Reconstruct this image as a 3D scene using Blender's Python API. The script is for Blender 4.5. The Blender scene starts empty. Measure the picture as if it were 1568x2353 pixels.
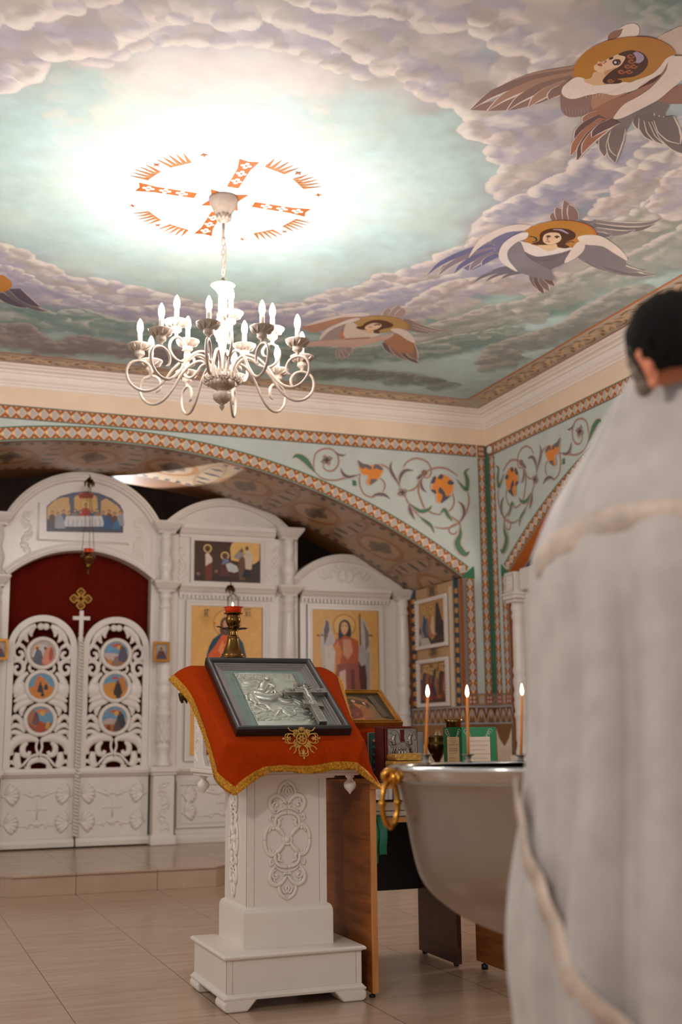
import bpy, bmesh, math, random
import numpy as np
from mathutils import Vector, Matrix
from mathutils.geometry import tessellate_polygon
random.seed(7)
rng = np.random.default_rng(11)
PI = math.pi
SC = bpy.context.scene
COL = SC.collection
sin, cos, pi = math.sin, math.cos, math.pi

# ---------------------------------------------------------------- camera
CAM_Z = 1.10
F_PX, YAW, PITCH, ROLL = 2705.38, 0.368598, 0.187884, -0.0108535
_f = np.array([sin(YAW) * cos(PITCH), cos(YAW) * cos(PITCH), sin(PITCH)])
_r0 = np.array([cos(YAW), -sin(YAW), 0.0])
_u0 = np.cross(_r0, _f)
_r = _r0 * cos(ROLL) + _u0 * sin(ROLL)
_u = _u0 * cos(ROLL) - _r0 * sin(ROLL)
CAM_M = np.array([_r, -_u, _f])
cam = bpy.data.cameras.new('camera')
cam.sensor_width = 36.0
cam.lens = F_PX / 2353 * 36
cam.clip_start = 0.05
cam_ob = bpy.data.objects.new('camera', cam)
COL.objects.link(cam_ob)
cam_ob.matrix_world = Matrix(((_r[0], _u[0], -_f[0], 0), (_r[1], _u[1], -_f[1], 0), (_r[2], _u[2], -_f[2], CAM_Z), (0, 0, 0, 1)))
SC.camera = cam_ob
cam.dof.use_dof = True
cam.dof.focus_distance = 5.45
cam.dof.aperture_fstop = 2.1


def P(px, py, ax, val):
    """point where the sight line of a photo pixel meets the plane axis=val (measuring the real place from the photo)"""
    d = CAM_M.T @ np.array([(px - 784) / F_PX, (py - 1176.5) / F_PX, 1.0])
    o = np.array([0, 0, CAM_Z])
    return o + d * ((val - o[ax]) / d[ax])


def Pd(px, py, depth):
    d = CAM_M.T @ np.array([(px - 784) / F_PX, (py - 1176.5) / F_PX, 1.0])
    return np.array([0, 0, CAM_Z]) + d * depth


def srgb(r, g, b):
    def f(c):
        c = c / 255.0
        return c / 12.92 if c <= 0.04045 else ((c + 0.055) / 1.055) ** 2.4
    return (f(r), f(g), f(b), 1.0)


# ---------------------------------------------------------------- materials
def new_mat(name):
    m = bpy.data.materials.new(name)
    m.use_nodes = True
    nt = m.node_tree
    b = nt.nodes['Principled BSDF']
    return m, nt, b


def mat(name, col, rough=0.5, metal=0.0, spec=0.5, noise=0.0, nscale=20.0, bump=0.0, bscale=60.0, coat=0.0, sheen=0.0,
        stretch=None, rnoise=0.0):
    m, nt, b = new_mat(name)
    c = srgb(*col)
    b.inputs['Base Color'].default_value = c
    b.inputs['Roughness'].default_value = rough
    b.inputs['Metallic'].default_value = metal
    b.inputs['Specular IOR Level'].default_value = spec
    if coat:
        b.inputs['Coat Weight'].default_value = coat
        b.inputs['Coat Roughness'].default_value = 0.08
    if sheen:
        b.inputs['Sheen Weight'].default_value = sheen
    tc = nt.nodes.new('ShaderNodeTexCoord')
    src = tc.outputs['Object']
    if stretch:
        mp = nt.nodes.new('ShaderNodeMapping')
        mp.inputs['Scale'].default_value = stretch
        nt.links.new(src, mp.inputs['Vector'])
        src = mp.outputs['Vector']
    if noise:
        n = nt.nodes.new('ShaderNodeTexNoise')
        n.inputs['Scale'].default_value = nscale
        n.inputs['Detail'].default_value = 5
        nt.links.new(src, n.inputs['Vector'])
        r = nt.nodes.new('ShaderNodeValToRGB')
        r.color_ramp.elements[0].position = 0.3
        r.color_ramp.elements[1].position = 0.7
        r.color_ramp.elements[0].color = tuple(x * (1 - noise) for x in c[:3]) + (1,)
        r.color_ramp.elements[1].color = tuple(min(1, x * (1 + noise * .6)) for x in c[:3]) + (1,)
        nt.links.new(n.outputs['Fac'], r.inputs['Fac'])
        nt.links.new(r.outputs['Color'], b.inputs['Base Color'])
    if bump:
        n2 = nt.nodes.new('ShaderNodeTexNoise')
        n2.inputs['Scale'].default_value = bscale
        n2.inputs['Detail'].default_value = 4
        nt.links.new(src, n2.inputs['Vector'])
        bp = nt.nodes.new('ShaderNodeBump')
        bp.inputs['Strength'].default_value = bump
        bp.inputs['Distance'].default_value = 0.01
        nt.links.new(n2.outputs['Fac'], bp.inputs['Height'])
        nt.links.new(bp.outputs['Normal'], b.inputs['Normal'])
    return m


def vmat(name, rough=0.6, spec=0.3, metal=0.0, noise=0.08, nscale=9.0, coat=0.0, bump=0.0):
    """painted surface: the paint's own colours (attribute Col) with a little brush variation"""
    m, nt, b = new_mat(name)
    a = nt.nodes.new('ShaderNodeVertexColor')
    a.layer_name = 'Col'
    tc = nt.nodes.new('ShaderNodeTexCoord')
    n = nt.nodes.new('ShaderNodeTexNoise')
    n.inputs['Scale'].default_value = nscale
    n.inputs['Detail'].default_value = 6
    nt.links.new(tc.outputs['Object'], n.inputs['Vector'])
    mr = nt.nodes.new('ShaderNodeMapRange')
    mr.inputs['From Min'].default_value = 0.25
    mr.inputs['From Max'].default_value = 0.75
    mr.inputs['To Min'].default_value = 1 - noise
    mr.inputs['To Max'].default_value = 1 + noise
    nt.links.new(n.outputs['Fac'], mr.inputs['Value'])
    mx = nt.nodes.new('ShaderNodeVectorMath')
    mx.operation = 'SCALE'
    nt.links.new(a.outputs['Color'], mx.inputs[0])
    nt.links.new(mr.outputs['Result'], mx.inputs['Scale'])
    nt.links.new(mx.outputs['Vector'], b.inputs['Base Color'])
    b.inputs['Roughness'].default_value = rough
    b.inputs['Specular IOR Level'].default_value = spec
    b.inputs['Metallic'].default_value = metal
    if coat:
        b.inputs['Coat Weight'].default_value = coat
        b.inputs['Coat Roughness'].default_value = 0.12
    if bump:
        bp = nt.nodes.new('ShaderNodeBump')
        bp.inputs['Strength'].default_value = bump
        bp.inputs['Distance'].default_value = 0.004
        nt.links.new(n.outputs['Fac'], bp.inputs['Height'])
        nt.links.new(bp.outputs['Normal'], b.inputs['Normal'])
    return m


def emit(name, col, strength):
    m, nt, b = new_mat(name)
    c = srgb(*col)
    b.inputs['Base Color'].default_value = c
    b.inputs['Emission Color'].default_value = c
    b.inputs['Emission Strength'].default_value = strength
    b.inputs['Roughness'].default_value = 0.4
    return m


def wood_mat(name, c1, c2, rough=0.35, axis='Z', scale=3.0):
    m, nt, b = new_mat(name)
    tc = nt.nodes.new('ShaderNodeTexCoord')
    mp = nt.nodes.new('ShaderNodeMapping')
    s = {'Z': (14, 14, 1.1), 'X': (1.1, 14, 14), 'Y': (14, 1.1, 14), 'H': (1.5, 1.5, 16)}[axis]
    mp.inputs['Scale'].default_value = s
    nt.links.new(tc.outputs['Object'], mp.inputs['Vector'])
    n = nt.nodes.new('ShaderNodeTexNoise')
    n.inputs['Scale'].default_value = scale
    n.inputs['Detail'].default_value = 8
    n.inputs['Distortion'].default_value = 0.6
    nt.links.new(mp.outputs['Vector'], n.inputs['Vector'])
    r = nt.nodes.new('ShaderNodeValToRGB')
    r.color_ramp.elements[0].position = 0.3
    r.color_ramp.elements[1].position = 0.72
    r.color_ramp.elements[0].color = srgb(*c1)
    r.color_ramp.elements[1].color = srgb(*c2)
    nt.links.new(n.outputs['Fac'], r.inputs['Fac'])
    nt.links.new(r.outputs['Color'], b.inputs['Base Color'])
    b.inputs['Roughness'].default_value = rough
    return m


M = {}
M['white'] = mat('white_lacquer', (226, 217, 209), rough=0.28, spec=0.5, noise=0.03, nscale=4)
M['white_lectern'] = mat('white_lectern_paint', (226, 214, 204), rough=0.35, spec=0.45, noise=0.03, nscale=5, bump=0.04, bscale=150)
M['plaster'] = mat('cornice_plaster', (238, 226, 214), rough=0.6, noise=0.03)
M['red_cloth'] = mat('red_cloth', (160, 50, 4), rough=0.95, spec=0.05, noise=0.10, nscale=60, bump=0.25, bscale=700)
M['curtain'] = mat('dark_red_curtain', (98, 24, 12), rough=0.95, spec=0.05, noise=0.15, nscale=40, bump=0.1, bscale=300)
M['fringe'] = mat('gold_fringe', (214, 150, 48), rough=0.32, metal=0.75, noise=0.5, nscale=120, bump=0.9, bscale=220)
M['gold_thread'] = mat('gold_thread', (226, 178, 92), rough=0.4, metal=0.45, noise=0.3, nscale=160, bump=0.5, bscale=400)
M['gold'] = mat('polished_gold', (196, 136, 54), rough=0.24, metal=1.0, noise=0.1)
M['gold_frame'] = mat('gold_frame', (176, 120, 44), rough=0.38, metal=0.7, noise=0.25, nscale=30)
M['brass'] = mat('aged_brass', (116, 86, 44), rough=0.25, metal=1.0, noise=0.3, nscale=18)
M['brass_dark'] = mat('dark_brass', (84, 62, 36), rough=0.34, metal=1.0, noise=0.3, nscale=25)
M['silver'] = mat('silver_relief', (206, 206, 196), rough=0.3, metal=0.9, noise=0.12, nscale=12)
M['silver_dark'] = mat('oxidised_silver', (150, 142, 134), rough=0.3, metal=0.9, noise=0.25, nscale=40)
M['steel'] = mat('satin_silver_bowl', (158, 147, 138), rough=0.36, metal=1.0, noise=0.08, nscale=3)
M['steel_rim'] = mat('bright_silver_rim', (205, 203, 202), rough=0.17, metal=1.0)
M['black_frame'] = mat('black_lacquer_frame', (36, 28, 27), rough=0.28, spec=0.5)
M['black'] = mat('black_plastic', (16, 14, 13), rough=0.4)
M['mat_board'] = mat('grey_green_mount', (122, 146, 142), rough=0.8, noise=0.06)
M['grey_lining'] = mat('grey_lining', (128, 120, 118), rough=0.5)
M['wood'] = wood_mat('orange_wood', (120, 62, 22), (168, 98, 42), axis='H', scale=2.2)
M['wood_edge'] = wood_mat('light_wood_edge', (176, 110, 52), (206, 142, 78), axis='Z')
M['wood_dark'] = wood_mat('dark_wood', (52, 22, 12), (84, 40, 22), axis='H', scale=2.2)
M['wood_black'] = mat('dark_back_panel', (30, 8, 8), rough=0.5)
M['paper'] = mat('cream_paper', (232, 214, 188), rough=0.8, noise=0.04)
M['wax'] = mat('beeswax', (214, 128, 44), rough=0.45, noise=0.1)
M['flame'] = emit('candle_flame', (255, 214, 150), 30.0)
M['bulb'] = emit('lit_bulb', (255, 249, 247), 280.0)
M['sleeve'] = mat('white_candle_sleeve', (190, 176, 162), rough=0.5)
M['chand'] = mat('ivory_chandelier_metal', (160, 143, 128), rough=0.38, spec=0.4, noise=0.12, nscale=45)
M['chand_dark'] = mat('patinated_ivory', (150, 130, 112), rough=0.42, noise=0.35, nscale=70)
M['red_glass'] = mat('red_glass', (226, 62, 16), rough=0.08, spec=0.7)
M['green_ribbon'] = mat('green_satin', (0, 128, 88), rough=0.35, sheen=0.3)
M['book_red'] = mat('dark_red_velvet', (92, 16, 10), rough=0.85, noise=0.1)
M['gold_brocade'] = mat('gold_brocade', (206, 158, 72), rough=0.4, metal=0.5, noise=0.35, nscale=60, bump=0.3)
M['robe'] = mat('white_brocade', (170, 160, 155), rough=0.62, noise=0.12, nscale=14, bump=0.22, bscale=22, sheen=0.2)
M['robe_trim'] = mat('cream_gold_braid', (184, 164, 148), rough=0.55, noise=0.28, nscale=24, bump=0.4, bscale=60)
M['skin'] = mat('skin', (196, 118, 84), rough=0.55, noise=0.1, nscale=20)
M['hair'] = mat('black_hair', (14, 11, 9), rough=0.85, spec=0.15, noise=0.5, nscale=30, bump=0.6, bscale=120, stretch=(1, 1, .3))
M['beard'] = mat('grey_hair', (120, 104, 92), rough=0.75, noise=0.4, nscale=40, bump=0.6, bscale=120)
M['paint'] = vmat('wall_painting', rough=0.55, spec=0.3, noise=0.05, nscale=6)
M['fresco'] = vmat('ceiling_fresco', rough=0.6, spec=0.25, noise=0.06, nscale=7)
M['soffit'] = vmat('glossy_soffit_paint', rough=0.30, spec=0.5, noise=0.08, nscale=4)
M['icon'] = vmat('icon_painting', rough=0.35, spec=0.4, noise=0.10, nscale=22)
M['folder'] = vmat('glossy_printed_card', rough=0.22, spec=0.5, noise=0.02)


# ---------------------------------------------------------------- mesh builder
ORG = {}


def cr(pts, n=6, closed=False):
    """Catmull-Rom through the points"""
    pts = [np.array(p, float) for p in pts]
    if len(pts) < 3:
        return pts
    out = []
    N = len(pts)
    rngk = N if closed else N - 1
    for i in range(rngk):
        p1, p2 = pts[i], pts[(i + 1) % N]
        p0 = pts[i - 1] if (closed or i > 0) else 2 * p1 - p2
        p3 = pts[(i + 2) % N] if (closed or i + 2 < N) else 2 * p2 - p1
        for k in range(n):
            t = k / n
            out.append(0.5 * ((2 * p1) + (-p0 + p2) * t + (2 * p0 - 5 * p1 + 4 * p2 - p3) * t * t + (-p0 + 3 * p1 - 3 * p2 + p3) * t ** 3))
    if not closed:
        out.append(pts[-1])
    return out


class MB:
    def __init__(s):
        s.v, s.f, s.sm, s.c = [], [], [], []
        s.col = (1, 1, 1, 1)

    def add(s, vs, fs, smooth=False, cols=None):
        b = len(s.v)
        s.v.extend([tuple(map(float, p)) for p in vs])
        s.c.extend(cols if cols is not None else [s.col] * len(vs))
        s.f.extend([tuple(b + i for i in f) for f in fs])
        s.sm.extend([smooth] * len(fs))
        return s

    def box(s, x0, x1, y0, y1, z0, z1):
        vs = [(x0, y0, z0), (x1, y0, z0), (x1, y1, z0), (x0, y1, z0), (x0, y0, z1), (x1, y0, z1), (x1, y1, z1), (x0, y1, z1)]
        return s.add(vs, [(0, 3, 2, 1), (4, 5, 6, 7), (0, 1, 5, 4), (1, 2, 6, 5), (2, 3, 7, 6), (3, 0, 4, 7)])

    def hexa(s, p):
        return s.add(p, [(0, 3, 2, 1), (4, 5, 6, 7), (0, 1, 5, 4), (1, 2, 6, 5), (2, 3, 7, 6), (3, 0, 4, 7)])

    def lathe(s, prof, o=(0, 0, 0), n=20, smooth=True, axis=None, a0=0.0, a1=2 * PI, mod=None, caps=True):
        o = np.array(o, float)
        if axis is None:
            ex, ey, ez = np.eye(3)
        else:
            ez = np.array(axis, float)
            ez /= np.linalg.norm(ez)
            t = np.array([1, 0, 0]) if abs(ez[0]) < .8 else np.array([0, 1, 0])
            ex = np.cross(t, ez)
            ex /= np.linalg.norm(ex)
            ey = np.cross(ez, ex)
        full = abs(a1 - a0 - 2 * PI) < 1e-6
        m = n if full else n + 1
        vs = []
        for (r, z) in prof:
            for k in range(m):
                a = a0 + (a1 - a0) * k / n
                rr = r * (mod(a, z) if mod else 1)
                vs.append(o + ex * (rr * cos(a)) + ey * (rr * sin(a)) + ez * z)
        fs = []
        for i in range(len(prof) - 1):
            for k in range(n):
                k2 = (k + 1) % m if full else k + 1
                fs.append((i * m + k, i * m + k2, (i + 1) * m + k2, (i + 1) * m + k))
        s.add(vs, fs, smooth)
        if caps and full:
            b = len(s.v) - len(vs)
            if prof[0][0] > 1e-5:
                s.f.append(tuple(b + k for k in reversed(range(m)))); s.sm.append(False)
            if prof[-1][0] > 1e-5:
                bb = b + (len(prof) - 1) * m
                s.f.append(tuple(bb + k for k in range(m))); s.sm.append(False)
        return s

    def tube(s, path, r, n=8, closed=False, up=None, flat=1.0, smooth=True, caps=True):
        pts = [np.array(p, float) for p in path]
        N = len(pts)
        rr = list(r) if hasattr(r, '__len__') else [r] * N
        if len(rr) != N:
            rr = list(np.interp(np.linspace(0, 1, N), np.linspace(0, 1, len(rr)), rr))
        vs = []
        prev = None
        for i in range(N):
            a = pts[i - 1] if (i > 0 or closed) else pts[i]
            b = pts[(i + 1) % N] if (i < N - 1 or closed) else pts[i]
            t = b - a
            L = np.linalg.norm(t)
            t = t / L if L > 1e-9 else np.array([0, 0, 1.0])
            if up is not None:
                w = np.array(up, float)
                w = w - t * (w @ t)
                if np.linalg.norm(w) < 1e-6:
                    w = np.array([1, 0, 0.]) - t * t[0]
            else:
                if prev is None:
                    w = np.array([0, 0, 1.0]) if abs(t[2]) < .9 else np.array([1.0, 0, 0])
                    w = w - t * (w @ t)
                else:
                    w = prev - t * (prev @ t)
            w /= np.linalg.norm(w)
            prev = w
            q = np.cross(t, w)
            for k in range(n):
                an = 2 * PI * k / n
                vs.append(pts[i] + w * (rr[i] * flat * sin(an)) + q * (rr[i] * cos(an)))
        fs = []
        for i in range(N if closed else N - 1):
            j = (i + 1) % N
            for k in range(n):
                fs.append((i * n + k, i * n + (k + 1) % n, j * n + (k + 1) % n, j * n + k))
        if caps and not closed:
            fs.append(tuple(reversed(range(n))))
            fs.append(tuple((N - 1) * n + k for k in range(n)))
        return s.add(vs, fs, smooth)

    def ball(s, o, r, n=12, m=8, sx=1, sy=1, sz=1, smooth=True):
        prof = [(r * sin(PI * i / m), -r * cos(PI * i / m)) for i in range(m + 1)]
        o = np.array(o, float)
        vs, fs = [], []
        for (q, z) in prof:
            for k in range(n):
                vs.append(o + np.array([q * cos(2 * PI * k / n) * sx, q * sin(2 * PI * k / n) * sy, z * sz]))
        for i in range(m):
            for k in range(n):
                fs.append((i * n + k, i * n + (k + 1) % n, (i + 1) * n + (k + 1) % n, (i + 1) * n + k))
        return s.add(vs, fs, smooth)

    def prism(s, poly, fr, d0, d1, holes=None):
        """poly in frame coords (u,v) extruded between depths d0..d1"""
        loops = [[Vector((p[0], p[1], 0)) for p in poly]]
        if holes:
            loops += [[Vector((p[0], p[1], 0)) for p in h] for h in holes]
        tri = tessellate_polygon(loops)
        flat = [p for l in loops for p in l]
        n = len(flat)
        vs = [fr(p.x, p.y, d0) for p in flat] + [fr(p.x, p.y, d1) for p in flat]
        fs = []
        for t in tri:
            fs.append(tuple(t))
            fs.append(tuple(n + i for i in reversed(t)))
        b = 0
        for l in loops:
            k = len(l)
            for i in range(k):
                j = (i + 1) % k
                fs.append((b + i, b + j, n + b + j, n + b + i))
            b += k
        return s.add(vs, fs)

    def grid(s, fn, nu, nv, smooth=True, closed_u=False, colfn=None):
        vs, cs = [], []
        m = nu if closed_u else nu + 1
        for j in range(nv + 1):
            for i in range(m):
                vs.append(fn(i / nu, j / nv))
        fs = []
        for j in range(nv):
            for i in range(nu):
                i2 = (i + 1) % m if closed_u else i + 1
                fs.append((j * m + i, j * m + i2, (j + 1) * m + i2, (j + 1) * m + i))
        return s.add(vs, fs, smooth)

    def build(s, name, m, parent=None, bevel=0, label=None, cat=None, group=None, kind=None, solid=0, sub=0, normals=True, segs=2):
        V = np.array(s.v, float)
        if parent is not None:
            org = ORG[parent.name]
        else:
            org = np.array([(V[:, 0].min() + V[:, 0].max()) / 2, (V[:, 1].min() + V[:, 1].max()) / 2, V[:, 2].min()])
            if kind == 'structure':
                org = np.zeros(3)
        me = bpy.data.meshes.new(name)
        me.from_pydata((V - org).tolist(), [], s.f)
        me.polygons.foreach_set('use_smooth', s.sm)
        ca = me.color_attributes.new('Col', 'FLOAT_COLOR', 'POINT')
        ca.data.foreach_set('color', np.array(s.c, np.float32).ravel())
        me.materials.append(m)
        me.validate()
        if normals:
            bm = bmesh.new()
            bm.from_mesh(me)
            bmesh.ops.recalc_face_normals(bm, faces=bm.faces)
            bm.to_mesh(me)
            bm.free()
        o = bpy.data.objects.new(name, me)
        COL.objects.link(o)
        if parent is not None:
            o.parent = parent
        else:
            o.location = org
        ORG[o.name] = org
        if bevel:
            md = o.modifiers.new('bevel', 'BEVEL')
            md.width = bevel
            md.segments = segs
            md.limit_method = 'ANGLE'
            md.angle_limit = math.radians(40)
        if solid:
            md = o.modifiers.new('solid', 'SOLIDIFY')
            md.thickness = solid
            md.offset = 0
        if sub:
            md = o.modifiers.new('sub', 'SUBSURF')
            md.levels = md.render_levels = sub
        tag(o, label, cat, group, kind)
        return o


def tag(o, label=None, cat=None, group=None, kind=None):
    if label:
        o['label'] = label
    if cat:
        o['category'] = cat
    if group:
        o['group'] = group
    if kind:
        o['kind'] = kind
    return o


def thing(name, label, cat, loc, group=None):
    o = bpy.data.objects.new(name, None)
    COL.objects.link(o)
    o.empty_display_size = 0.1
    o.location = loc
    ORG[o.name] = np.array(loc, float)
    return tag(o, label, cat, group)


def dup(o, parent=None, loc=None):
    c = o.copy()
    COL.objects.link(c)
    if parent is not None:
        c.parent = parent
    if loc is not None:
        c.location = loc
    ORG[c.name] = ORG[o.name] if parent is not None else np.array(loc if loc is not None else ORG[o.name], float)
    for ch in o.children:
        dup(ch, c)
    return c


def frame(o, u, v, n=None):
    o, u, v = (np.array(a, float) for a in (o, u, v))
    n = np.cross(u, v) if n is None else np.array(n, float)
    return lambda a, b, d=0.0: o + u * a + v * b + n * d


def circ(cx, cy, rx, ry=None, n=24, a0=0.0, a1=2 * PI):
    ry = rx if ry is None else ry
    full = abs(a1 - a0 - 2 * PI) < 1e-6
    m = n if full else n + 1
    return [(cx + rx * cos(a0 + (a1 - a0) * k / n), cy + ry * sin(a0 + (a1 - a0) * k / n)) for k in range(m)]


def rect(x0, x1, y0, y1):
    return [(x0, y0), (x1, y0), (x1, y1), (x0, y1)]


class Art:
    """paint: flat colour areas laid over one another on a frame; every area is part of the one painted mesh"""

    def __init__(s, fr, d=0.0, eps=0.0004, inmap=None, mb=None):
        s.fr, s.d, s.eps, s.inmap = fr, d, eps, inmap
        s.mb = mb or MB()

    def step(s, k=1):
        s.d += s.eps * k
        return s

    def lay(s, step):
        if step:
            s.step()
            return s.d
        s.mic = (getattr(s, 'mic', 0) + 1) % 12
        return s.d + s.eps * (.5 + .03 * s.mic)

    def _m(s, pts):
        if s.inmap:
            return [np.array(s.inmap(p)) for p in pts]
        return [np.array(p, float) for p in pts]

    def poly(s, pts, col, smooth=0, raw=False, step=True, n=5):
        p = [np.array(q, float) for q in pts] if raw else s._m(pts)
        if smooth:
            p = cr(p, n, True)
        tri = tessellate_polygon([[Vector((q[0], q[1], 0)) for q in p]])
        d = s.lay(step)
        s.mb.add([s.fr(q[0], q[1], d) for q in p], [tuple(t) for t in tri], cols=[srgb(*col)] * len(p))
        return s

    def rect(s, x0, x1, y0, y1, col, **k):
        return s.poly(rect(x0, x1, y0, y1), col, **k)

    def disc(s, c, rx, ry, col, n=24, raw=False, **k):
        return s.poly(circ(c[0], c[1], rx, ry, n), col, raw=raw, **k)

    def stroke(s, path, w, col, smooth=5, raw=False, step=True, closed=False):
        p = [np.array(q, float) for q in path] if raw else s._m(path)
        if smooth:
            p = cr(p, smooth, closed)
        if closed:
            p = p + [p[0]]
        N = len(p)
        ww = np.interp(np.linspace(0, 1, N), np.linspace(0, 1, len(w)), w) if hasattr(w, '__len__') else [w] * N
        vs = []
        d = s.lay(step)
        for i in range(N):
            a = p[max(0, i - 1)]
            b = p[min(N - 1, i + 1)]
            t = b - a
            L = np.hypot(*t) or 1
            nn = np.array([-t[1], t[0]]) / L
            for sg in (1, -1):
                q = p[i] + nn * ww[i] * .5 * sg
                vs.append(s.fr(q[0], q[1], d))
        s.mb.add(vs, [(2 * i, 2 * i + 1, 2 * i + 3, 2 * i + 2) for i in range(N - 1)], cols=[srgb(*col)] * len(vs))
        return s

    def leaf(s, path, w, col, **k):
        return s.stroke(path, [0.05 * w, .55 * w, .9 * w, w, .8 * w, .4 * w, .03 * w], col, **k)


def zm(x0, y0, sc):
    return lambda p: (x0 + p[0] * sc, y0 + p[1] * sc)
# ================================================================ room
XA = 1.65            # axis of the sanctuary arch and the holy doors
XR, YB, ZC = 5.235, 9.69, 4.122
XREV, YI = 4.944, 10.96
ARC_R, ARC_TOP, ARC_H = 5.8, 3.555, 3.294
ZST = 0.147
S0 = XR - XA


def archz(dx):
    return ARC_TOP - (ARC_R - math.sqrt(max(0, ARC_R ** 2 - dx * dx)))


# ---- floor
def floor_mat():
    m, nt, b = new_mat('polished_stone_tiles')
    N, L = nt.nodes.new, nt.links.new
    tc = N('ShaderNodeTexCoord')
    sp = N('ShaderNodeSeparateXYZ')
    L(tc.outputs['Object'], sp.inputs[0])

    def math_(op, a, bb=None):
        n = N('ShaderNodeMath')
        n.operation = op
        for i, x in enumerate((a, bb)):
            if x is None:
                continue
            if isinstance(x, (int, float)):
                n.inputs[i].default_value = x
            else:
                L(x, n.inputs[i])
        return n.outputs[0]
    T = 0.593

    def line(o, off, w):
        q = math_('DIVIDE', math_('SUBTRACT', o, off), T)
        fr = math_('FRACT', q)
        d = math_('ABSOLUTE', math_('SUBTRACT', fr, 0.5))
        return math_('GREATER_THAN', d, 0.5 - w / T / 2), math_('FLOOR', q)
    lx, ix = line(sp.outputs['X'], 0.778, 0.0042)
    ly, iy = line(sp.outputs['Y'], 5.485, 0.0030)
    cell = N('ShaderNodeCombineXYZ')
    L(ix, cell.inputs[0])
    L(iy, cell.inputs[1])
    wn = N('ShaderNodeTexWhiteNoise')
    L(cell.outputs[0], wn.inputs['Vector'])
    mp = N('ShaderNodeMapping')
    mp.inputs['Scale'].default_value = (1.2, 9.0, 1)
    off = N('ShaderNodeVectorMath')
    off.operation = 'MULTIPLY_ADD'
    L(wn.outputs['Color'], off.inputs[0])
    off.inputs[1].default_value = (7, 7, 7)
    L(tc.outputs['Object'], off.inputs[2])
    L(off.outputs[0], mp.inputs['Vector'])
    n1 = N('ShaderNodeTexNoise')
    n1.inputs['Scale'].default_value = 2.2
    n1.inputs['Detail'].default_value = 8
    n1.inputs['Distortion'].default_value = 0.5
    L(mp.outputs[0], n1.inputs['Vector'])
    r = N('ShaderNodeValToRGB')
    e = r.color_ramp.elements
    e[0].position, e[1].position = 0.28, 0.75
    e[0].color, e[1].color = srgb(166, 138, 116), srgb(186, 160, 138)
    L(n1.outputs['Fac'], r.inputs['Fac'])
    mx = N('ShaderNodeMix')
    mx.data_type = 'RGBA'
    L(math_('MAXIMUM', lx, ly), mx.inputs['Factor'])
    L(r.outputs['Color'], mx.inputs['A'])
    mx.inputs['B'].default_value = srgb(70, 52, 42)
    L(mx.outputs['Result'], b.inputs['Base Color'])
    b.inputs['Roughness'].default_value = 0.22
    b.inputs['Specular IOR Level'].default_value = 0.4
    return m


M['floor'] = floor_mat()
MB().box(-2.0, 6.4, -1.6, 14.0, -0.1, 0.0).build('floor', M['floor'], kind='structure')

# ---- raised solea with the chamfered ambo
mb = MB()
pl_ = [(-2.0, 9.62), (0.30, 9.62), (0.93, 8.935), (2.41, 8.925), (3.02, 9.60), (6.3, 9.60), (6.3, 13.9), (-2.0, 13.9)]
fz = frame((0, 0, 0), (1, 0, 0), (0, 1, 0))
mb.prism(pl_, fz, 0.001, ZST - 0.012)
mb.prism([(x + (0.012 if 0 < i < 6 else 0) * 0, y - 0.012) for i, (x, y) in enumerate(pl_)], fz, ZST - 0.012, ZST)
mb.build('floor_platform', M['floor'], kind='structure')

# ---- ceiling: fresco laid on a fine mesh, seraphim and borders painted over it


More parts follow.
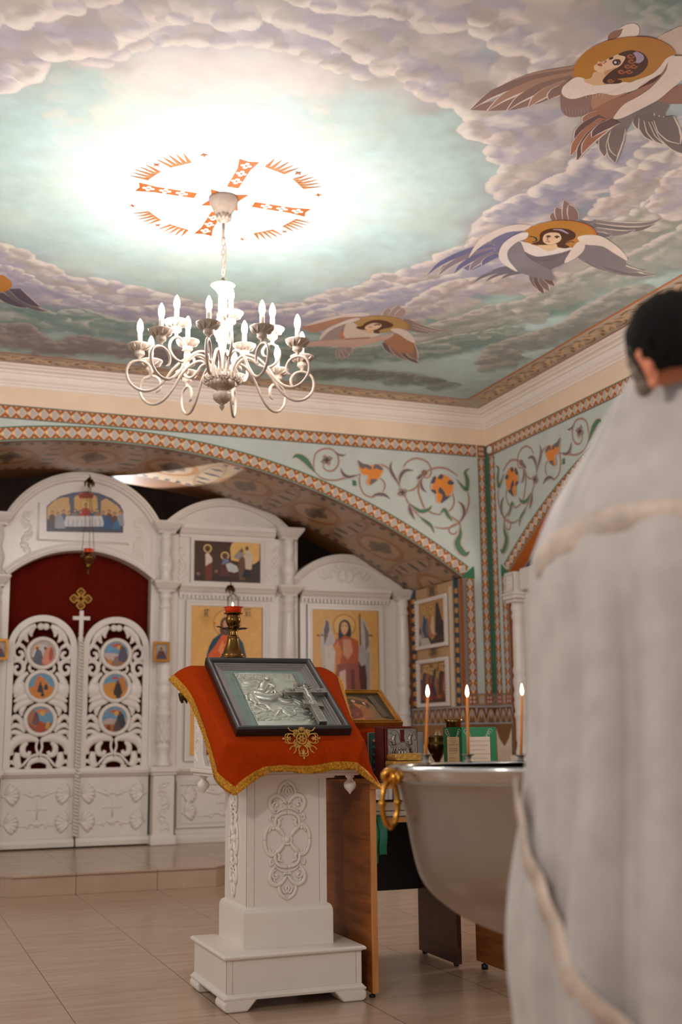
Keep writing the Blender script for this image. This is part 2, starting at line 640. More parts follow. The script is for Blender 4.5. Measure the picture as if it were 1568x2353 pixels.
class Raster:
    def __init__(s, u0, u1, v0, v1, st, col):
        s.u0, s.v0, s.st = u0, v0, st
        s.nu, s.nv = int((u1 - u0) / st) + 1, int((v1 - v0) / st) + 1
        s.U, s.V = np.meshgrid(u0 + np.arange(s.nu) * st, v0 + np.arange(s.nv) * st)
        s.img = np.ones((s.nv, s.nu, 3)) * np.array(srgb(*col)[:3])
        s.N1, s.N2, s.N3 = s.noise(0.16), s.noise(0.055), s.noise(0.5)

    def noise(s, cell, oct=2):
        out = np.zeros((s.nv, s.nu))
        amp = 1.0
        for o in range(oct):
            c = cell / 2 ** o
            gu, gv = (s.U - s.u0) / c, (s.V - s.v0) / c
            iu, iv = gu.astype(int), gv.astype(int)
            fu, fv = gu - iu, gv - iv
            fu, fv = fu * fu * (3 - 2 * fu), fv * fv * (3 - 2 * fv)
            G = rng.uniform(-1, 1, (iv.max() + 2, iu.max() + 2))
            out += amp * ((G[iv, iu] * (1 - fu) + G[iv, iu + 1] * fu) * (1 - fv) + (G[iv + 1, iu] * (1 - fu) + G[iv + 1, iu + 1] * fu) * fv)
            amp *= .5
        return out

    def win(s, u, v, r):
        i0, i1 = max(0, int((u - r - s.u0) / s.st)), min(s.nu, int((u + r - s.u0) / s.st) + 2)
        j0, j1 = max(0, int((v - r - s.v0) / s.st)), min(s.nv, int((v + r - s.v0) / s.st) + 2)
        return (slice(j0, j1), slice(i0, i1)) if i1 > i0 and j1 > j0 else None

    def puff(s, u, v, r, nin, light, shade, alpha=1.0, soft=0.075, fade=(0.0, 0.9), rough=0.2):
        w = s.win(u, v, r * 1.5)
        if w is None:
            return
        du, dv = s.U[w] - u, s.V[w] - v
        d = np.hypot(du, dv) / r + rough * s.N1[w] + rough * .22 * s.N2[w]
        t = -(du * nin[0] + dv * nin[1]) / r + .25 * s.N2[w]
        a = np.clip((1 - d) / soft, 0, 1) * (1 - np.clip((t - fade[0]) / (fade[1] - fade[0]), 0, 1)) * alpha
        k = np.clip((t + .85) / 1.25, 0, 1)[..., None]
        k = k * k * (3 - 2 * k)
        col = np.array(srgb(*light)[:3]) * (1 - k) + np.array(srgb(*shade)[:3]) * k
        a = a[..., None]
        s.img[w] = s.img[w] * (1 - a) + col * a

    def wash(s, u, v, r, col, alpha):
        w = s.win(u, v, r)
        if w is None:
            return
        d = np.hypot(s.U[w] - u, s.V[w] - v) / r + .2 * s.N1[w]
        a = (np.clip(1 - d, 0, 1) ** 1.3 * alpha)[..., None]
        s.img[w] = s.img[w] * (1 - a) + np.array(srgb(*col)[:3]) * a


def ceil_pt(p):
    q = P(p[0], p[1], 2, ZC)
    return (q[0], q[1])


R = Raster(-2.0, XR, 2.4, YB, 0.0088, (178, 200, 198))
R.img *= (1 + .06 * R.N3 + .03 * R.N1 + .02 * R.N2)[..., None]
CH = np.array([1.662, 6.10])
TEAL, DTEAL = (164, 188, 180), (122, 158, 148)
LIGHT = [(238, 228, 216), (232, 222, 212), (228, 216, 206), (238, 230, 220)]
SHADES = [(176, 168, 180), (168, 157, 152), (160, 155, 172), (182, 173, 166)]


def bank(px, r0=0.15, light=None, shade=None, band=0.5, shadecol=None, dens=1.0, sky=None, slope=None):
    r0 = r0 * 1.4
    pts = [np.array(ceil_pt(p)) for p in px]
    seg = [np.linalg.norm(b - a) for a, b in zip(pts, pts[1:])]
    L = sum(seg)
    n = max(4, int(L / (r0 * .72) * dens))
    cum = np.concatenate([[0], np.cumsum(seg)])
    xs = np.array(pts)

    def at(t):
        return np.array([np.interp(t * L, cum, xs[:, 0]), np.interp(t * L, cum, xs[:, 1])])
    # body behind the rim: tint towards the shade, then puffs
    for k in range(n):
        q = at((k + .5) / n)
        nin = CH - q
        nin /= np.linalg.norm(nin)
        sh = shade or SHADES[rng.integers(len(SHADES))]
        R.wash(*(q - nin * (band * .45)), band * .75, sh, .5)
        if sky:
            R.wash(*(q - nin * (band * 1.15)), band * .7, sky, .6)
    for rr, off, m, al in ((1.5, .95, .6, .9), (1.0, .45, 1.0, 1.0), (.72, .12, 1.2, 1.0), (.45, .0, 1.1, .9)):
        order = rng.permutation(int(n * m))
        for k in order:
            q = at((k + rng.uniform(.1, .9)) / (n * m))
            nin = CH - q
            nin /= np.linalg.norm(nin)
            tt = np.array([-nin[1], nin[0]])
            r = r0 * rr * rng.uniform(.7, 1.25)
            c = q - nin * (r * .9 + off * r0 * rng.uniform(.5, 1.5))
            n2 = nin + tt * rng.uniform(-.5, .5)
            n2 /= np.linalg.norm(n2)
            li = light or LIGHT[rng.integers(len(LIGHT))]
            sh = shade or SHADES[rng.integers(len(SHADES))]
            R.puff(c[0], c[1], r, n2, li, sh, alpha=al)


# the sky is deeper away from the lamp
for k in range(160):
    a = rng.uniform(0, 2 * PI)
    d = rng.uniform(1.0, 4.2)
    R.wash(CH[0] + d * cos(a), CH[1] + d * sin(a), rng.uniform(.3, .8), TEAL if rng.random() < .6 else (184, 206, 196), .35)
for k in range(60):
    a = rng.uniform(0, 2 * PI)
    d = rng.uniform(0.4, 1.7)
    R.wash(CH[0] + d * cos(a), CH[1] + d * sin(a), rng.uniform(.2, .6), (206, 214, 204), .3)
# vertical brush patches
for k in range(120):
    q = np.array(ceil_pt((rng.uniform(120, 780), rng.uniform(110, 330))))
    R.puff(q[0], q[1], rng.uniform(.05, .14), (cos(k), sin(k)), (226, 216, 206), (196, 208, 196), alpha=.28, rough=.6, fade=(.3, 1.4))
# far banks first (nearest the open sky), then the ones that overlap them
for k in range(46):
    R.wash(*ceil_pt((rng.uniform(350, 1000), rng.uniform(60, 200))), rng.uniform(.15, .4), (222, 210, 204), .4)
bank([(230, 160), (290, 135), (350, 110), (430, 105), (500, 115), (560, 105), (640, 120), (720, 150), (790, 175), (850, 190)], .10, band=.35)
bank([(-40, 215), (60, 210), (95, 180), (100, 160), (140, 140), (250, 130), (300, 95), (370, 58), (450, 62), (520, 70), (620, 60), (700, 72), (790, 120), (850, 165), (925, 190), (940, 220), (1005, 235), (1030, 258), (1055, 270), (1052, 300), (1080, 325), (1130, 322), (1108, 355), (1140, 388), (1118, 425), (1150, 470), (1085, 520), (1075, 560), (1015, 580)], .13, band=.5)
bank([(1140, 470), (1090, 515), (1080, 560), (1015, 575), (985, 600), (900, 625), (860, 632), (835, 655), (760, 662), (700, 690), (640, 700), (560, 690), (470, 700), (380, 675), (320, 655), (250, 640), (170, 640), (120, 605), (85, 600), (60, 565), (-30, 560)], .12, band=.45, sky=DTEAL)
bank([(-40, 60), (40, 70), (110, 40), (140, 55), (220, 20), (300, 0), (420, -20)], .14, band=.4)
bank([(560, -40), (700, 20), (780, 40), (840, 10), (850, 35), (935, 50), (975, 75), (1050, 62), (1085, 55), (1090, 90), (1130, 115), (1210, 130), (1228, 185), (1300, 190), (1330, 160)], .12, band=.45, sky=DTEAL)
bank([(1090, 500), (1150, 470), (1220, 440), (1300, 400), (1320, 350), (1345, 365), (1430, 385), (1520, 300), (1600, 270)], .12, band=.4, shade=(150, 150, 172), sky=DTEAL)
bank([(-30, 600), (60, 620), (100, 655), (160, 660), (230, 690), (300, 705), (400, 700), (500, 715), (640, 712), (760, 690)], .10, band=.35, shade=(160, 156, 178), sky=DTEAL)
bank([(700, 720), (800, 690), (880, 665), (1000, 640), (1030, 630), (1100, 600), (1180, 560)], .11, band=.3, shade=(160, 160, 182), sky=DTEAL)
bank([(880, 720), (930, 700), (1000, 655), (1060, 640), (1150, 640), (1230, 600), (1330, 520), (1390, 440), (1470, 380), (1600, 330)], .11, band=.34, sky=DTEAL)
bank([(1330, 560), (1380, 520), (1440, 490), (1500, 450), (1600, 420)], .11, band=.35, shade=(150, 150, 140), sky=(96, 140, 128))
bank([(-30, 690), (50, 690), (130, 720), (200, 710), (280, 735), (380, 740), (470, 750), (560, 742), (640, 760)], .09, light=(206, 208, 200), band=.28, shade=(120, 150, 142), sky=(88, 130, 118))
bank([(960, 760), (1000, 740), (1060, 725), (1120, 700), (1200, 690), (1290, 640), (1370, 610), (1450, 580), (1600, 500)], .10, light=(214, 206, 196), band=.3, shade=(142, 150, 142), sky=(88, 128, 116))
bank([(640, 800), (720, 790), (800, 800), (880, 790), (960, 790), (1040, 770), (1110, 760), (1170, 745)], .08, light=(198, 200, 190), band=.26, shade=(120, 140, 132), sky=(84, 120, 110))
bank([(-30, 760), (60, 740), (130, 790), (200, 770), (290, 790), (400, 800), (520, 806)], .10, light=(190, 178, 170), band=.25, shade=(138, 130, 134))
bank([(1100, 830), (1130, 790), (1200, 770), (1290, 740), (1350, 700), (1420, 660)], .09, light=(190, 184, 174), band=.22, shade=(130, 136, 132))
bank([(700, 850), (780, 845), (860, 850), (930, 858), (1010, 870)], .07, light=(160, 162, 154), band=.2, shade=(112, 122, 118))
bank([(1480, 480), (1500, 440), (1530, 400), (1600, 380)], .09, band=.2)
bank([(1440, 20), (1500, 50), (1540, 70), (1600, 60)], .1, light=(170, 172, 164), band=.3, shade=(110, 130, 124))
bank([(-40, 560), (-260, 540), (-420, 470), (-480, 380), (-400, 290), (-240, 230), (-40, 215)], .13, band=.5)
bank([(-40, 600), (-300, 600), (-560, 540), (-700, 420), (-640, 280), (-400, 160), (-40, 60)], .14, band=.5, sky=DTEAL)
bank([(-40, 690), (-350, 690), (-700, 620), (-980, 480), (-1000, 300), (-700, 60), (-300, -100), (200, -160)], .14, light=(206, 204, 196), band=.4, shade=(150, 156, 150), sky=DTEAL)
R.img *= (1 + .03 * R.N1 + .025 * R.N2)[..., None]

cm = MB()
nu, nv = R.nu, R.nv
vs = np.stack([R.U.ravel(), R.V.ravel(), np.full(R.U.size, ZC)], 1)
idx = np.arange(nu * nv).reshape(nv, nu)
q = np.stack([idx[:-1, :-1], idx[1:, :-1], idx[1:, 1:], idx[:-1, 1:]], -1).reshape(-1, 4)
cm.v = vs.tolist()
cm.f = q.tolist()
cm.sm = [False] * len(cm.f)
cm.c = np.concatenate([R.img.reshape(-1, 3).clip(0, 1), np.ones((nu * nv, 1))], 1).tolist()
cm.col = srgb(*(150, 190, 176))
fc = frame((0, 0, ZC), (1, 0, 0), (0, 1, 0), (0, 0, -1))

# lamp rosette
A = Art(fc, d=0.0006, eps=.00008, mb=cm)
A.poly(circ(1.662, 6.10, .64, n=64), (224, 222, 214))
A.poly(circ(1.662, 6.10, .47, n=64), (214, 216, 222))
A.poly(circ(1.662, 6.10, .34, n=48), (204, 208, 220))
ORA = (150, 84, 34)
th0 = math.atan2(6.42 - 5.80, 1.21 - 2.08) if False else None
pc = [np.array(ceil_pt(p)) for p in ((317, 432), (708, 492), (455, 540), (585, 375))]
dir1 = (pc[1] - pc[0]) / np.linalg.norm(pc[1] - pc[0])
dir2 = np.array([-dir1[1], dir1[0]])
for dv in (dir1, -dir1, dir2, -dir2):
    pn = np.array([-dv[1], dv[0]])
    c0 = CH
    A.poly([c0 + dv * .15 + pn * .055, c0 + dv * .55 + pn * .08, c0 + dv * .55 - pn * .08, c0 + dv * .15 - pn * .055], (236, 232, 226))
    A.poly([c0 + dv * .17 + pn * .034, c0 + dv * .40 + pn * .036, c0 + dv * .505 + pn * .056, c0 + dv * .49, c0 + dv * .505 - pn * .056, c0 + dv * .40 - pn * .036, c0 + dv * .17 - pn * .034], ORA)
    for t in (.25, .345, .44):
        for (e, g) in ((.022, 0), (-.022, 0), (0, .018), (0, -.018)):
            A.disc(c0 + dv * (t + e) + pn * g, .013, .013, (240, 236, 228), n=10, step=False)
        A.step()
A.poly([CH + (dir1 * cos(k * PI / 4 + PI / 4 * 0) + dir2 * sin(k * PI / 4)) * (.075 if k % 2 == 0 else .155) for k in range(8)], ORA)
ang0 = math.atan2(dir1[1], dir1[0])
for k in range(20):
    if k % 5 == 0:
        continue
    a = ang0 + ((k // 5) * 90 + (0, 20, 32.5, 45, 57.5)[k % 5] * 1.0 + (12 if k % 5 == 9 else 0)) * PI / 180 + (.10 if k % 5 == 4 else 0)
    er, et = np.array([cos(a), sin(a)]), np.array([-sin(a), cos(a)])
    if k % 4 != 9:
        if k % 5 in (1, 3):
            for j in range(5):
                c0 = CH + er * .47 + et * (j - 2) * .027
                A.poly([c0 - et * .0135, c0 + et * .0135, CH + er * (.605 - .010 * abs(j - 2)) + et * (j - 2) * .042], (160, 102, 54), step=False)
            A.step()
        else:
            A.poly([CH + er * .54 + (er * cos(m * PI / 4) + et * sin(m * PI / 4)) * (.03 if m % 2 == 0 else .008) for m in range(8)], ORA)

# border
BW0, BW1 = XR - 5.095, XR - 4.846


def ceiling_border(fr, length, s_in):
    B = Art(fr, d=0.0010, eps=0.0001, mb=cm)
    s1 = length
    B.poly([(s_in[0], BW0 - .02), (s1, BW0 - .02), (s1, BW1), (s_in[1], BW1)], (190, 176, 160))
    B.poly([(s_in[1] - .02, BW1 - .022), (s1, BW1 - .022), (s1, BW1), (s_in[1], BW1)], (196, 112, 52))
    B.poly([(s_in[0], BW0 - .02), (s1, BW0 - .02), (s1, BW0 + .022), (s_in[0] + .02, BW0 + .022)], (166, 106, 52))
    TAN, CRM = (158, 116, 62), (222, 192, 156)
    c = .215
    k = 0
    s = s_in[1] + .05
    mid = (BW0 + BW1) / 2 - .002
    while s < s1 - c:
        f = 1 if k % 2 == 0 else -1
        z = lambda a, b_: (s + a * c, mid + f * b_ * .085)
        B.stroke([z(-.05, -.8), z(.2, -.75), z(.45, -.2), z(.6, .5), z(.9, .8), z(1.1, .75)], [.010, .016, .018, .016, .012], TAN)
        B.leaf([z(.05, .8), z(.2, .55), z(.35, .1), z(.6, -.25), z(.85, -.45)], .052, CRM)
        B.leaf([z(.5, .9), z(.62, .4), z(.8, .1), z(1.0, .0)], .040, CRM)
        B.leaf([z(.05, .35), z(.15, .0), z(.1, -.4)], .036, TAN)
        B.leaf([z(.7, -.85), z(.85, -.55), z(.95, -.2)], .036, TAN)
        B.stroke([z(.25, .65), z(.42, .3), z(.55, .35), z(.52, .62)], .009, TAN)
        B.d -= B.eps * 6
        s += c
        k += 1


ceiling_border(frame((XR, YB, ZC), (0, -1, 0), (-1, 0, 0), (0, 0, -1)), 6.6, (BW0, BW1))
ceiling_border(frame((XR, YB, ZC), (-1, 0, 0), (0, -1, 0), (0, 0, -1)), 7.0, (BW0, BW1))

# ---- seraphim painted on the ceiling
BRN, GRY, WHT, DKF = (146, 108, 90), (134, 126, 130), (226, 212, 200), (94, 78, 78)


def feathers(A, z, base, tips, w, col, dark=None, rim=(214, 200, 188)):
    """a fan of long feathers from the base line to the given tips"""
    nb = len(base)
    for k, t in enumerate(tips):
        f = k / max(1, len(tips) - 1) * (nb - 1)
        i = min(int(f), nb - 2)
        b = np.array(base[i]) * (1 - (f - i)) + np.array(base[i + 1]) * (f - i)
        t = np.array(t)
        d = t - b
        pn = np.array([-d[1], d[0]]) * .06
        path = [z(b), z(b + d * .4 + pn), z(b + d * .75 + pn), z(t)]
        A.stroke(path, [w, w * 1.15, w * .85, w * .12], rim, step=True)
        A.stroke([z(b - d * .02), z(b + d * .4 + pn * 1.2), z(b + d * .74 + pn * 1.15), z(t - d * .012)], [w * .92, w, w * .66, w * .05], col if dark is None or k % 2 else dark)


def face(A, z, F, N_, Hr, eyes, skin=(220, 186, 150), hair=(78, 44, 30)):
    A.poly([z(p) for p in N_], skin, smooth=1)
    A.poly([z(p) for p in F], (226, 192, 158), smooth=1)
    A.poly([z(p) for p in Hr], hair, smooth=1)


SA = Art(fc, d=0.0012, eps=0.00006, inmap=ceil_pt, mb=cm)
z1 = zm(1290, 40, .1773)
zp = lambda p: p
# large seraph, upper right
SA.poly([z1(p) for p in [(620, 290), (690, 200), (760, 140), (860, 85), (960, 80), (1010, 130), (1000, 220), (900, 260)]], WHT, smooth=1)
SA.leaf([z1(p) for p in [(610, 310), (700, 220), (800, 140)]], .05, BRN)
SA.poly([z1(p) for p in [(1240, 280), (1400, 180), (1600, 130), (1640, 500), (1480, 500), (1400, 380)]], (205, 184, 170), smooth=1)
SA.poly([(1330, 148), (1290, 168), (1210, 203), (1150, 228), (1105, 240), (1078, 252), (1130, 254), (1180, 252), (1240, 237), (1285, 218), (1318, 196)], (140, 112, 102))
feathers(SA, zp, [(1322, 160), (1318, 176), (1300, 200)], [(1105, 239), (1079, 252), (1120, 253), (1165, 253), (1215, 245), (1262, 228)], .075, (136, 108, 98), (164, 128, 110))
SA.poly([z1(p) for p in [(1150, 1000), (1400, 930), (1640, 850), (1640, 1090), (1540, 1115), (1350, 1115), (1180, 1090)]], (148, 106, 88), smooth=1)
SA.poly([z1(p) for p in [(960, 1250), (1200, 1090), (1400, 1120), (1350, 1250), (1370, 1420), (1300, 1500), (1150, 1470), (1040, 1380)]], (120, 108, 106), smooth=1)
feathers(SA, z1, [(1080, 1250), (1180, 1300), (1280, 1320), (1330, 1300)], [(1080, 1470), (1210, 1600), (1380, 1655), (1560, 1715), (1650, 1780), (1540, 1630)], .10, (116, 102, 100))
SA.poly([z1(p) for p in [(640, 1340), (980, 1190), (940, 1310), (780, 1540), (620, 1600), (500, 1520)]], (128, 116, 112), smooth=1)
feathers(SA, z1, [(560, 1430), (650, 1450), (720, 1480), (740, 1450)], [(485, 1645), (560, 1790), (700, 1875), (720, 1790)], .075, (124, 110, 106))
SA.poly([z1(p) for p in [(-10, 880), (-10, 1000), (0, 1180), (60, 1262), (150, 1285), (260, 1270), (340, 1240), (480, 1180), (640, 1090), (860, 980), (820, 850), (560, 850), (280, 790), (140, 790)]], (142, 112, 104), smooth=1)
for k in range(9):
    SA.leaf([z1((20 + k * 40, 1180 - (k % 3) * 10)), z1((40 + k * 38, 1285 - abs(k - 3) * 6))], .035, (168, 158, 166), step=False)
SA.step()
SA.poly([z1(p) for p in [(420, 1000), (700, 980), (900, 940), (640, 1080), (420, 1190)]], (172, 130, 104), smooth=1)
HALO = [(160, 700), (190, 590), (270, 480), (400, 380), (600, 295), (800, 255), (1000, 242), (1200, 262), (1380, 340), (1470, 430), (1480, 520), (1420, 640), (1250, 760), (1050, 830), (800, 870), (600, 880), (300, 820), (180, 780)]
SA.poly([z1(p) for p in HALO], (196, 116, 48), smooth=1)
SA.poly([z1((820 + (p[0] - 820) * .975, 560 + (p[1] - 560) * .97)) for p in HALO], (178, 122, 46), smooth=1)
SA.poly([z1(p) for p in [(20, 900), (10, 980), (90, 1040), (180, 1045), (260, 1025), (340, 1000), (430, 985), (520, 970), (700, 1000), (860, 950), (1000, 880), (860, 830), (700, 840), (560, 860), (440, 860), (280, 775), (180, 770), (90, 830)]], (230, 214, 200), smooth=1)
for k in range(26):
    x = 40 + (k % 13) * 42
    y = 880 + (k // 13) * 70 + (k % 3) * 12
    SA.leaf([z1((x, y)), z1((x - 12, y + 62))], .030, (212, 192, 178) if k % 2 else (238, 224, 212), step=False)
SA.step()
SA.poly([z1(p) for p in [(430, 700), (560, 690), (680, 660), (640, 740), (560, 850), (430, 870), (290, 810), (390, 770)]], (216, 178, 140), smooth=1)
SA.poly([z1(p) for p in [(424, 640), (432, 610), (462, 596), (480, 560), (530, 570), (550, 548), (640, 512), (730, 470), (860, 450), (890, 560), (800, 640), (720, 690), (640, 720), (560, 715), (470, 690), (432, 664)]], (228, 194, 160), smooth=1)
SA.poly([z1(p) for p in [(560, 690), (640, 660), (720, 640), (700, 690), (620, 760), (570, 740)]], (196, 152, 116), smooth=1)
SA.poly([z1(p) for p in [(740, 470), (850, 422), (950, 418), (1060, 455), (1122, 530), (1115, 620), (1050, 700), (950, 755), (820, 775), (730, 790), (785, 808), (770, 840), (660, 852), (560, 842), (540, 800), (590, 740), (660, 680), (760, 620), (805, 570), (830, 500)]], (74, 42, 30), smooth=1)
for (x, y, r) in ((900, 490, 50), (910, 556, 48), (860, 620, 46), (780, 690, 46), (640, 810, 40), (940, 620, 46), (880, 690, 44)):
    SA.stroke([z1((x + r * (1 - k / 9) * cos(k * .95), y + r * .7 * (1 - k / 9) * sin(k * .95))) for k in range(8)], .010, (156, 88, 50), step=False)
SA.step()
SA.stroke([z1(p) for p in [(955, 440), (1015, 490), (1020, 540), (985, 580)]], [.02, .034, .034, .02], (168, 148, 172))
SA.disc(z1((705, 575)), 7, 6, (60, 48, 44))
SA.disc(z1((703, 572)), 3, 3, (210, 200, 190))
SA.stroke([z1(p) for p in [(665, 570), (700, 545), (745, 545), (768, 580)]], [.006, .014, .014, .006], (70, 48, 40))
SA.stroke([z1(p) for p in [(690, 605), (740, 600), (768, 570)]], .008, (90, 66, 54))
SA.stroke([z1(p) for p in [(632, 535), (650, 515), (676, 515)]], .014, (80, 58, 48))
SA.stroke([z1(p) for p in [(470, 605), (500, 600), (526, 622)]], [.008, .022, .006], (176, 92, 76))
SA.stroke([z1(p) for p in [(555, 545), (580, 560), (560, 580), (540, 576)]], .008, (170, 126, 100))
# folded front wing
SA.poly([z1(p) for p in [(1480, 485), (1370, 515), (1260, 650), (1150, 735), (900, 830), (640, 960), (500, 970), (620, 980), (850, 960), (1050, 890), (1270, 760), (1390, 640)]], WHT, smooth=1)
SA.poly([z1(p) for p in [(1395, 550), (1290, 720), (1050, 890), (850, 985), (600, 1090), (400, 1210), (290, 1340), (420, 1400), (560, 1390), (700, 1290), (1000, 1020), (1160, 900), (1350, 690)]], (156, 112, 92), smooth=1)
SA.stroke([z1(p) for p in [(1290, 730), (1180, 810), (1000, 910)]], [.01, .03, .004], (84, 48, 38))
feathers(SA, z1, [(500, 1240), (540, 1290), (580, 1330), (640, 1350), (700, 1330)], [(285, 1345), (170, 1560), (120, 1780), (205, 1840), (270, 1755), (400, 1540)], .075, (104, 80, 78), (160, 110, 88))
for k in range(14):
    x, y = 560 + k * 42, 1300 - k * 38
    SA.leaf([z1((x, y)), z1((x - 120, y + 110))], .028, ((186, 136, 100), (132, 96, 84), (206, 150, 96))[k % 3], step=False)
SA.step()
SA.poly([z1(p) for p in [(1500, 485), (1400, 530), (1350, 690), (1160, 900), (1000, 1010), (820, 1110), (720, 1220), (680, 1300), (790, 1290), (1000, 1190), (1250, 1060), (1410, 930), (1560, 800), (1640, 700), (1640, 520)]], (226, 210, 196), smooth=1)
for k in range(12):
    x, y = 760 + k * 62, 1230 - k * 46
    SA.leaf([z1((x, y)), z1((x + 130, y - 80))], .024, (206, 188, 174), step=False)
SA.step()
# second seraph
z2 = zm(970, 450, .3635)
q2 = lambda L: [z2(p) for p in L]
SA.d = 0.0012
feathers(SA, z2, [(850, 150), (900, 150), (960, 150)], [(822, 108), (848, 70), (900, 24), (930, 54)], .06, (140, 112, 104))
SA.poly(q2([(990, 150), (1100, 165), (1280, 178), (1400, 168), (1300, 215), (1150, 245), (1080, 230)]), (122, 114, 116))
feathers(SA, z2, [(1080, 165), (1080, 200), (1080, 240)], [(1525, 142), (1475, 178), (1350, 212), (1200, 240)], .085, (118, 110, 112), (138, 128, 130))
SA.poly(q2([(650, 210), (540, 228), (440, 280), (340, 380), (250, 430), (300, 470), (400, 430), (490, 390), (500, 330), (560, 270)]), (124, 122, 150), smooth=1)
feathers(SA, z2, [(440, 300), (450, 340), (480, 370)], [(110, 472), (28, 500), (100, 502), (200, 490), (300, 470), (380, 440)], .07, (112, 112, 148), (140, 128, 138))
SA.poly(q2([(690, 185), (600, 178), (480, 208), (360, 280), (295, 390), (350, 335), (440, 275), (540, 228), (650, 215)]), WHT, smooth=1)
feathers(SA, z2, [(600, 450), (640, 480)], [(420, 492), (316, 552), (400, 540), (500, 525)], .05, (120, 116, 128))
feathers(SA, z2, [(1000, 340), (1020, 360), (1100, 380)], [(1110, 440), (1240, 480), (1380, 500), (1475, 500), (1420, 472)], .09, (116, 108, 112), (134, 126, 130))
SA.poly(q2([(960, 320), (1040, 300), (1150, 310), (1250, 370), (1290, 440), (1190, 455), (1090, 420), (980, 385)]), (132, 124, 128), smooth=1)
H2 = [(640, 250), (660, 212), (740, 175), (850, 152), (960, 155), (1050, 180), (1098, 220), (1095, 260), (1000, 300), (960, 325), (850, 335), (740, 315), (660, 290)]
SA.poly(q2(H2), (198, 108, 48), smooth=1)
SA.poly([z2((860 + (p[0] - 868) * .965, 240 + (p[1] - 240) * .97)) for p in H2], (188, 130, 56), smooth=1)
SA.poly(q2([(985, 258), (1040, 243), (1130, 250), (1200, 290), (1260, 340), (1300, 405), (1220, 362), (1140, 315), (1040, 305), (1000, 285)]), WHT, smooth=1)
SA.poly(q2([(620, 300), (720, 370), (840, 370), (960, 330), (930, 400), (800, 460), (720, 430), (640, 380)]), (112, 104, 108), smooth=1)
SA.poly(q2([(610, 285), (640, 340), (720, 378), (800, 372), (900, 350), (960, 325), (860, 325), (740, 315), (670, 292)]), (226, 214, 206), smooth=1)
for k in range(12):
    x = 640 + k * 27
    y = 315 + 28 * sin(k / 11 * PI)
    SA.leaf([z2((x, y)), z2((x + 4, y + 34))], .03, (238, 228, 220) if k % 2 else (206, 194, 190), step=False)
SA.step()
SA.poly(q2([(735, 310), (790, 280), (850, 280), (865, 320), (800, 345)]), (222, 186, 148), smooth=1)
SA.poly(q2([(690, 300), (740, 280), (748, 235), (790, 208), (860, 200), (930, 208), (970, 235), (965, 265), (920, 285), (905, 300), (935, 318), (905, 328), (858, 318), (850, 300), (800, 305), (740, 306)]), (86, 50, 34), smooth=1)
SA.poly(q2([(764, 268), (775, 242), (810, 228), (865, 232), (882, 262), (868, 285), (830, 300), (795, 302), (770, 288)]), (232, 198, 164), smooth=1)
SA.stroke(q2([(830, 208), (880, 212), (925, 235)]), [.01, .02, .01], (176, 160, 186))
for (x, y) in ((798, 252), (853, 254)):
    SA.stroke([z2((x - 16, y + 2)), z2((x, y - 4)), z2((x + 18, y + 3))], [.006, .018, .006], (70, 46, 38))
    SA.disc(z2((x, y + 5)), 3.2, 1.6, (60, 40, 34))
SA.stroke(q2([(800, 256), (792, 274), (806, 276)]), .008, (176, 130, 102))
SA.stroke(q2([(780, 287), (795, 284), (812, 288)]), .010, (176, 96, 80))
SA.stroke(q2([(680, 252), (715, 258), (725, 278), (700, 288)]), .012, (62, 72, 80))
SA.stroke(q2([(900, 298), (940, 284), (965, 290)]), .010, (62, 72, 80))
SA.poly(q2([(950, 340), (840, 400), (720, 412), (790, 462), (850, 446), (912, 415), (960, 380)]), (120, 112, 116), smooth=1)
SA.poly(q2([(1030, 290), (985, 288), (945, 335), (900, 418), (965, 392), (1020, 345)]), WHT, smooth=1)
feathers(SA, z2, [(700, 470), (740, 490), (780, 490)], [(740, 592), (772, 618), (808, 602), (838, 565)], .055, (112, 92, 88), (128, 112, 112))
SA.poly(q2([(620, 285), (555, 320), (540, 390), (600, 468), (680, 500), (760, 520), (830, 530), (828, 490), (790, 450), (720, 415), (660, 370)]), (136, 128, 134), smooth=1)
for k in range(12):
    x, y = 590 + k * 17, 350 + k * 12
    SA.leaf([z2((x, y)), z2((x + 50, y + 60))], .03, ((150, 142, 148), (120, 114, 124), (162, 146, 136))[k % 3], step=False)
SA.step()
SA.poly(q2([(668, 226), (600, 238), (520, 290), (488, 350), (492, 400), (540, 442), (605, 474), (548, 400), (545, 340), (600, 288), (662, 262)]), (230, 218, 210), smooth=1)
# third seraph
z3 = zm(690, 690, .2296)
q3 = lambda L: [z3(p) for p in L]
SA.d = 0.0012
feathers(SA, z3, [(870, 150), (930, 150), (990, 160)], [(880, 76), (985, 40), (1022, 72)], .07, (170, 150, 138))
SA.poly(q3([(1040, 185), (1200, 230), (1300, 270), (1500, 295), (1300, 308), (1060, 295)]), (152, 132, 122), smooth=1)
feathers(SA, z3, [(1100, 220), (1100, 280)], [(1505, 293), (1420, 305), (1330, 308)], .06, (146, 126, 120))
SA.poly(q3([(620, 160), (400, 165), (180, 225), (20, 272), (130, 322), (220, 300), (320, 250), (480, 190)]), (188, 142, 116), smooth=1)
SA.poly(q3([(700, 140), (640, 122), (540, 122), (380, 150), (200, 190), (40, 255), (180, 228), (400, 172), (600, 160)]), WHT, smooth=1)
feathers(SA, z3, [(430, 460), (480, 460)], [(375, 570), (425, 588), (470, 572), (505, 530)], .06, (160, 146, 142))
feathers(SA, z3, [(880, 420), (960, 420), (1080, 420)], [(960, 545), (1080, 600), (1185, 632), (1170, 595)], .10, (150, 120, 108), (112, 96, 96))
SA.poly(q3([(840, 400), (945, 330), (1010, 345), (1070, 395), (1135, 430), (1130, 520), (1040, 530), (960, 500), (900, 460)]), (178, 126, 98), smooth=1)
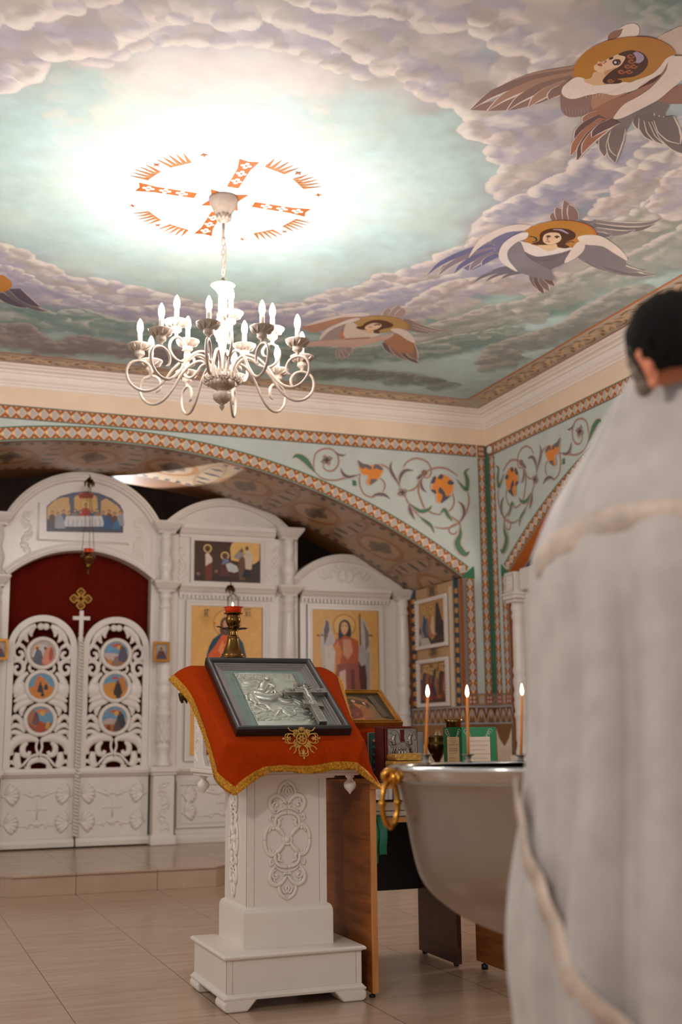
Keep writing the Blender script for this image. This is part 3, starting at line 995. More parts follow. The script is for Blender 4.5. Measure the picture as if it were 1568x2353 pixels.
H3 = [(560, 190), (700, 155), (820, 150), (950, 165), (1050, 205), (1087, 245), (1080, 285), (1000, 300), (900, 315), (760, 325), (640, 300), (560, 260)]
SA.poly(q3(H3), (190, 130, 70), smooth=1)
SA.poly([z3((820 + (p[0] - 826) * .97, 235 + (p[1] - 235) * .97)) for p in H3], (182, 146, 92), smooth=1)
SA.poly(q3([(905, 290), (980, 278), (1060, 300), (1125, 350), (1148, 425), (1060, 385), (1000, 345)]), WHT, smooth=1)
SA.poly(q3([(440, 230), (300, 310), (203, 392), (300, 392), (390, 380), (420, 300)]), (170, 154, 150), smooth=1)
SA.poly(q3([(460, 235), (540, 222), (600, 280), (700, 320), (800, 335), (700, 372), (440, 385), (430, 310)]), (226, 206, 190), smooth=1)
SA.poly(q3([(440, 290), (395, 330), (400, 378), (450, 376), (430, 335)]), (198, 130, 96), smooth=1)
SA.poly(q3([(600, 285), (680, 280), (760, 285), (745, 325), (660, 320)]), (226, 190, 156), smooth=1)
SA.poly(q3([(560, 262), (620, 252), (650, 225), (720, 196), (800, 192), (880, 208), (935, 242), (905, 268), (850, 278), (790, 300), (800, 325), (740, 322), (735, 300), (700, 292), (600, 288)]), (96, 62, 46), smooth=1)
SA.poly(q3([(648, 276), (670, 246), (740, 222), (812, 238), (800, 266), (750, 290), (690, 292)]), (232, 200, 170), smooth=1)
SA.stroke(q3([(745, 246), (775, 236), (800, 246)]), .02, (96, 70, 58))
SA.stroke(q3([(690, 270), (700, 262), (716, 270)]), .014, (190, 120, 100))
SA.poly(q3([(600, 182), (540, 174), (400, 220), (270, 280), (203, 350), (203, 392), (300, 300), (430, 238), (545, 206)]), (228, 214, 202), smooth=1)
SA.poly(q3([(90, 410), (300, 392), (500, 382), (700, 372), (860, 340), (940, 322), (900, 372), (740, 425), (520, 466), (300, 455), (80, 455)]), (210, 178, 160), smooth=1)
SA.stroke(q3([(450, 385), (600, 375), (700, 370)]), .03, (176, 126, 104))
# edge of the seraph at the left
SA.d = 0.0012
feathers(SA, zp, [(-4, 674), (20, 668), (34, 664)], [(70, 706), (112, 716), (96, 706)], .09, (116, 104, 112), (96, 86, 100))
SA.poly([(-30, 640), (0, 631), (15, 637), (27, 650), (24, 662), (8, 670), (-30, 672)], (198, 132, 60), smooth=1)
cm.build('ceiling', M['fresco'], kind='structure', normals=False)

# ---- cornice mouldings (mitred in the corner)
prof = [(0, 3.955), (.012, 3.955), (.016, 3.975), (.028, 3.982), (.030, 3.995), (.048, 4.010), (.058, 4.035), (.062, 4.055), (.078, 4.058), (.082, 4.066), (.080, 4.074), (.092, 4.080), (.116, 4.086), (.120, 4.096), (.134, 4.100), (.146, 4.108), (.146, 4.122), (0, 4.122)]
mbk, mrt = MB(), MB()
vs, fs = [], []
n = len(prof)
for d, z in prof:
    vs += [(-1.95, YB - d, z), (XR - d, YB - d, z)]
fs = [(2 * i, 2 * i + 1, 2 * i + 3, 2 * i + 2) for i in range(n - 1)]
mbk.add(vs, fs).build('trim_1', M['plaster'], kind='structure')
vs = []
for d, z in prof:
    vs += [(XR - d, YB - d, z), (XR - d, 2.4, z)]
mrt.add(vs, fs).build('trim_2', M['plaster'], kind='structure')

# ---- painted walls
BLUE, CREAM, GRN, OCH, GRYD = (196, 204, 197), (238, 212, 184), (70, 120, 98), (168, 96, 44), (186, 178, 170)


def pathpos(path):
    p = [np.array(a, float) for a in path]
    seg = [np.linalg.norm(b - a) for a, b in zip(p, p[1:])]
    cum = np.concatenate([[0], np.cumsum(seg)])
    xs = np.array(p)

    def pos(s, t):
        c = np.array([np.interp(s, cum, xs[:, 0]), np.interp(s, cum, xs[:, 1])])
        e = .01
        a = np.array([np.interp(s - e, cum, xs[:, 0]), np.interp(s - e, cum, xs[:, 1])])
        b = np.array([np.interp(s + e, cum, xs[:, 0]), np.interp(s + e, cum, xs[:, 1])])
        d = (b - a) / np.linalg.norm(b - a)
        return c + np.array([-d[1], d[0]]) * t
    return pos, cum[-1]


def band(A, path, w, cell=.088, line=GRN):
    pos, L = pathpos(path)
    h = w / 2
    ns = max(2, int(L / .12))
    d0 = A.d

    def strip(t0, t1, col, dd):
        A.d = d0 + dd
        for k in range(ns):
            a, b = L * k / ns, L * (k + 1) / ns
            A.poly([pos(a, t0), pos(b, t0), pos(b, t1), pos(a, t1)], col, raw=True, step=False)
    strip(-h, h, OCH, .0004)
    strip(h - .010, h, line, .0012)
    strip(-h, -h + .010, line, .0012)
    nc = max(1, round(L / cell))
    c = L / nc
    hh = h - .012
    for k in range(nc):
        s = k * c
        A.d = d0 + .0007
        A.poly([pos(s, 0), pos(s + c / 2, hh), pos(s + c, 0), pos(s + c / 2, -hh)], (222, 206, 188), raw=True, step=False)
        A.d = d0 + .0010
        g = .10
        A.poly([pos(s + c * g, 0), pos(s + c / 2, hh * (1 - 2 * g) + .004), pos(s + c * (1 - g), 0), pos(s + c / 2, -hh * (1 - 2 * g) - .004)], GRYD, raw=True, step=False)
        A.d = d0 + .0014
        A.poly([pos(s + c * .86 + c * .15 * cos(a), hh * .36 * sin(a)) for a in np.linspace(0, 2 * PI, 9)[:-1]], (240, 196, 140), raw=True, step=False)
        for sg in (1, -1):
            A.poly([pos(s + c * .12, sg * hh), pos(s + c * .02, sg * hh * .72), pos(s - c * .08, sg * hh * .86), pos(s - c * .02, sg * hh)], (238, 192, 138), raw=True, step=False)
    A.d = d0


def scrolls(A):
    z = zm(660, 1010, .287)
    L = lambda pts: [z(p) for p in pts]
    ST, GR, GY, OR, PK = (172, 132, 112), (84, 124, 98), (112, 104, 108), (226, 138, 58), (212, 178, 160)

    def lf(pts, w, col=GR):
        A.stroke(L(pts), [w * .15, w * .8, w * 1.2, w * 1.25, w * .9, w * .2], PK)
        A.stroke(L(pts), [w * .05, w * .5, w * .85, w * .9, w * .6, w * .1], col)
    st = lambda pts, w=.017: A.stroke(L(pts), [w * .6, w, w, w, w * .6], ST)
    st([(225, 265), (213, 200), (225, 120), (265, 85), (320, 72), (370, 85), (405, 130), (412, 185), (395, 225), (360, 252), (320, 250), (292, 225), (290, 196)])
    st([(225, 262), (270, 305), (330, 325), (400, 325), (450, 312), (520, 300), (580, 278)])
    st([(585, 275), (578, 330), (590, 390), (620, 440), (670, 462), (705, 460)])
    st([(740, 305), (775, 340), (782, 380), (765, 420)])
    st([(700, 200), (765, 205), (820, 242), (850, 290)])
    st([(930, 225), (955, 185), (1010, 155), (1065, 155), (1120, 180), (1150, 230), (1150, 280), (1120, 308), (1095, 296)])
    st([(955, 410), (1000, 405), (1040, 375), (1060, 330), (1090, 280)])
    st([(1100, 285), (1060, 350), (1052, 420), (1075, 490), (1105, 555), (1170, 592), (1230, 602)], .02)
    st([(1115, 262), (1150, 240), (1220, 225), (1290, 240), (1365, 292)], .02)
    st([(1440, 405), (1457, 480), (1440, 570), (1405, 635), (1375, 672)], .02)
    st([(1325, 430), (1337, 500), (1312, 560), (1265, 585)])
    st([(1180, 700), (1240, 712), (1300, 706), (1350, 685), (1378, 662), (1400, 630)])
    st([(1265, 590), (1330, 630), (1378, 668), (1392, 730)], .02)
    st([(1375, 668), (1320, 690), (1295, 720), (1310, 752), (1342, 755), (1360, 732)])
    st([(945, 455), (965, 500), (990, 520)])
    st([(1055, 612), (1010, 560), (975, 510)])
    st([(880, 345), (905, 380)])
    lf([(40, 150), (70, 132), (110, 142), (150, 172), (190, 220), (228, 268)], .060)
    lf([(370, 85), (400, 115), (440, 128), (470, 120)], .022, GY)
    lf([(428, 225), (445, 270), (490, 300), (575, 282)], .034, GY)
    lf([(670, 462), (720, 440), (780, 445), (825, 478)], .034, GY)
    lf([(838, 172), (826, 232), (852, 292), (898, 360)], .034, GY)
    lf([(900, 365), (905, 300), (945, 250), (1012, 248)], .034, GY)
    lf([(1080, 300), (1070, 350), (1085, 395), (1118, 425)], .030, GY)
    lf([(1095, 265), (1060, 300), (1036, 318)], .030, GY)
    lf([(1352, 312), (1392, 365), (1435, 402), (1443, 330), (1425, 262), (1458, 232)], .046)
    lf([(1365, 495), (1405, 530), (1417, 600), (1378, 662)], .036, GY)
    lf([(970, 505), (1015, 545), (1070, 575), (1130, 562), (1158, 530)], .040)
    lf([(975, 512), (985, 570), (1020, 642)], .036, GY)
    lf([(1055, 612), (1100, 650), (1150, 690), (1178, 750)], .034)
    lf([(1222, 602), (1258, 560), (1290, 612), (1325, 655)], .040)
    lf([(1385, 685), (1385, 760), (1362, 830), (1392, 892), (1430, 918), (1460, 898)], .072)
    A.poly(L([(520, 325), (550, 330), (556, 370), (525, 372)]), GR)
    for (x, y, r) in ((316, 166, 58), (922, 425, 52)):
        A.poly(L([(x + r * (1 if k % 2 else .62) * cos(k * PI / 4 + .4), y + r * .95 * (1 if k % 2 else .62) * sin(k * PI / 4 + .4)) for k in range(8)]), PK)
        A.poly(L([(x + r * (.9 if k % 2 else .5) * cos(k * PI / 4 + .4), y + r * .85 * (.9 if k % 2 else .5) * sin(k * PI / 4 + .4)) for k in range(8)]), (116, 100, 98))
        A.disc(z((x - 4, y + 2)), 6, 6, (92, 72, 70))
        for k in range(4):
            A.disc(z((x + r * .5 * cos(k * PI / 2 + .9), y + r * .5 * sin(k * PI / 2 + .9))), 4, 4, (150, 136, 130), step=False)
    A.poly(L([(562, 165), (600, 190), (650, 205), (700, 195), (755, 205), (772, 250), (745, 305), (705, 345), (655, 372), (625, 340), (640, 298), (600, 288), (575, 240)]), PK, smooth=1)
    A.poly(L([(572, 190), (610, 205), (650, 215), (700, 205), (750, 215), (762, 252), (738, 300), (700, 338), (658, 360), (638, 338), (650, 290), (605, 278), (582, 240)]), OR, smooth=1)
    A.poly(L([(565, 168), (605, 192), (655, 205), (680, 235), (650, 240), (630, 225), (600, 235), (578, 215)]), GY, smooth=1)
    A.poly(L([(700, 200), (740, 208), (768, 240), (740, 245), (715, 232), (690, 240)]), GY, smooth=1)
    A.poly(L([(668, 315), (725, 320), (700, 345), (660, 368)]), GY)
    A.poly(L([(1150, 350), (1165, 300), (1215, 285), (1245, 275), (1290, 292), (1330, 335), (1335, 395), (1315, 450), (1265, 475), (1228, 515), (1190, 498), (1185, 440), (1148, 405)]), PK, smooth=1)
    A.poly(L([(1165, 350), (1180, 312), (1220, 298), (1245, 285), (1288, 302), (1318, 340), (1325, 395), (1300, 445), (1260, 465), (1225, 505), (1198, 490), (1195, 435), (1162, 400)]), OR, smooth=1)
    for P_ in ([(1150, 350), (1170, 300), (1190, 300), (1180, 345)], [(1205, 310), (1225, 280), (1250, 290), (1235, 318)], [(1280, 350), (1305, 325), (1335, 350), (1310, 365)], [(1150, 405), (1185, 405), (1188, 440)], [(1222, 382), (1255, 415), (1275, 455), (1310, 450), (1230, 512), (1242, 450), (1210, 420)], ):
        A.poly(L(P_), (86, 82, 92), smooth=1)
    A.disc(z((1098, 268)), 7, 7, (150, 112, 96))


def paint_wall(name, fr, st, length, niche):
    A = Art(fr, d=0.0)
    mb = A.mb
    mb.col = srgb(*BLUE)
    edge = st[0]
    H = S0 - edge

    def az(s):
        return archz((s - S0) / H * ARC_H)
    ss = np.linspace(edge, 2 * S0 - edge, 61)
    A.poly(rect(-.0, edge, 0, ZC), BLUE, step=False)
    A.poly(rect(2 * S0 - edge, length, 0, ZC), BLUE, step=False)
    for a, b in zip(ss, ss[1:]):
        A.poly([(a, az(a)), (b, az(b)), (b, ZC), (a, ZC)], BLUE, step=False)
    A.d = 0.0006
    A.rect(0, 2 * S0, 3.803, ZC, CREAM)
    # frieze, arch band, upright bands
    A.d = 0.0008
    band(A, [(0.11, 3.744), (2 * S0, 3.744)], .118, line=(96, 112, 104))
    top = [(s, az(s)) for s in np.linspace(edge + .0, S0 + 3.29, 80)]
    off = []
    for k, (s, z) in enumerate(top):
        a, b = top[max(0, k - 1)], top[min(len(top) - 1, k + 1)]
        d = np.array(b) - np.array(a)
        d /= np.linalg.norm(d)
        off.append((s - d[1] * .062, z + d[0] * .062))
    band(A, off, .118)
    A.d += .0014
    A.poly([(st[0], 2.52), (st[0], az(st[0]) + .02), (st[0] - .115, 2.64), (st[2] - .006, 2.60), (st[2] - .006, 2.52)], (56, 118, 84))
    A.d = 0.0008
    band(A, [((st[1] + st[2]) / 2, 2.52), ((st[1] + st[2]) / 2, 1.465)], st[1] - st[2], .1, line=(120, 122, 120))
    band(A, [((st[3] + st[4]) / 2, 3.68), ((st[3] + st[4]) / 2, 1.465)], st[3] - st[4], .1, line=(96, 112, 104))
    A.d = 0.0010
    A.rect(0, st[4], 1.355, 3.80, (72, 112, 90))
    A.rect(st[1], st[0], 1.355, 2.52, (140, 134, 134))
    # corner square of the frieze
    A.d = .0026
    A.rect(st[4], st[3], 3.685, 3.803, (150, 84, 42))
    for i in range(2):
        for j in range(2):
            A.disc((st[4] + (st[3] - st[4]) * (.32 + .36 * i), 3.744 + (j - .5) * .046), .014, .018, (206, 176, 150), n=10, step=False)
    # dado: row of squares, arcs, brown cloth-painted base
    A.d = .0026
    A.rect(0, edge, 1.355, 1.465, (140, 120, 104))
    xs = [(st[0], st[2]), (st[2], st[3]), (st[3], st[4])]
    for i, (b, a) in enumerate(xs):
        c, w = (a + b) / 2, (b - a)
        if i == 1:
            A.rect(a + .008, b - .008, 1.37, 1.452, (204, 150, 84))
            A.disc((c, 1.41), w * .34, .034, (176, 172, 166), n=10)
        else:
            A.poly(circ(c, 1.41, w * .44, .046, 12), (170, 86, 32))
            for p, q_ in ((-1, -1), (1, -1), (-1, 1), (1, 1)):
                A.disc((c + p * w * .17, 1.41 + q_ * .018), w * .12, .014, (196, 186, 176), n=8, step=False)
            A.step()
    A.rect(0, edge, 1.19, 1.355, (112, 62, 40))
    A.rect(0, edge, 1.340, 1.356, (170, 166, 164))
    A.rect(0, edge, 1.192, 1.206, (170, 166, 164))
    lotus(A, 0, edge, 1.206, 1.340)
    A.rect(0, edge, 0, 1.19, (132, 92, 58))
    drape(A, .02, edge - .02, 1.16, .30)
    A.d = 0.003
    A.inmap = lambda p: (XR - P(p[0], p[1], 1, YB)[0], P(p[0], p[1], 1, YB)[2])
    A.eps = .00008
    scrolls(A)
    return A


def lotus(A, s0, s1, z0, z1, w=.115):
    n = max(1, round((s1 - s0) / w))
    w = (s1 - s0) / n
    h = z1 - z0
    for k in range(n):
        c = s0 + (k + .5) * w
        A.poly([(c - w * .5, z0), (c - w * .42, z0 + h * .3), (c - w * .2, z0 + h * .8), (c, z0 + h * .92), (c + w * .2, z0 + h * .8), (c + w * .42, z0 + h * .3), (c + w * .5, z0)], (186, 156, 118), step=False)
        A.d += .0002
        A.poly([(c - w * .36, z0), (c - w * .26, z0 + h * .3), (c, z0 + h * .72), (c + w * .26, z0 + h * .3), (c + w * .36, z0)], (132, 96, 62), step=False)
        A.d += .0002
        A.poly([(c - w * .16, z0 + h * .62), (c, z0 + h * .7), (c + w * .16, z0 + h * .62), (c, z0 + h * .25)], (172, 170, 172), step=False)
        A.poly([(c + w * .5 - w * .14, z0 + h * .95), (c + w * .5 + w * .14, z0 + h * .95), (c + w * .5, z0 + h * .45)], (170, 172, 178), step=False)
        A.poly([(c - w * .4, z0), (c + w * .4, z0), (c, z0 + h * .12)], (52, 84, 98), step=False)
        A.d -= .0004
    A.step(3)


def drape(A, s0, s1, z0, z1):
    w = s1 - s0
    A.poly([(s0, z0), (s0 + w * .2, z0 - .10), (s0 + w * .5, z0 - .17), (s0 + w * .8, z0 - .10), (s1, z0), (s1 - w * .06, z0 - .3), (s1 - w * .1, z1), (s0 + w * .1, z1), (s0 + w * .06, z0 - .3)], (222, 206, 184))
    for k in range(6):
        x = s0 + w * (.16 + .13 * k)
        A.poly([(x, z0 - .12 - .05 * sin((k + .5) / 6 * PI)), (x + w * .045, z0 - .2), (x + w * .04, z1), (x - .002, z1)], (190, 166, 136), step=False)
    A.step()


frb = frame((XR, YB, 0), (-1, 0, 0), (0, 0, 1), (0, -1, 0))
frr = frame((XR, YB, 0), (0, -1, 0), (0, 0, 1), (-1, 0, 0))
WB = paint_wall('back', frb, [.291, .265, .174, .097, .018, 0], 7.2, False)
# reveal of the arch (right jamb) painted strips + left jamb
D = YI + .02 - YB
frv = frame((XREV, YB, 0), (0, 1, 0), (0, 0, 1), (-1, 0, 0))
zt = archz(ARC_H)
A = Art(frv, mb=WB.mb)
A.rect(0, D + .3, 0, zt, (196, 160, 118), step=False)
A.d = .0006
A.rect(0, .075, 1.355, zt, (168, 92, 40))
A.rect(.075, .095, 1.355, zt, (140, 134, 134))
for (a, b) in ((.095, .20), (1.04, 1.17)):
    A.rect(a, b, 1.355, zt, (62, 74, 82))
    k = 0
    z = 1.38
    while z < zt - .05:
        A.poly([(a + .02, z), (b - .02, z + .01), (b - .015, z + .045), ((a + b) / 2, z + .058), (a + .015, z + .045)], (204, 146, 76), step=False)
        z += .092
A.rect(.20, .225, 1.355, zt, (168, 160, 154))
A.rect(1.17, 1.28, 1.355, zt, (166, 92, 40))
A.rect(.225, .30, 1.355, zt - .05, (228, 204, 172))
# ornament over the upper wall icon and between the two
for zc_ in (2.44, 1.86):
    A.poly([(.66 + .14 * cos(a) * (1 if k % 2 else .7), zc_ + .04 + .10 * sin(a) * (1 if k % 2 else .7)) for k, a in enumerate(np.linspace(0, 2 * PI, 17)[:-1])], (176, 130, 76))
    A.poly([(.66 + .09 * cos(a) * (1 if k % 2 else .6), zc_ + .04 + .07 * sin(a) * (1 if k % 2 else .6)) for k, a in enumerate(np.linspace(0, 2 * PI, 9)[:-1])], (104, 92, 80))
A.rect(0, D + .3, 1.19, 1.355, (112, 62, 40))
A.rect(0, D + .3, 1.340, 1.356, (170, 166, 164))
A.rect(0, D + .3, 1.192, 1.206, (170, 166, 164))
lotus(A, 0, D, 1.206, 1.340, .13)
A.rect(0, D + .3, 0, 1.19, (150, 108, 68))
drape(A, .16, .58, 1.15, .3)
drape(A, .62, 1.10, 1.15, .3)
A2 = Art(frame((2 * XA - XREV, YB, 0), (0, 1, 0), (0, 0, 1), (1, 0, 0)), mb=WB.mb)
A2.rect(0, D + .3, 0, zt, (168, 120, 72), step=False)
WB.mb.build('wall_back', M['paint'], kind='structure', normals=False)

# soffit of the arch: painted medallions on glossy paint
L_arc = 2 * ARC_R * math.asin(ARC_H / ARC_R)
RS = Raster(0, L_arc, 0, D + .25, 0.012, (176, 144, 112))
RS.img *= (1 + .05 * RS.N1 + .04 * RS.N3)[..., None]


def rs_mask(m, col, a=1.0):
    RS.img[m] = RS.img[m] * (1 - a) + np.array(srgb(*col)[:3]) * a


Vv, Uu = RS.V, RS.U
rs_mask((Vv < .09), (128, 82, 46))
rs_mask((Vv > 1.14), (120, 78, 46))
fr_ = np.mod(Uu, .105) / .105
rs_mask((abs(fr_ - .5) < .24) & (abs(Vv - .13) < .03 + .02 * RS.N2), (58, 60, 66))
rs_mask((abs(fr_ - .5) < .24) & (abs(Vv - 1.09) < .03 + .02 * RS.N2), (58, 60, 66))
uc = L_arc / 2
for k in range(-5, 6):
    c = uc + k * .72 - .04
    e = np.hypot((Uu - c) / .25, (Vv - .61) / .30)
    rs_mask(e < 1, (166, 112, 60))
    rs_mask(e < .78, (186, 152, 118))
    dd = abs(Uu - c) / .13 + abs(Vv - .61) / .22 + .25 * RS.N2
    rs_mask(dd < 1, (122, 98, 72))
    rs_mask((dd < .62) & (RS.N2 > -.1), (92, 78, 66))
    c2 = c + .36
    for (du, dv, a, b) in ((0, -.26, .055, .028), (.02, -.06, .07, .03), (-.02, .14, .07, .03), (0, .30, .05, .03)):
        rs_mask(np.hypot((Uu - c2 - du) / a, (Vv - .61 - dv) / b) + .3 * RS.N2 < 1, (62, 64, 70))
    rs_mask((abs(np.hypot((Uu - c2) / .10, (Vv - .61) / .42) - 1) < .12), (150, 112, 78), .7)
vs = []
for j in range(RS.nv):
    for i in range(RS.nu):
        a = (RS.U[j, i] - L_arc / 2) / ARC_R
        vs.append((XA + ARC_R * sin(a), YB + RS.V[j, i], ARC_TOP - ARC_R + ARC_R * cos(a)))
idx = np.arange(RS.nu * RS.nv).reshape(RS.nv, RS.nu)
q = np.stack([idx[:-1, :-1], idx[1:, :-1], idx[1:, 1:], idx[:-1, 1:]], -1).reshape(-1, 4)
sm = MB()
sm.v, sm.f, sm.sm = vs, q.tolist(), [True] * len(q)
sm.c = np.concatenate([RS.img.reshape(-1, 3).clip(0, 1), np.ones((RS.nu * RS.nv, 1))], 1).tolist()
sm.build('ceiling_arch', M['soffit'], kind='structure', normals=False)

# right wall with the matching arch
WR = paint_wall('right', frr, [.33, .315, .213, .156, .05, 0], 7.25, True)
A = Art(frame((XR, YB - .33, 0), (1, 0, 0), (0, 0, 1), (0, -1, 0)), mb=WR.mb)
A.rect(0, 1.1, 0, archz(ARC_H), (168, 92, 40), step=False)
ss = np.linspace(-3.255, 3.255, 50)
for d0, d1, col in ((0, .12, (168, 92, 40)), (.12, .14, (140, 134, 134)), (.14, .30, (44, 56, 72)), (.30, 1.1, (168, 140, 110))):
    for a, b in zip(ss, ss[1:]):
        za, zb = archz(a / 3.255 * ARC_H), archz(b / 3.255 * ARC_H)
        ya, yb = YB - S0 + a, YB - S0 + b
        WR.mb.add([(XR + d0, ya, za), (XR + d1, ya, za), (XR + d1, yb, zb), (XR + d0, yb, zb)], [(0, 1, 2, 3)], cols=[srgb(*col)] * 4)
WR.mb.build('wall_right', M['paint'], kind='structure', normals=False)
mb = MB()
mb.box(6.33, 6.4, -1.6, YB, 0, ZC)
mb.build('wall_niche', mat('niche_wall', (150, 122, 96), rough=.7), kind='structure')

# remaining enclosure: left wall, rear wall, sanctuary walls and its ceiling
M['dark_wall'] = mat('dark_sanctuary_wall', (96, 74, 62), rough=.8, noise=.3, nscale=5)
mb = MB()
mb.box(-2.08, 6.4, 13.9, 14.0, 0, ZC + .3)
mb.box(-2.08, -2.0, YB, 13.9, 0, ZC + .3)
mb.box(6.3, 6.4, YB, 13.9, 0, ZC + .3)
mb.build('wall_sanctuary', M['dark_wall'], kind='structure')
MB().box(-2.08, 6.4, YB + .01, 14.0, ZC + .22, ZC + .3).build('ceiling_sanctuary', M['dark_wall'], kind='structure')

# white round knob where the frieze turns the corner
t = MB()
t.lathe([(.0, .0), (.030, .0), (.036, .008), (.036, .026), (.026, .034), (.010, .034), (.006, .026), (0, .026)], o=(XR - .004, YB - .105, 3.738), axis=(-1, 0, 0), n=24)
t.build('wall_knob', M['white'], label='small white round knob on the wall frieze beside the corner', cat='wall fitting')
# ================================================================ iconostasis
FI = frame((0, YI, 0), (1, 0, 0), (0, 0, 1), (0, -1, 0))
AX = 1.655
WH = M['white']


def ipx(p):
    q = P(p[0], p[1], 1, YI)
    return (q[0], q[2])


def sl(mb, pts, r, flat=.6, d=0.0, n=8, sm=4, fr=FI, up=None):
    """carved strand lying on the face"""
    p = cr(pts, sm) if sm else pts
    nrm = fr(0, 0, 1) - fr(0, 0, 0)
    mb.tube([fr(a[0], a[1], d) for a in p], r, n=n, up=nrm, flat=flat)


def knob(mb, x, z, r, d=0.0, fr=FI, sx=1.0, sz=1.0, flat=.6):
    o = fr(x, z, d)
    u = fr(1, 0, 0) - fr(0, 0, 0)
    if abs(u[0]) > .5:
        mb.ball(o, r, 10, 6, sx=sx, sy=flat, sz=sz)
    else:
        mb.ball(o, r, 10, 6, sx=flat, sy=sx, sz=sz)


def run(mb, x0, x1, prof, y=YI):
    mb.prism(prof, lambda a, b, d: np.array([d, y - a, b]), x0, x1)


def archivolt(mb, cx, cz, R, a0, a1, prof, n=40, fr=FI):
    """prof: (radial offset, depth) closed section swept along the arc"""
    m = len(prof)
    vs, fs = [], []
    for k in range(n + 1):
        a = a0 + (a1 - a0) * k / n
        for (o, d) in prof:
            vs.append(fr(cx + (R + o) * cos(a), cz + (R + o) * sin(a), d))
    for k in range(n):
        for i in range(m):
            j = (i + 1) % m
            fs.append((k * m + i, k * m + j, (k + 1) * m + j, (k + 1) * m + i))
    fs += [tuple(range(m)), tuple(n * m + i for i in reversed(range(m)))]
    mb.add(vs, fs, False)


def moulded_frame(mb, x0, x1, z0, z1, w=.05, d0=.0, d1=.03, fr=FI):
    for (o, ww, dd) in ((0, w, d1 * .6), (0, w * .35, d1), (w * .75, w * .25, d1 * .85)):
        a, b = o, o + ww
        mb.prism(rect(x0 + a, x1 - a, z0 + a, z1 - a), fr, d0, dd, holes=[rect(x0 + b, x1 - b, z0 + b, z1 - b)])


def shell(mb, bx, bz, ang, r, fr=FI):
    for k in range(6):
        a = ang + (k - 2.5) * .34
        L = r * (1 - .05 * abs(k - 2.5))
        sl(mb, [(bx, bz), (bx + L * .5 * cos(a), bz + L * .5 * sin(a)), (bx + L * cos(a), bz + L * sin(a))], [r * .06, r * .19, r * .18], flat=.9, fr=fr, n=6, sm=2)
    knob(mb, bx - r * .06 * cos(ang), bz - r * .06 * sin(ang), r * .14, fr=fr)


def garland(mb, x0, x1, z, s=1, fr=FI):
    c, h = (x0 + x1) / 2, (x1 - x0)
    for sg in (-1, 1):
        X = lambda t: c + sg * t * h / 2
        sl(mb, [(X(.05), z + .0), (X(.35), z - .012 * s), (X(.65), z + .006 * s), (X(1), z + .016 * s)], [.008, .017, .015, .007], fr=fr, n=6, flat=.8)
        sl(mb, [(X(.12), z + .03 * s), (X(.06), z + .012 * s), (X(.2), z - .004 * s), (X(.26), z - .028 * s), (X(.16), z - .034 * s)], [.006, .014, .011, .006], fr=fr, n=6, flat=.8)
        sl(mb, [(X(.4), z), (X(.52), z + .022 * s), (X(.66), z + .02 * s)], [.007, .015, .005], fr=fr, n=6, flat=.8)
    knob(mb, c, z, .020, fr=fr, flat=.8)


def vscroll(mb, x, z0, z1, w, fr=FI, n=4):
    h = (z1 - z0) / n
    for k in range(n):
        s = 1 if k % 2 == 0 else -1
        z = z0 + k * h
        Q = lambda a, b: (x + s * a * w, z + b * h)
        sl(mb, [Q(-.25, 0), Q(.25, .2), Q(.42, .5), Q(.2, .78), Q(-.15, .72), Q(-.2, .5), Q(.02, .45)], [w * .10, w * .14, w * .13, w * .11, w * .09, w * .08], fr=fr, n=6)
        sl(mb, [Q(.2, .2), Q(.55, .1), Q(.5, -.12)], [w * .12, w * .12, w * .03], fr=fr, n=6)
        sl(mb, [Q(-.1, .75), Q(-.4, .85), Q(-.55, .65)], [w * .10, w * .12, w * .03], fr=fr, n=6)
        knob(mb, *Q(0, .52), w * .10, fr=fr)


def acanthus(mb, cx, cz, w, h, fr=FI, deep=1.0):
    for s in (-1, 1):
        Q = lambda a, b: (cx + s * a * w / 2, cz + b * h)
        r = h * .07
        sl(mb, [Q(0, -.35), Q(.18, -.42), Q(.30, -.15), Q(.22, .2), Q(.06, .25), Q(.02, .0), Q(.10, -.12)], [r, r * 1.4, r * 1.3, r * 1.1, r * .9, r * .7], fr=fr, n=7)
        sl(mb, [Q(.28, -.2), Q(.42, .12), Q(.58, .1), Q(.62, -.15), Q(.5, -.22), Q(.47, -.06)], [r * .8, r * 1.4, r * 1.2, r, r * .7], fr=fr, n=7)
        sl(mb, [Q(.6, -.1), Q(.74, -.28), Q(.9, -.2), Q(1.0, .02)], [r * .8, r * 1.3, r, r * .3], fr=fr, n=7)
        sl(mb, [Q(.66, -.2), Q(.8, .05), Q(.78, .3)], [r * .6, r * 1.2, r * .3], fr=fr, n=7)
        sl(mb, [Q(.22, .2), Q(.36, .42), Q(.5, .38)], [r * .7, r * 1.2, r * .3], fr=fr, n=7)
        sl(mb, [Q(.06, .1), Q(.1, .42), Q(.02, .6)], [r * .6, r * 1.3, r * .3], fr=fr, n=7)
    sl(mb, [(cx, cz - .4 * h), (cx, cz + .1 * h), (cx, cz + .55 * h)], [h * .05, h * .1, h * .03], fr=fr, n=7)


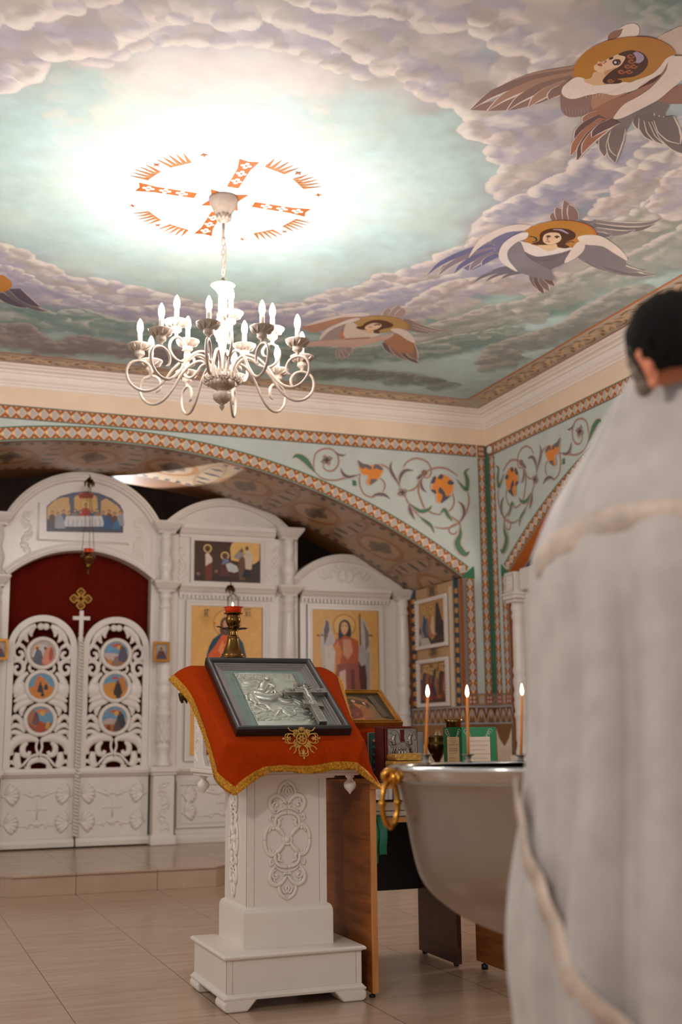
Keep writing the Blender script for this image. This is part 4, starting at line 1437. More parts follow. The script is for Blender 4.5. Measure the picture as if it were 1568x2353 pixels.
LOWCOL = [(.074, .842), (.078, .86), (.072, .885), (.060, .90), (.052, .94), (.056, .985), (.066, 1.01), (.068, 1.02), (.060, 1.03), (.058, 1.06), (.060, 1.15), (.058, 1.28), (.062, 1.295), (.068, 1.305), (.066, 1.33), (.058, 1.34), (.062, 1.37), (.066, 1.385), (.060, 1.40), (.050, 1.41), (.056, 1.45), (.070, 1.50), (.072, 1.53), (.062, 1.565), (.056, 1.58), (.068, 1.60), (.068, 1.625), (.062, 1.64), (.066, 1.70), (.070, 1.74), (.064, 1.765), (.056, 1.79), (.068, 1.82), (.066, 2.0), (.060, 2.18), (.055, 2.27), (.052, 2.29), (.062, 2.30), (.064, 2.325), (.052, 2.34), (.050, 2.37), (.062, 2.385), (.064, 2.41), (.054, 2.425), (.060, 2.45)]
UPCOL = [(.060, 2.55), (.064, 2.575), (.056, 2.59), (.060, 2.61), (.052, 2.63), (.060, 2.655), (.070, 2.695), (.068, 2.74), (.054, 2.79), (.044, 2.82), (.050, 2.845), (.046, 2.86), (.056, 2.89), (.058, 2.925), (.048, 2.96), (.046, 2.975), (.054, 2.985), (.054, 3.01)]


def column(parent, x, prof, y=YI - .05, carved=False):
    mb = MB()
    mb.lathe(prof, (x, y, 0), n=20)
    if carved:
        for k in range(10):
            for s in (1, -1):
                pts = [(x + .061 * cos(k * PI / 5 + s * t * 1.25), y + .061 * sin(k * PI / 5 + s * t * 1.25), 1.05 + t * .22) for t in np.linspace(0, 1, 8)]
                mb.tube(pts, .006, n=5)
    return mb.build('column', WH, parent)


def capital(parent, x, z0, z1, w=.255, y=YI, dep=.16):
    mb = MB()
    h = z1 - z0
    for (a, b, ww, dd) in ((0, .2, .62, .6), (.2, .32, .70, .7), (.32, .8, None, None), (.8, 1.0, 1.0, 1.0)):
        za, zb = z0 + h * a, z0 + h * b
        if ww is None:
            p, q_ = w * .37, w * .5
            e, f = dep * .74, dep
            mb.hexa([(x - p, y - e, za), (x + p, y - e, za), (x + p, y + .02, za), (x - p, y + .02, za), (x - q_, y - f, zb), (x + q_, y - f, zb), (x + q_, y + .02, zb), (x - q_, y + .02, zb)])
        else:
            mb.box(x - w * ww / 2, x + w * ww / 2, y - dep * dd, y + .02, za, zb)
    return mb.build('capital', WH, parent, bevel=.006)


def pedestal(parent, x, w=.20, scroll=True):
    mb = MB()
    mb.box(x - w / 2, x + w / 2, YI - .12, YI + .05, ZST, .765)
    mb.box(x - w / 2 - .02, x + w / 2 + .02, YI - .14, YI + .05, ZST, .235)
    o = mb.build('pedestal', WH, parent, bevel=.012)
    mb = MB()
    vscroll(mb, x, .28, .72, .085, fr=lambda a, b, d=0: FI(a, b, d + .122))
    mb.build('carved_ornament', WH, o if scroll else parent)
    mb = MB()
    mb.box(x - w / 2 - .03, x + w / 2 + .03, YI - .15, YI + .05, .79, .842)
    mb.box(x - w / 2 - .015, x + w / 2 + .015, YI - .135, YI + .05, .765, .79)
    mb.build('sill', WH, o, bevel=.010)
    return o


def person_art(A, x, z, h, robe, mantle, halo=True, skin=(200, 150, 110), w=.42):
    """little painted standing saint, feet at z"""
    if halo:
        A.disc((x, z + h * .88), h * .13, h * .13, (236, 196, 110), n=14, raw=True)
    A.poly([(x - w * h * .5, z), (x - w * h * .48, z + h * .35), (x - w * h * .36, z + h * .68), (x, z + h * .78), (x + w * h * .36, z + h * .68), (x + w * h * .48, z + h * .35), (x + w * h * .5, z)], robe, raw=True)
    A.poly([(x - w * h * .5, z + h * .05), (x - w * h * .40, z + h * .62), (x - w * h * .1, z + h * .76), (x + w * h * .25, z + h * .3), (x - w * h * .05, z + h * .1)], mantle, raw=True)
    A.disc((x, z + h * .88), h * .085, h * .10, (74, 48, 34), n=12, raw=True)
    A.disc((x, z + h * .865), h * .055, h * .075, skin, n=12, raw=True)


# ---------------- portal with the holy doors
PT = thing('iconostasis_portal', 'white carved portal of the icon screen with double doors under an arched red curtain', 'iconostasis', (AX, YI, ZST))
CX = (AX - .775, AX + .775)
for x in CX:
    pedestal(PT, x)
    column(PT, x, LOWCOL, carved=True)
    capital(PT, x, 2.45, 2.55)
    column(PT, x, UPCOL)
    capital(PT, x, 3.01, 3.12, w=.275)
    mb = MB()
    mb.box(x - .13, x + .13, YI - .01, YI + .12, .84, 3.02)
    mb.build('pilaster', WH, PT)
# arched head
mb = MB()
Ro, czo, Ri, czi = .80, 3.555 - .80, 1.0, 2.812 - 1.0
ao = math.acos(.715 / Ro)
ai = math.acos(.665 / Ri)
outer = [(AX + Ro * cos(a), czo + Ro * sin(a)) for a in np.linspace(ao, PI - ao, 33)]
inner = [(AX + Ri * cos(a), czi + Ri * sin(a)) for a in np.linspace(PI - ai, ai, 33)]
mb.prism(outer + [(AX - .715, 2.9), (AX - .69, 2.56)] + inner + [(AX + .69, 2.56), (AX + .715, 2.9)], FI, -.10, .0)
# groove lines round the painted lunette
for (a, b) in (((-.415, 2.90), (-.415, 3.25)), ((-.415, 2.90), (.43, 2.90))):
    sl(mb, [(AX + a[0], a[1]), (AX + b[0], b[1])], .009, sm=0, n=6)
mb.build('arch_header', WH, PT)
mb = MB()
archivolt(mb, AX, czo, Ro, ao - .02, PI - ao + .02, [(0, -.1), (0, .055), (-.022, .06), (-.026, .045), (-.048, .048), (-.052, .03), (-.075, .032), (-.085, .0), (-.085, -.1)])
archivolt(mb, AX, czi, Ri, ai, PI - ai, [(0, -.12), (0, .05), (.02, .055), (.026, .038), (.048, .04), (.052, .02), (.07, .018), (.075, 0), (.075, -.12)])
mb.build('archivolt', WH, PT)
for s in (-1, 1):
    mb = MB()
    vscroll(mb, AX + s * .515, 2.74, 3.17, .085)
    mb.build('carved_ornament', WH, PT)
# painted lunette above the doors: a company seated behind a long white table
A = Art(FI, d=.004, inmap=ipx, eps=.0001)
z7 = zm(0, 920, .4209)
Q = lambda L: [z7(p) for p in L]
A.poly(Q([(254, 716), (254, 580), (280, 555), (330, 522), (400, 503), (470, 496), (540, 506), (610, 535), (655, 570), (673, 605), (672, 724)]), (92, 96, 112))
A.poly(Q([(258, 660), (258, 585), (300, 545), (340, 530), (375, 530), (383, 590), (380, 660)]), (206, 166, 112))
A.poly(Q([(405, 600), (405, 530), (440, 505), (500, 505), (530, 530), (535, 610)]), (208, 164, 104))
A.poly(Q([(550, 640), (552, 550), (580, 535), (640, 575), (668, 610), (668, 650)]), (206, 168, 116))
A.poly(Q([(425, 515), (470, 500), (515, 515), (505, 535), (435, 535)]), (150, 60, 40))
A.poly(Q([(256, 716), (258, 650), (330, 640), (600, 640), (672, 650), (672, 722)]), (78, 74, 84))
cols_ = [(96, 74, 60), (150, 150, 160), (88, 100, 120), (160, 90, 60), (130, 120, 110), (190, 70, 45), (110, 90, 80), (70, 100, 130), (150, 110, 80), (60, 90, 130), (120, 60, 50)]
for k in range(13):
    x = 285 + k * 31
    y = 600 + 16 * abs(k - 6) / 6 + (k % 2) * 10
    A.poly(Q([(x - 20, y + 70), (x - 16, y + 14), (x, y + 4), (x + 16, y + 14), (x + 20, y + 70)]), cols_[k % 11])
    A.disc(z7((x, y - 4)), 3.6, 4.4, (92, 62, 44), n=10)
    A.disc(z7((x, y - 2)), 2.4, 3.0, (206, 164, 128), n=10)
A.disc(z7((467, 570)), 8, 8, (226, 190, 120), n=16)
A.poly(Q([(445, 640), (448, 595), (467, 585), (486, 595), (490, 640)]), (178, 60, 40))
A.disc(z7((467, 572)), 4, 5, (96, 58, 40), n=12)
A.disc(z7((467, 574)), 2.8, 3.6, (206, 160, 120), n=12)
A.poly(Q([(360, 632), (556, 632), (572, 690), (345, 690)]), (208, 206, 204))
for k in range(8):
    A.poly(Q([(372 + k * 24, 650), (378 + k * 24, 650), (376 + k * 25, 690), (366 + k * 25, 690)]), (176, 176, 180), step=False)
A.poly(Q([(300, 700), (310, 650), (330, 620), (352, 660), (356, 700)]), (160, 160, 168))
A.poly(Q([(560, 700), (570, 650), (590, 625), (612, 660), (612, 700)]), (52, 86, 130))
A.poly(Q([(612, 706), (622, 670), (640, 650), (656, 690), (656, 706)]), (60, 110, 150))
A.mb.build('icon_panel', M['icon'], PT, normals=False, label='arched painted panel of a company at a long table')
# red curtain with its gold cross
mb = MB()
mb.grid(lambda u, v: (AX - .72 + 1.44 * u, YI + .165 + .006 * sin(u * 40) + .004 * sin(u * 71 + 1), ZST + .3 + 2.45 * v), 120, 6)
cu = mb.build('curtain', M['curtain'], PT)
mb = MB()
fcur = frame((0, YI + .135, 0), (1, 0, 0), (0, 0, 1), (0, -1, 0))
gcx, _, gcz = P(186, 1376, 1, YI + .135)
for k in range(4):
    a = k * PI / 2
    R_ = lambda p: (gcx + p[0] * cos(a) - p[1] * sin(a), gcz + p[0] * sin(a) + p[1] * cos(a))
    lobe = [(.012, .012), (.022, .045), (.036, .060), (.024, .080), (0, .098), (-.024, .080), (-.036, .060), (-.022, .045), (-.012, .012)]
    mb.tube([fcur(*R_(p), 0) for p in cr(lobe, 3)], .0085, n=6)
    mb.tube([fcur(*R_(p), 0) for p in cr([(0, .02), (.010, .055), (0, .07), (-.010, .055), (0, .02)], 3)], .004, n=6)
mb.build('gold_cross', M['gold_thread'], cu, label='embroidered gold cross')


def door(cx, s, arts):
    dr = MB()
    hw, iw, zc, zb = .31, .252, 1.90, .842
    outer = [(cx + hw, zb)] + [(cx + hw * cos(a), zc + hw * sin(a)) for a in np.linspace(0, PI, 25)] + [(cx - hw, zb)]
    inner = [(cx + iw, zb + .0)] + [(cx + iw * cos(a), zc + iw * sin(a)) for a in np.linspace(0, PI, 25)] + [(cx - iw, zb)]
    dr.prism(outer + list(reversed(inner)), FI, -.04, .012)
    ob = dr.build('door', WH, PT, bevel=.006)
    mb = MB()
    K = .0011
    zz = lambda y: 2.458 - (y - 150) * K
    fo = lambda a, b, d=0: FI(a, b, d - .012)
    for sg in (-1, 1):
        T = lambda L: [(cx + sg * x * K, zz(y)) for x, y in L]
        S = lambda L, r, f=.55: sl(mb, T(L), [q * K for q in r] if hasattr(r, '__len__') else r * K, flat=f, fr=fo, n=8)
        knob(mb, cx + sg * 22 * K, zz(470), 30 * K, fr=fo)
        S([(60, 462), (115, 492), (165, 545), (200, 615)], [20, 32, 32, 12])
        S([(75, 480), (100, 520), (92, 555)], [14, 22, 8])
        S([(135, 525), (140, 570), (118, 600)], [14, 22, 8])
        S([(185, 590), (215, 640), (228, 660)], [16, 20, 12])
        S([(150, 645), (190, 622), (230, 655), (228, 712), (190, 738), (158, 715), (168, 684), (192, 684)], [16, 20, 20, 20, 18, 16, 12])
        S([(230, 765), (195, 750), (155, 772), (148, 822), (180, 860), (218, 842), (214, 805), (188, 800)], [14, 20, 20, 20, 20, 16, 12])
        S([(150, 640), (128, 700), (128, 760), (150, 800)], [10, 14, 14, 12])
        S([(110, 850), (150, 880), (180, 930), (205, 985)], [14, 26, 34, 24])
        knob(mb, cx + sg * 172 * K, zz(985), 62 * K, fr=fo, sz=1.15, flat=.35)
        S([(110, 1010), (160, 1040), (215, 1030)], [16, 26, 18])
        S([(55, 798), (88, 786), (100, 815), (82, 842), (62, 832)], [10, 14, 14, 12, 8])
        S([(40, 1062), (95, 1040), (155, 1055), (215, 1085)], [24, 36, 34, 10])
        S([(60, 1075), (130, 1095), (185, 1125), (205, 1170)], [22, 34, 30, 10])
        S([(120, 1120), (150, 1160), (145, 1200)], [14, 24, 10])
        S([(122, 1310), (150, 1240), (190, 1205), (228, 1230), (222, 1262)], [14, 22, 24, 18, 10])
        S([(115, 1325), (160, 1285), (200, 1275), (236, 1300)], [14, 22, 22, 12])
        S([(50, 1385), (120, 1360), (185, 1328), (230, 1338), (226, 1372)], [16, 20, 22, 18, 10])
        S([(12, 1405), (50, 1378), (120, 1376), (190, 1402), (228, 1460), (214, 1512)], [16, 32, 42, 42, 34, 20])
        S([(96, 1410), (128, 1448), (122, 1500), (86, 1512), (72, 1480)], [16, 26, 26, 22, 14])
        S([(168, 1490), (172, 1560), (150, 1615)], [24, 34, 30])
        S([(150, 1616), (225, 1622), (242, 1590), (216, 1562), (190, 1584)], [18, 18, 18, 16, 12])
        S([(0, 1508), (60, 1522), (130, 1598)], 11)
        S([(0, 1545), (50, 1560), (90, 1600)], [26, 24, 12])
        S([(14, 1392), (24, 1450), (6, 1506)], [12, 10, 12])
        S([(60, 1612), (110, 1612)], 14)
    mb.build('openwork_carving', WH, ob)
    for zc_, a in zip((1.864, 1.567, 1.270), arts):
        mb = MB()
        mb.lathe([(.112, -.02), (.112, .012), (.118, .022), (.132, .026), (.145, .020), (.150, .008), (.150, -.02)], FI(cx, zc_, 0), n=32, axis=(0, -1, 0), caps=False)
        mb.build('medallion_frame', WH, ob)
        A = Art(FI, d=.006, eps=.0001)
        sky, ground, figs = a
        A.disc((cx, zc_), .114, .114, sky, n=28)
        g = [(cx + .114 * cos(t), zc_ + .114 * sin(t)) for t in np.linspace(PI + .25, 2 * PI - .25, 18)]
        A.poly(g, ground)
        for f in figs:
            A.poly([(cx + p[0] * .11, zc_ + p[1] * .11) for p in f[1]], f[0], smooth=1)
        A.mb.build('medallion_icon', M['icon'], ob, normals=False)
    # lower solid half
    mb = MB()
    mb.box(cx - .325, cx + .325, YI - .0, YI + .05, .235, .765)
    run(mb, cx - .325, cx + .325, [(-.02, .765), (.02, .765), (.03, .78), (.05, .79), (.055, .815), (.045, .842), (-.02, .842)])
    run(mb, cx - .325, cx + .325, [(-.02, .16), (.035, .16), (.04, .20), (.025, .225), (.012, .235), (-.02, .235)])
    lp = mb.build('lower_panel', WH, ob, bevel=.004)
    mb = MB()
    for (bx, bz, an) in ((-.285, .61, .15), (.285, .61, PI - .15), (-.285, .37, .1), (.285, .37, PI - .1)):
        shell(mb, cx + bx, bz, an, .13)
    garland(mb, cx - .15, cx + .15, .62)
    garland(mb, cx - .15, cx + .15, .36, -1)
    for a, b in (((-.09, .485), (-.012, .485)), ((.012, .485), (.09, .485)), ((0, .58), (0, .40))):
        sl(mb, [(cx + a[0], a[1]), (cx + b[0], b[1])], .007, sm=0, n=6, flat=.9)
    mb.build('relief_carving', WH, ob)
    return ob


SKY, SND = (104, 150, 180), (206, 134, 52)
DK, RD, BE = (56, 46, 44), (170, 74, 44), (186, 130, 80)


def fig(x, y, s, c):
    return (c, [(x - .3 * s, y - .5 * s), (x - .22 * s, y + .1 * s), (x - .12 * s, y + .35 * s), (x + .1 * s, y + .38 * s), (x + .24 * s, y + .1 * s), (x + .32 * s, y - .5 * s)])


def halo_(x, y, r):
    return ((214, 160, 80), [(x + r * cos(a), y + r * sin(a)) for a in np.linspace(0, 2 * PI, 9)[:-1]])


def head(x, y, r):
    return ((110, 70, 48), [(x + r * cos(a), y + r * 1.2 * sin(a)) for a in np.linspace(0, 2 * PI, 9)[:-1]])


MEDL = [((178, 160, 150), (150, 110, 80), [((196, 190, 190), [(-.9, -.3), (-.3, -.2), (.2, -.5), (.6, .2), (.1, .7), (-.5, .6)]), halo_(-.5, .45, .2), fig(-.35, -.25, 1.3, (86, 92, 100)), fig(.45, -.1, 1.5, (206, 130, 104)), head(.2, .4, .12), head(-.45, .35, .12), (RD, [(.55, -.6), (.8, -.4), (.85, .2), (.65, .5), (.5, 0)])]),
        (SKY, SND, [((200, 126, 50), [(-.98, -.15), (-.6, 0), (.3, .1), (.98, -.1), (.9, -.5), (0, -.98), (-.9, -.5)]), ((200, 120, 60), [(-.5, -.5), (-.5, .5), (-.2, .85), (.2, .6), (.55, .2), (.5, -.4)]), fig(-.1, -.1, .7, DK), fig(.35, .0, .5, DK), head(-.1, .25, .1), fig(.1, -.6, .4, DK)]),
        (SKY, (150, 84, 50), [((170, 110, 80), [(-.98, -.1), (-.98, .5), (-.6, .8), (-.3, .2), (-.3, -.6)]), ((214, 120, 60), [(-.35, .8), (.2, .85), (.6, .75), (.5, .55), (.0, .6), (-.2, .55)]), halo_(.15, .5, .2), fig(-.35, .1, .9, (110, 80, 80)), fig(.05, -.55, 1.1, RD), head(-.35, .5, .12), fig(.6, -.4, .6, (200, 150, 80))])]
MEDR = [(SKY, (160, 100, 54), [((192, 170, 160), [(-.98, 0), (-.4, .1), (.3, 0), (.9, .2), (.98, -.1), (.6, -.5), (-.6, -.5)]), ((190, 84, 44), [(-.4, .75), (.2, .9), (.5, .7), (.1, .6), (-.3, .6)]), halo_(.25, .55, .2), fig(.55, .1, 1.3, (84, 78, 96)), head(.45, .55, .13), fig(0, -.5, .8, (140, 110, 104)), fig(-.5, -.6, .5, SND)]),
        (SKY, SND, [((206, 140, 56), [(-.98, .1), (-.4, .35), (.2, .3), (.98, .0), (.9, -.5), (0, -.98), (-.9, -.5)]), ((190, 120, 56), [(.3, -.6), (.3, .6), (.6, .8), (.85, .4), (.85, -.3)]), ((190, 84, 60), [(-.4, .7), (0, .85), (.3, .7), (0, .6)]), fig(.2, -.1, 1.1, DK), head(.2, .4, .12), fig(.25, -.6, .6, DK)]),
        (SKY, (170, 100, 54), [((180, 160, 150), [(-.98, -.2), (-.5, .1), (.3, 0), (.98, .1), (.9, -.3), (-.8, -.4)]), ((196, 96, 56), [(-.5, .6), (0, .8), (.5, .7), (.1, .5)]), halo_(.15, .5, .2), fig(.5, .0, 1.3, (60, 58, 64)), head(.45, .5, .13), fig(.2, -.5, .9, (90, 70, 70)), fig(-.5, -.6, .5, (110, 60, 40))])]
dl = door(AX - .332, -1, MEDL)
dr_ = door(AX + .332, 1, MEDR)
# rope-carved meeting post with the small white cross on top
mb = MB()
for z in np.linspace(.26, 1.97, 58):
    mb.tube([(AX - .020, YI - .035, z + .012), (AX - .006, YI - .060, z + .004), (AX + .008, YI - .060, z - .006), (AX + .020, YI - .035, z - .014)], .011, n=6)
mb.box(AX - .020, AX + .020, YI - .045, YI + .02, .25, 1.98)
mb.lathe([(.018, 1.96), (.028, 2.00), (.018, 2.03), (.024, 2.05), (.014, 2.07), (.014, 2.08)], (AX, YI - .03, 0), n=12)
post = mb.build('meeting_post', WH, PT)
mb = MB()
mb.box(AX - .019, AX + .019, YI - .045, YI - .015, 2.06, 2.255)
mb.box(AX - .078, AX + .078, YI - .0448, YI - .0152, 2.168, 2.203)
mb.build('cross', WH, post, bevel=.004)


# ---------------- the two bays to the right
def bay(name, label, xl, xr, upper, own_cols):
    c = (xl + xr) / 2
    B = thing(name, label, 'iconostasis', (c, YI, ZST))
    a, b = xl + .135, xr - .135
    mb = MB()
    mb.box(a, b, YI, YI + .10, .235, 2.46)
    mb.box(b - .01, xr + .11, YI + .004, YI + .10, .84, 2.46 if not upper else 3.02)
    mb.build('wall_panel', WH, B)
    mb = MB()
    run(mb, a, b, [(-.05, ZST), (.045, ZST), (.05, .20), (.03, .225), (.012, .238), (-.05, .238)])
    mb.build('plinth', WH, B, bevel=.004)
    mb = MB()
    run(mb, a, b, [(-.02, .765), (.02, .765), (.03, .78), (.05, .79), (.06, .815), (.05, .842), (-.02, .842)])
    mb.build('sill', WH, B, bevel=.004)
    mb = MB()
    run(mb, a, b, [(-.02, 2.435), (.03, 2.435), (.034, 2.46), (.05, 2.468), (.075, 2.50), (.09, 2.51), (.095, 2.545), (-.02, 2.545)])
    n = 24
    for k in range(n):
        x = a + (b - a) * (k + .2) / n
        mb.box(x, x + (b - a) / n * .58, YI - .028, YI, 2.400, 2.437)
    mb.build('cornice', WH, B)
    # icon frame and dado panel
    mb = MB()
    moulded_frame(mb, c - .405, c + .405, .885, 2.385, w=.05)
    mb.build('icon_frame', WH, B)
    mb = MB()
    moulded_frame(mb, c - .47, c + .47, .285, .705, w=.035, d1=.022)
    for (bx, bz, an) in ((-.40, .585, -.1), (.40, .585, PI + .1), (-.40, .42, .25), (.40, .42, PI - .25)):
        shell(mb, c + bx, bz, an, .12)
    garland(mb, c - .27, c + .27, .60)
    garland(mb, c - .27, c + .27, .40, -1)
    for p, q_ in (((-.09, .495), (-.012, .495)), ((.012, .495), (.09, .495)), ((0, .58), (0, .41))):
        sl(mb, [(c + p[0], p[1]), (c + q_[0], q_[1])], .007, sm=0, n=6, flat=.9)
    mb.build('dado_panel', WH, B)
    pedestal(B, xr)
    column(B, xr, LOWCOL, carved=True)
    capital(B, xr, 2.45, 2.55)
    R = .74 if not upper else .87
    zt = 2.893 if not upper else 3.388
    zb = 2.545 if not upper else 3.115
    hw = (xr - xl) / 2 + .02
    a0 = math.asin(max(-1, min(1, (zb - (zt - R)) / R)))
    mb = MB()
    mb.prism([(c + R * cos(t), zt - R + R * sin(t)) for t in np.linspace(a0, PI - a0, 31)], FI, -.10, 0)
    mb.build('tympanum', WH, B)
    mb = MB()
    archivolt(mb, c, zt - R, R, a0, PI - a0, [(0, -.1), (0, .055), (-.02, .06), (-.024, .045), (-.044, .048), (-.048, .03), (-.066, .032), (-.074, .0), (-.074, -.1)])
    mb.build('archivolt', WH, B)
    mb = MB()
    acanthus(mb, c, zb + (.15 if not upper else .085), .56 if not upper else .52, .17 if not upper else .125)
    mb.build('carved_ornament', WH, B)
    if upper:
        mb = MB()
        mb.box(a, b, YI, YI + .10, 2.54, 3.02)
        mb.build('wall_panel', WH, B)
        column(B, xr, UPCOL)
        capital(B, xr, 3.01, 3.12, w=.275)
        mb = MB()
        run(mb, a, b, [(-.02, 2.995), (.02, 2.995), (.025, 3.02), (.045, 3.03), (.065, 3.06), (.08, 3.075), (.085, 3.112), (-.02, 3.112)])
        mb.build('cornice', WH, B)
        mb = MB()
        moulded_frame(mb, c - .365, c + .365, 2.540, 2.998, w=.032, d1=.022)
        mb.build('icon_frame', WH, B)
        for s in (-1, 1):
            mb = MB()
            X = lambda t: c + s * (.455 + t)
            sl(mb, [(X(.0), 2.88), (X(.05), 2.93), (X(.06), 2.86), (X(.01), 2.78), (X(-.03), 2.72), (X(0), 2.66), (X(.04), 2.60)], [.008, .014, .014, .018, .018, .014, .006])
            sl(mb, [(X(-.05), 2.70), (X(-.06), 2.66), (X(-.03), 2.62), (X(.0), 2.60)], [.008, .014, .012, .005])
            sl(mb, [(X(.07), 2.74), (X(.075), 2.69), (X(.05), 2.65), (X(.02), 2.68)], [.008, .014, .012, .006])
            sl(mb, [(X(-.02), 2.90), (X(-.03), 2.84), (X(.0), 2.80)], [.006, .012, .005])
            sl(mb, [(X(.0), 2.74), (X(.03), 2.72), (X(.05), 2.76)], [.006, .012, .006])
            mb.build('carved_ornament', WH, B)
    return B, c


B1, c1 = bay('iconostasis_bay', 'white carved icon screen bay behind the brass oil lamp, with two icons', CX[1], 3.655, True, True)
A = Art(FI, d=.012, inmap=ipx, eps=.0001)
ze = zm(340, 1150, .2296)
Q = lambda L: [ze(p) for p in L]
A.poly([(c1 - .352, .94), (c1 + .352, .94), (c1 + .352, 2.335), (c1 - .352, 2.335)], (226, 172, 98), raw=True)
A.stroke([ze((790 + 135 * cos(t), 1228 + 135 * sin(t))) for t in np.linspace(0, 2 * PI, 40)], .012, (190, 132, 66), smooth=0)
for (x, y) in ((668, 1228), (800, 1110)):
    A.stroke([ze((x - 4, y - 10)), ze((x + 4, y + 12))], .012, (150, 90, 50), smooth=0)
for (a, b) in (((570, 1095), (570, 1165)), ((598, 1100), (584, 1132)), ((584, 1132), (600, 1165)), ((560, 1098), (612, 1092)), ((968, 1105), (1000, 1165)), ((1000, 1105), (968, 1165)), ((1022, 1110), (1010, 1135)), ((1010, 1135), (1024, 1165)), ((958, 1092), (1030, 1088))):
    A.stroke([ze(a), ze(b)], .010, (108, 84, 60), smooth=0)
A.poly(Q([(575, 1700), (585, 1550), (610, 1460), (650, 1385), (720, 1335), (800, 1320), (900, 1360), (950, 1430), (980, 1560), (1000, 1700)]), (24, 66, 84))
A.poly(Q([(590, 1700), (600, 1545), (680, 1440), (740, 1345), (800, 1340), (870, 1380), (910, 1460), (900, 1700)]), (214, 92, 34))
A.poly(Q([(700, 1500), (740, 1400), (760, 1440), (740, 1560)]), (236, 140, 84))
A.poly(Q([(725, 1330), (722, 1250), (735, 1195), (780, 1165), (830, 1175), (862, 1230), (860, 1320), (800, 1350)]), (86, 58, 40), smooth=1)
A.poly(Q([(752, 1270), (752, 1215), (790, 1190), (830, 1215), (832, 1280), (800, 1330), (772, 1320)]), (206, 152, 108), smooth=1)
A.poly(Q([(760, 1290), (795, 1285), (826, 1295), (800, 1345)]), (92, 60, 42), smooth=1)
A.poly([(c1 - .25, .94), (c1 - .25, 1.3), (c1 + .25, 1.3), (c1 + .25, .94)], (140, 60, 40), raw=True)
A.mb.build('icon', M['icon'], B1, normals=False, label='gold-ground icon of a man in a blue mantle over orange')
# upper icon
A = Art(FI, d=.012, inmap=ipx, eps=.0001)
A.poly([(c1 - .338, 2.568), (c1 + .338, 2.568), (c1 + .338, 2.972), (c1 - .338, 2.972)], (74, 48, 36), raw=True)
A.poly(Q([(820, 480), (840, 430), (880, 405), (1120, 425), (1112, 600), (1060, 640), (940, 620), (830, 600)]), (222, 178, 108))
for k in range(10):
    A.leaf(Q([(480 + k * 36, 430 + (k % 3) * 30), (500 + k * 34, 560 + (k % 4) * 30)]), .02, (96, 62, 42) if k % 2 else (52, 34, 28), step=False)
A.step()
A.poly(Q([(460, 800), (460, 730), (560, 760), (700, 740), (860, 770), (1110, 720), (1110, 826)]), (60, 42, 34))
for (x, y) in ((595, 482), (768, 556)):
    A.disc(ze((x, y)), 9.6, 9.6, (236, 204, 130), n=20)
    A.disc(ze((x, y)), 7.4, 7.4, (120, 84, 56), n=20)
A.poly(Q([(570, 800), (570, 640), (575, 530), (600, 510), (625, 560), (640, 620), (635, 800)]), (112, 56, 38))
A.poly(Q([(575, 660), (572, 540), (600, 520), (640, 580), (640, 620), (600, 640)]), (216, 196, 176))
A.disc(ze((595, 488)), 4, 5.4, (80, 54, 40), n=10)
A.poly(Q([(720, 760), (725, 640), (745, 590), (790, 580), (820, 620), (800, 700), (810, 760)]), (96, 50, 50))
A.poly(Q([(735, 640), (760, 585), (800, 590), (810, 610), (760, 640)]), (110, 130, 160))
A.disc(ze((768, 562)), 3.8, 5, (90, 60, 46), n=10)
A.poly(Q([(775, 640), (820, 625), (890, 660), (905, 710), (860, 725), (800, 710)]), (196, 196, 198))
A.poly(Q([(850, 575), (900, 510), (935, 490), (960, 540), (950, 590), (900, 590)]), (150, 144, 134))
A.poly(Q([(910, 800), (905, 600), (940, 560), (975, 590), (970, 800)]), (110, 78, 56))
A.disc(ze((935, 505)), 4, 5, (120, 84, 60), n=10)
A.poly(Q([(975, 700), (965, 560), (985, 500), (1015, 510), (1045, 560), (1035, 690)]), (206, 190, 168))
A.poly(Q([(940, 770), (960, 690), (1000, 690), (1030, 770)]), (34, 34, 44))
A.disc(ze((988, 482)), 4, 5, (112, 78, 58), n=10)
A.poly(Q([(1040, 720), (1060, 640), (1112, 600), (1112, 760)]), (54, 50, 46))
for (x, y) in ((500, 735), (680, 710)):
    A.disc(ze((x, y)), 4, 3.4, (150, 110, 80), n=10)
A.mb.build('icon', M['icon'], B1, normals=False, label='dark brown icon with figures before a cave')

B2, c2 = bay('iconostasis_bay', 'lower white carved icon screen bay at the right end, with the winged figure icon', 3.655, 4.872, False, True)
A = Art(FI, d=.012, inmap=ipx, eps=.0001)
za = zm(650, 1240, .287)
Q = lambda L: [za(p) for p in L]
A.poly([(c2 - .352, .94), (c2 + .352, .94), (c2 + .352, 2.335), (c2 - .352, 2.335)], (218, 166, 92), raw=True)
A.stroke([za((490 + 88 * cos(t), 690 + 88 * sin(t))) for t in np.linspace(0, 2 * PI, 40)], .010, (166, 112, 58), smooth=0)
A.disc(za((490, 690)), 24, 24, (226, 178, 106), n=30)
A.poly(Q([(352, 630), (322, 690), (300, 800), (312, 1000), (330, 1300), (385, 1300), (410, 1000), (425, 830), (390, 730), (368, 650)]), (196, 186, 180))
A.poly(Q([(345, 640), (325, 720), (330, 850), (372, 720), (365, 660)]), (104, 92, 88))
A.poly(Q([(622, 640), (612, 800), (620, 1000), (640, 1300), (700, 1300), (704, 950), (694, 760), (665, 670), (640, 632)]), (190, 180, 174))
A.poly(Q([(640, 650), (655, 760), (660, 900), (690, 840), (682, 740)]), (130, 118, 112))
for k in range(6):
    A.stroke(Q([(330 + k * 12, 880), (336 + k * 11, 1280)]), .008, (150, 140, 136), step=False)
    A.stroke(Q([(640 + k * 10, 900), (646 + k * 9, 1280)]), .008, (146, 134, 130), step=False)
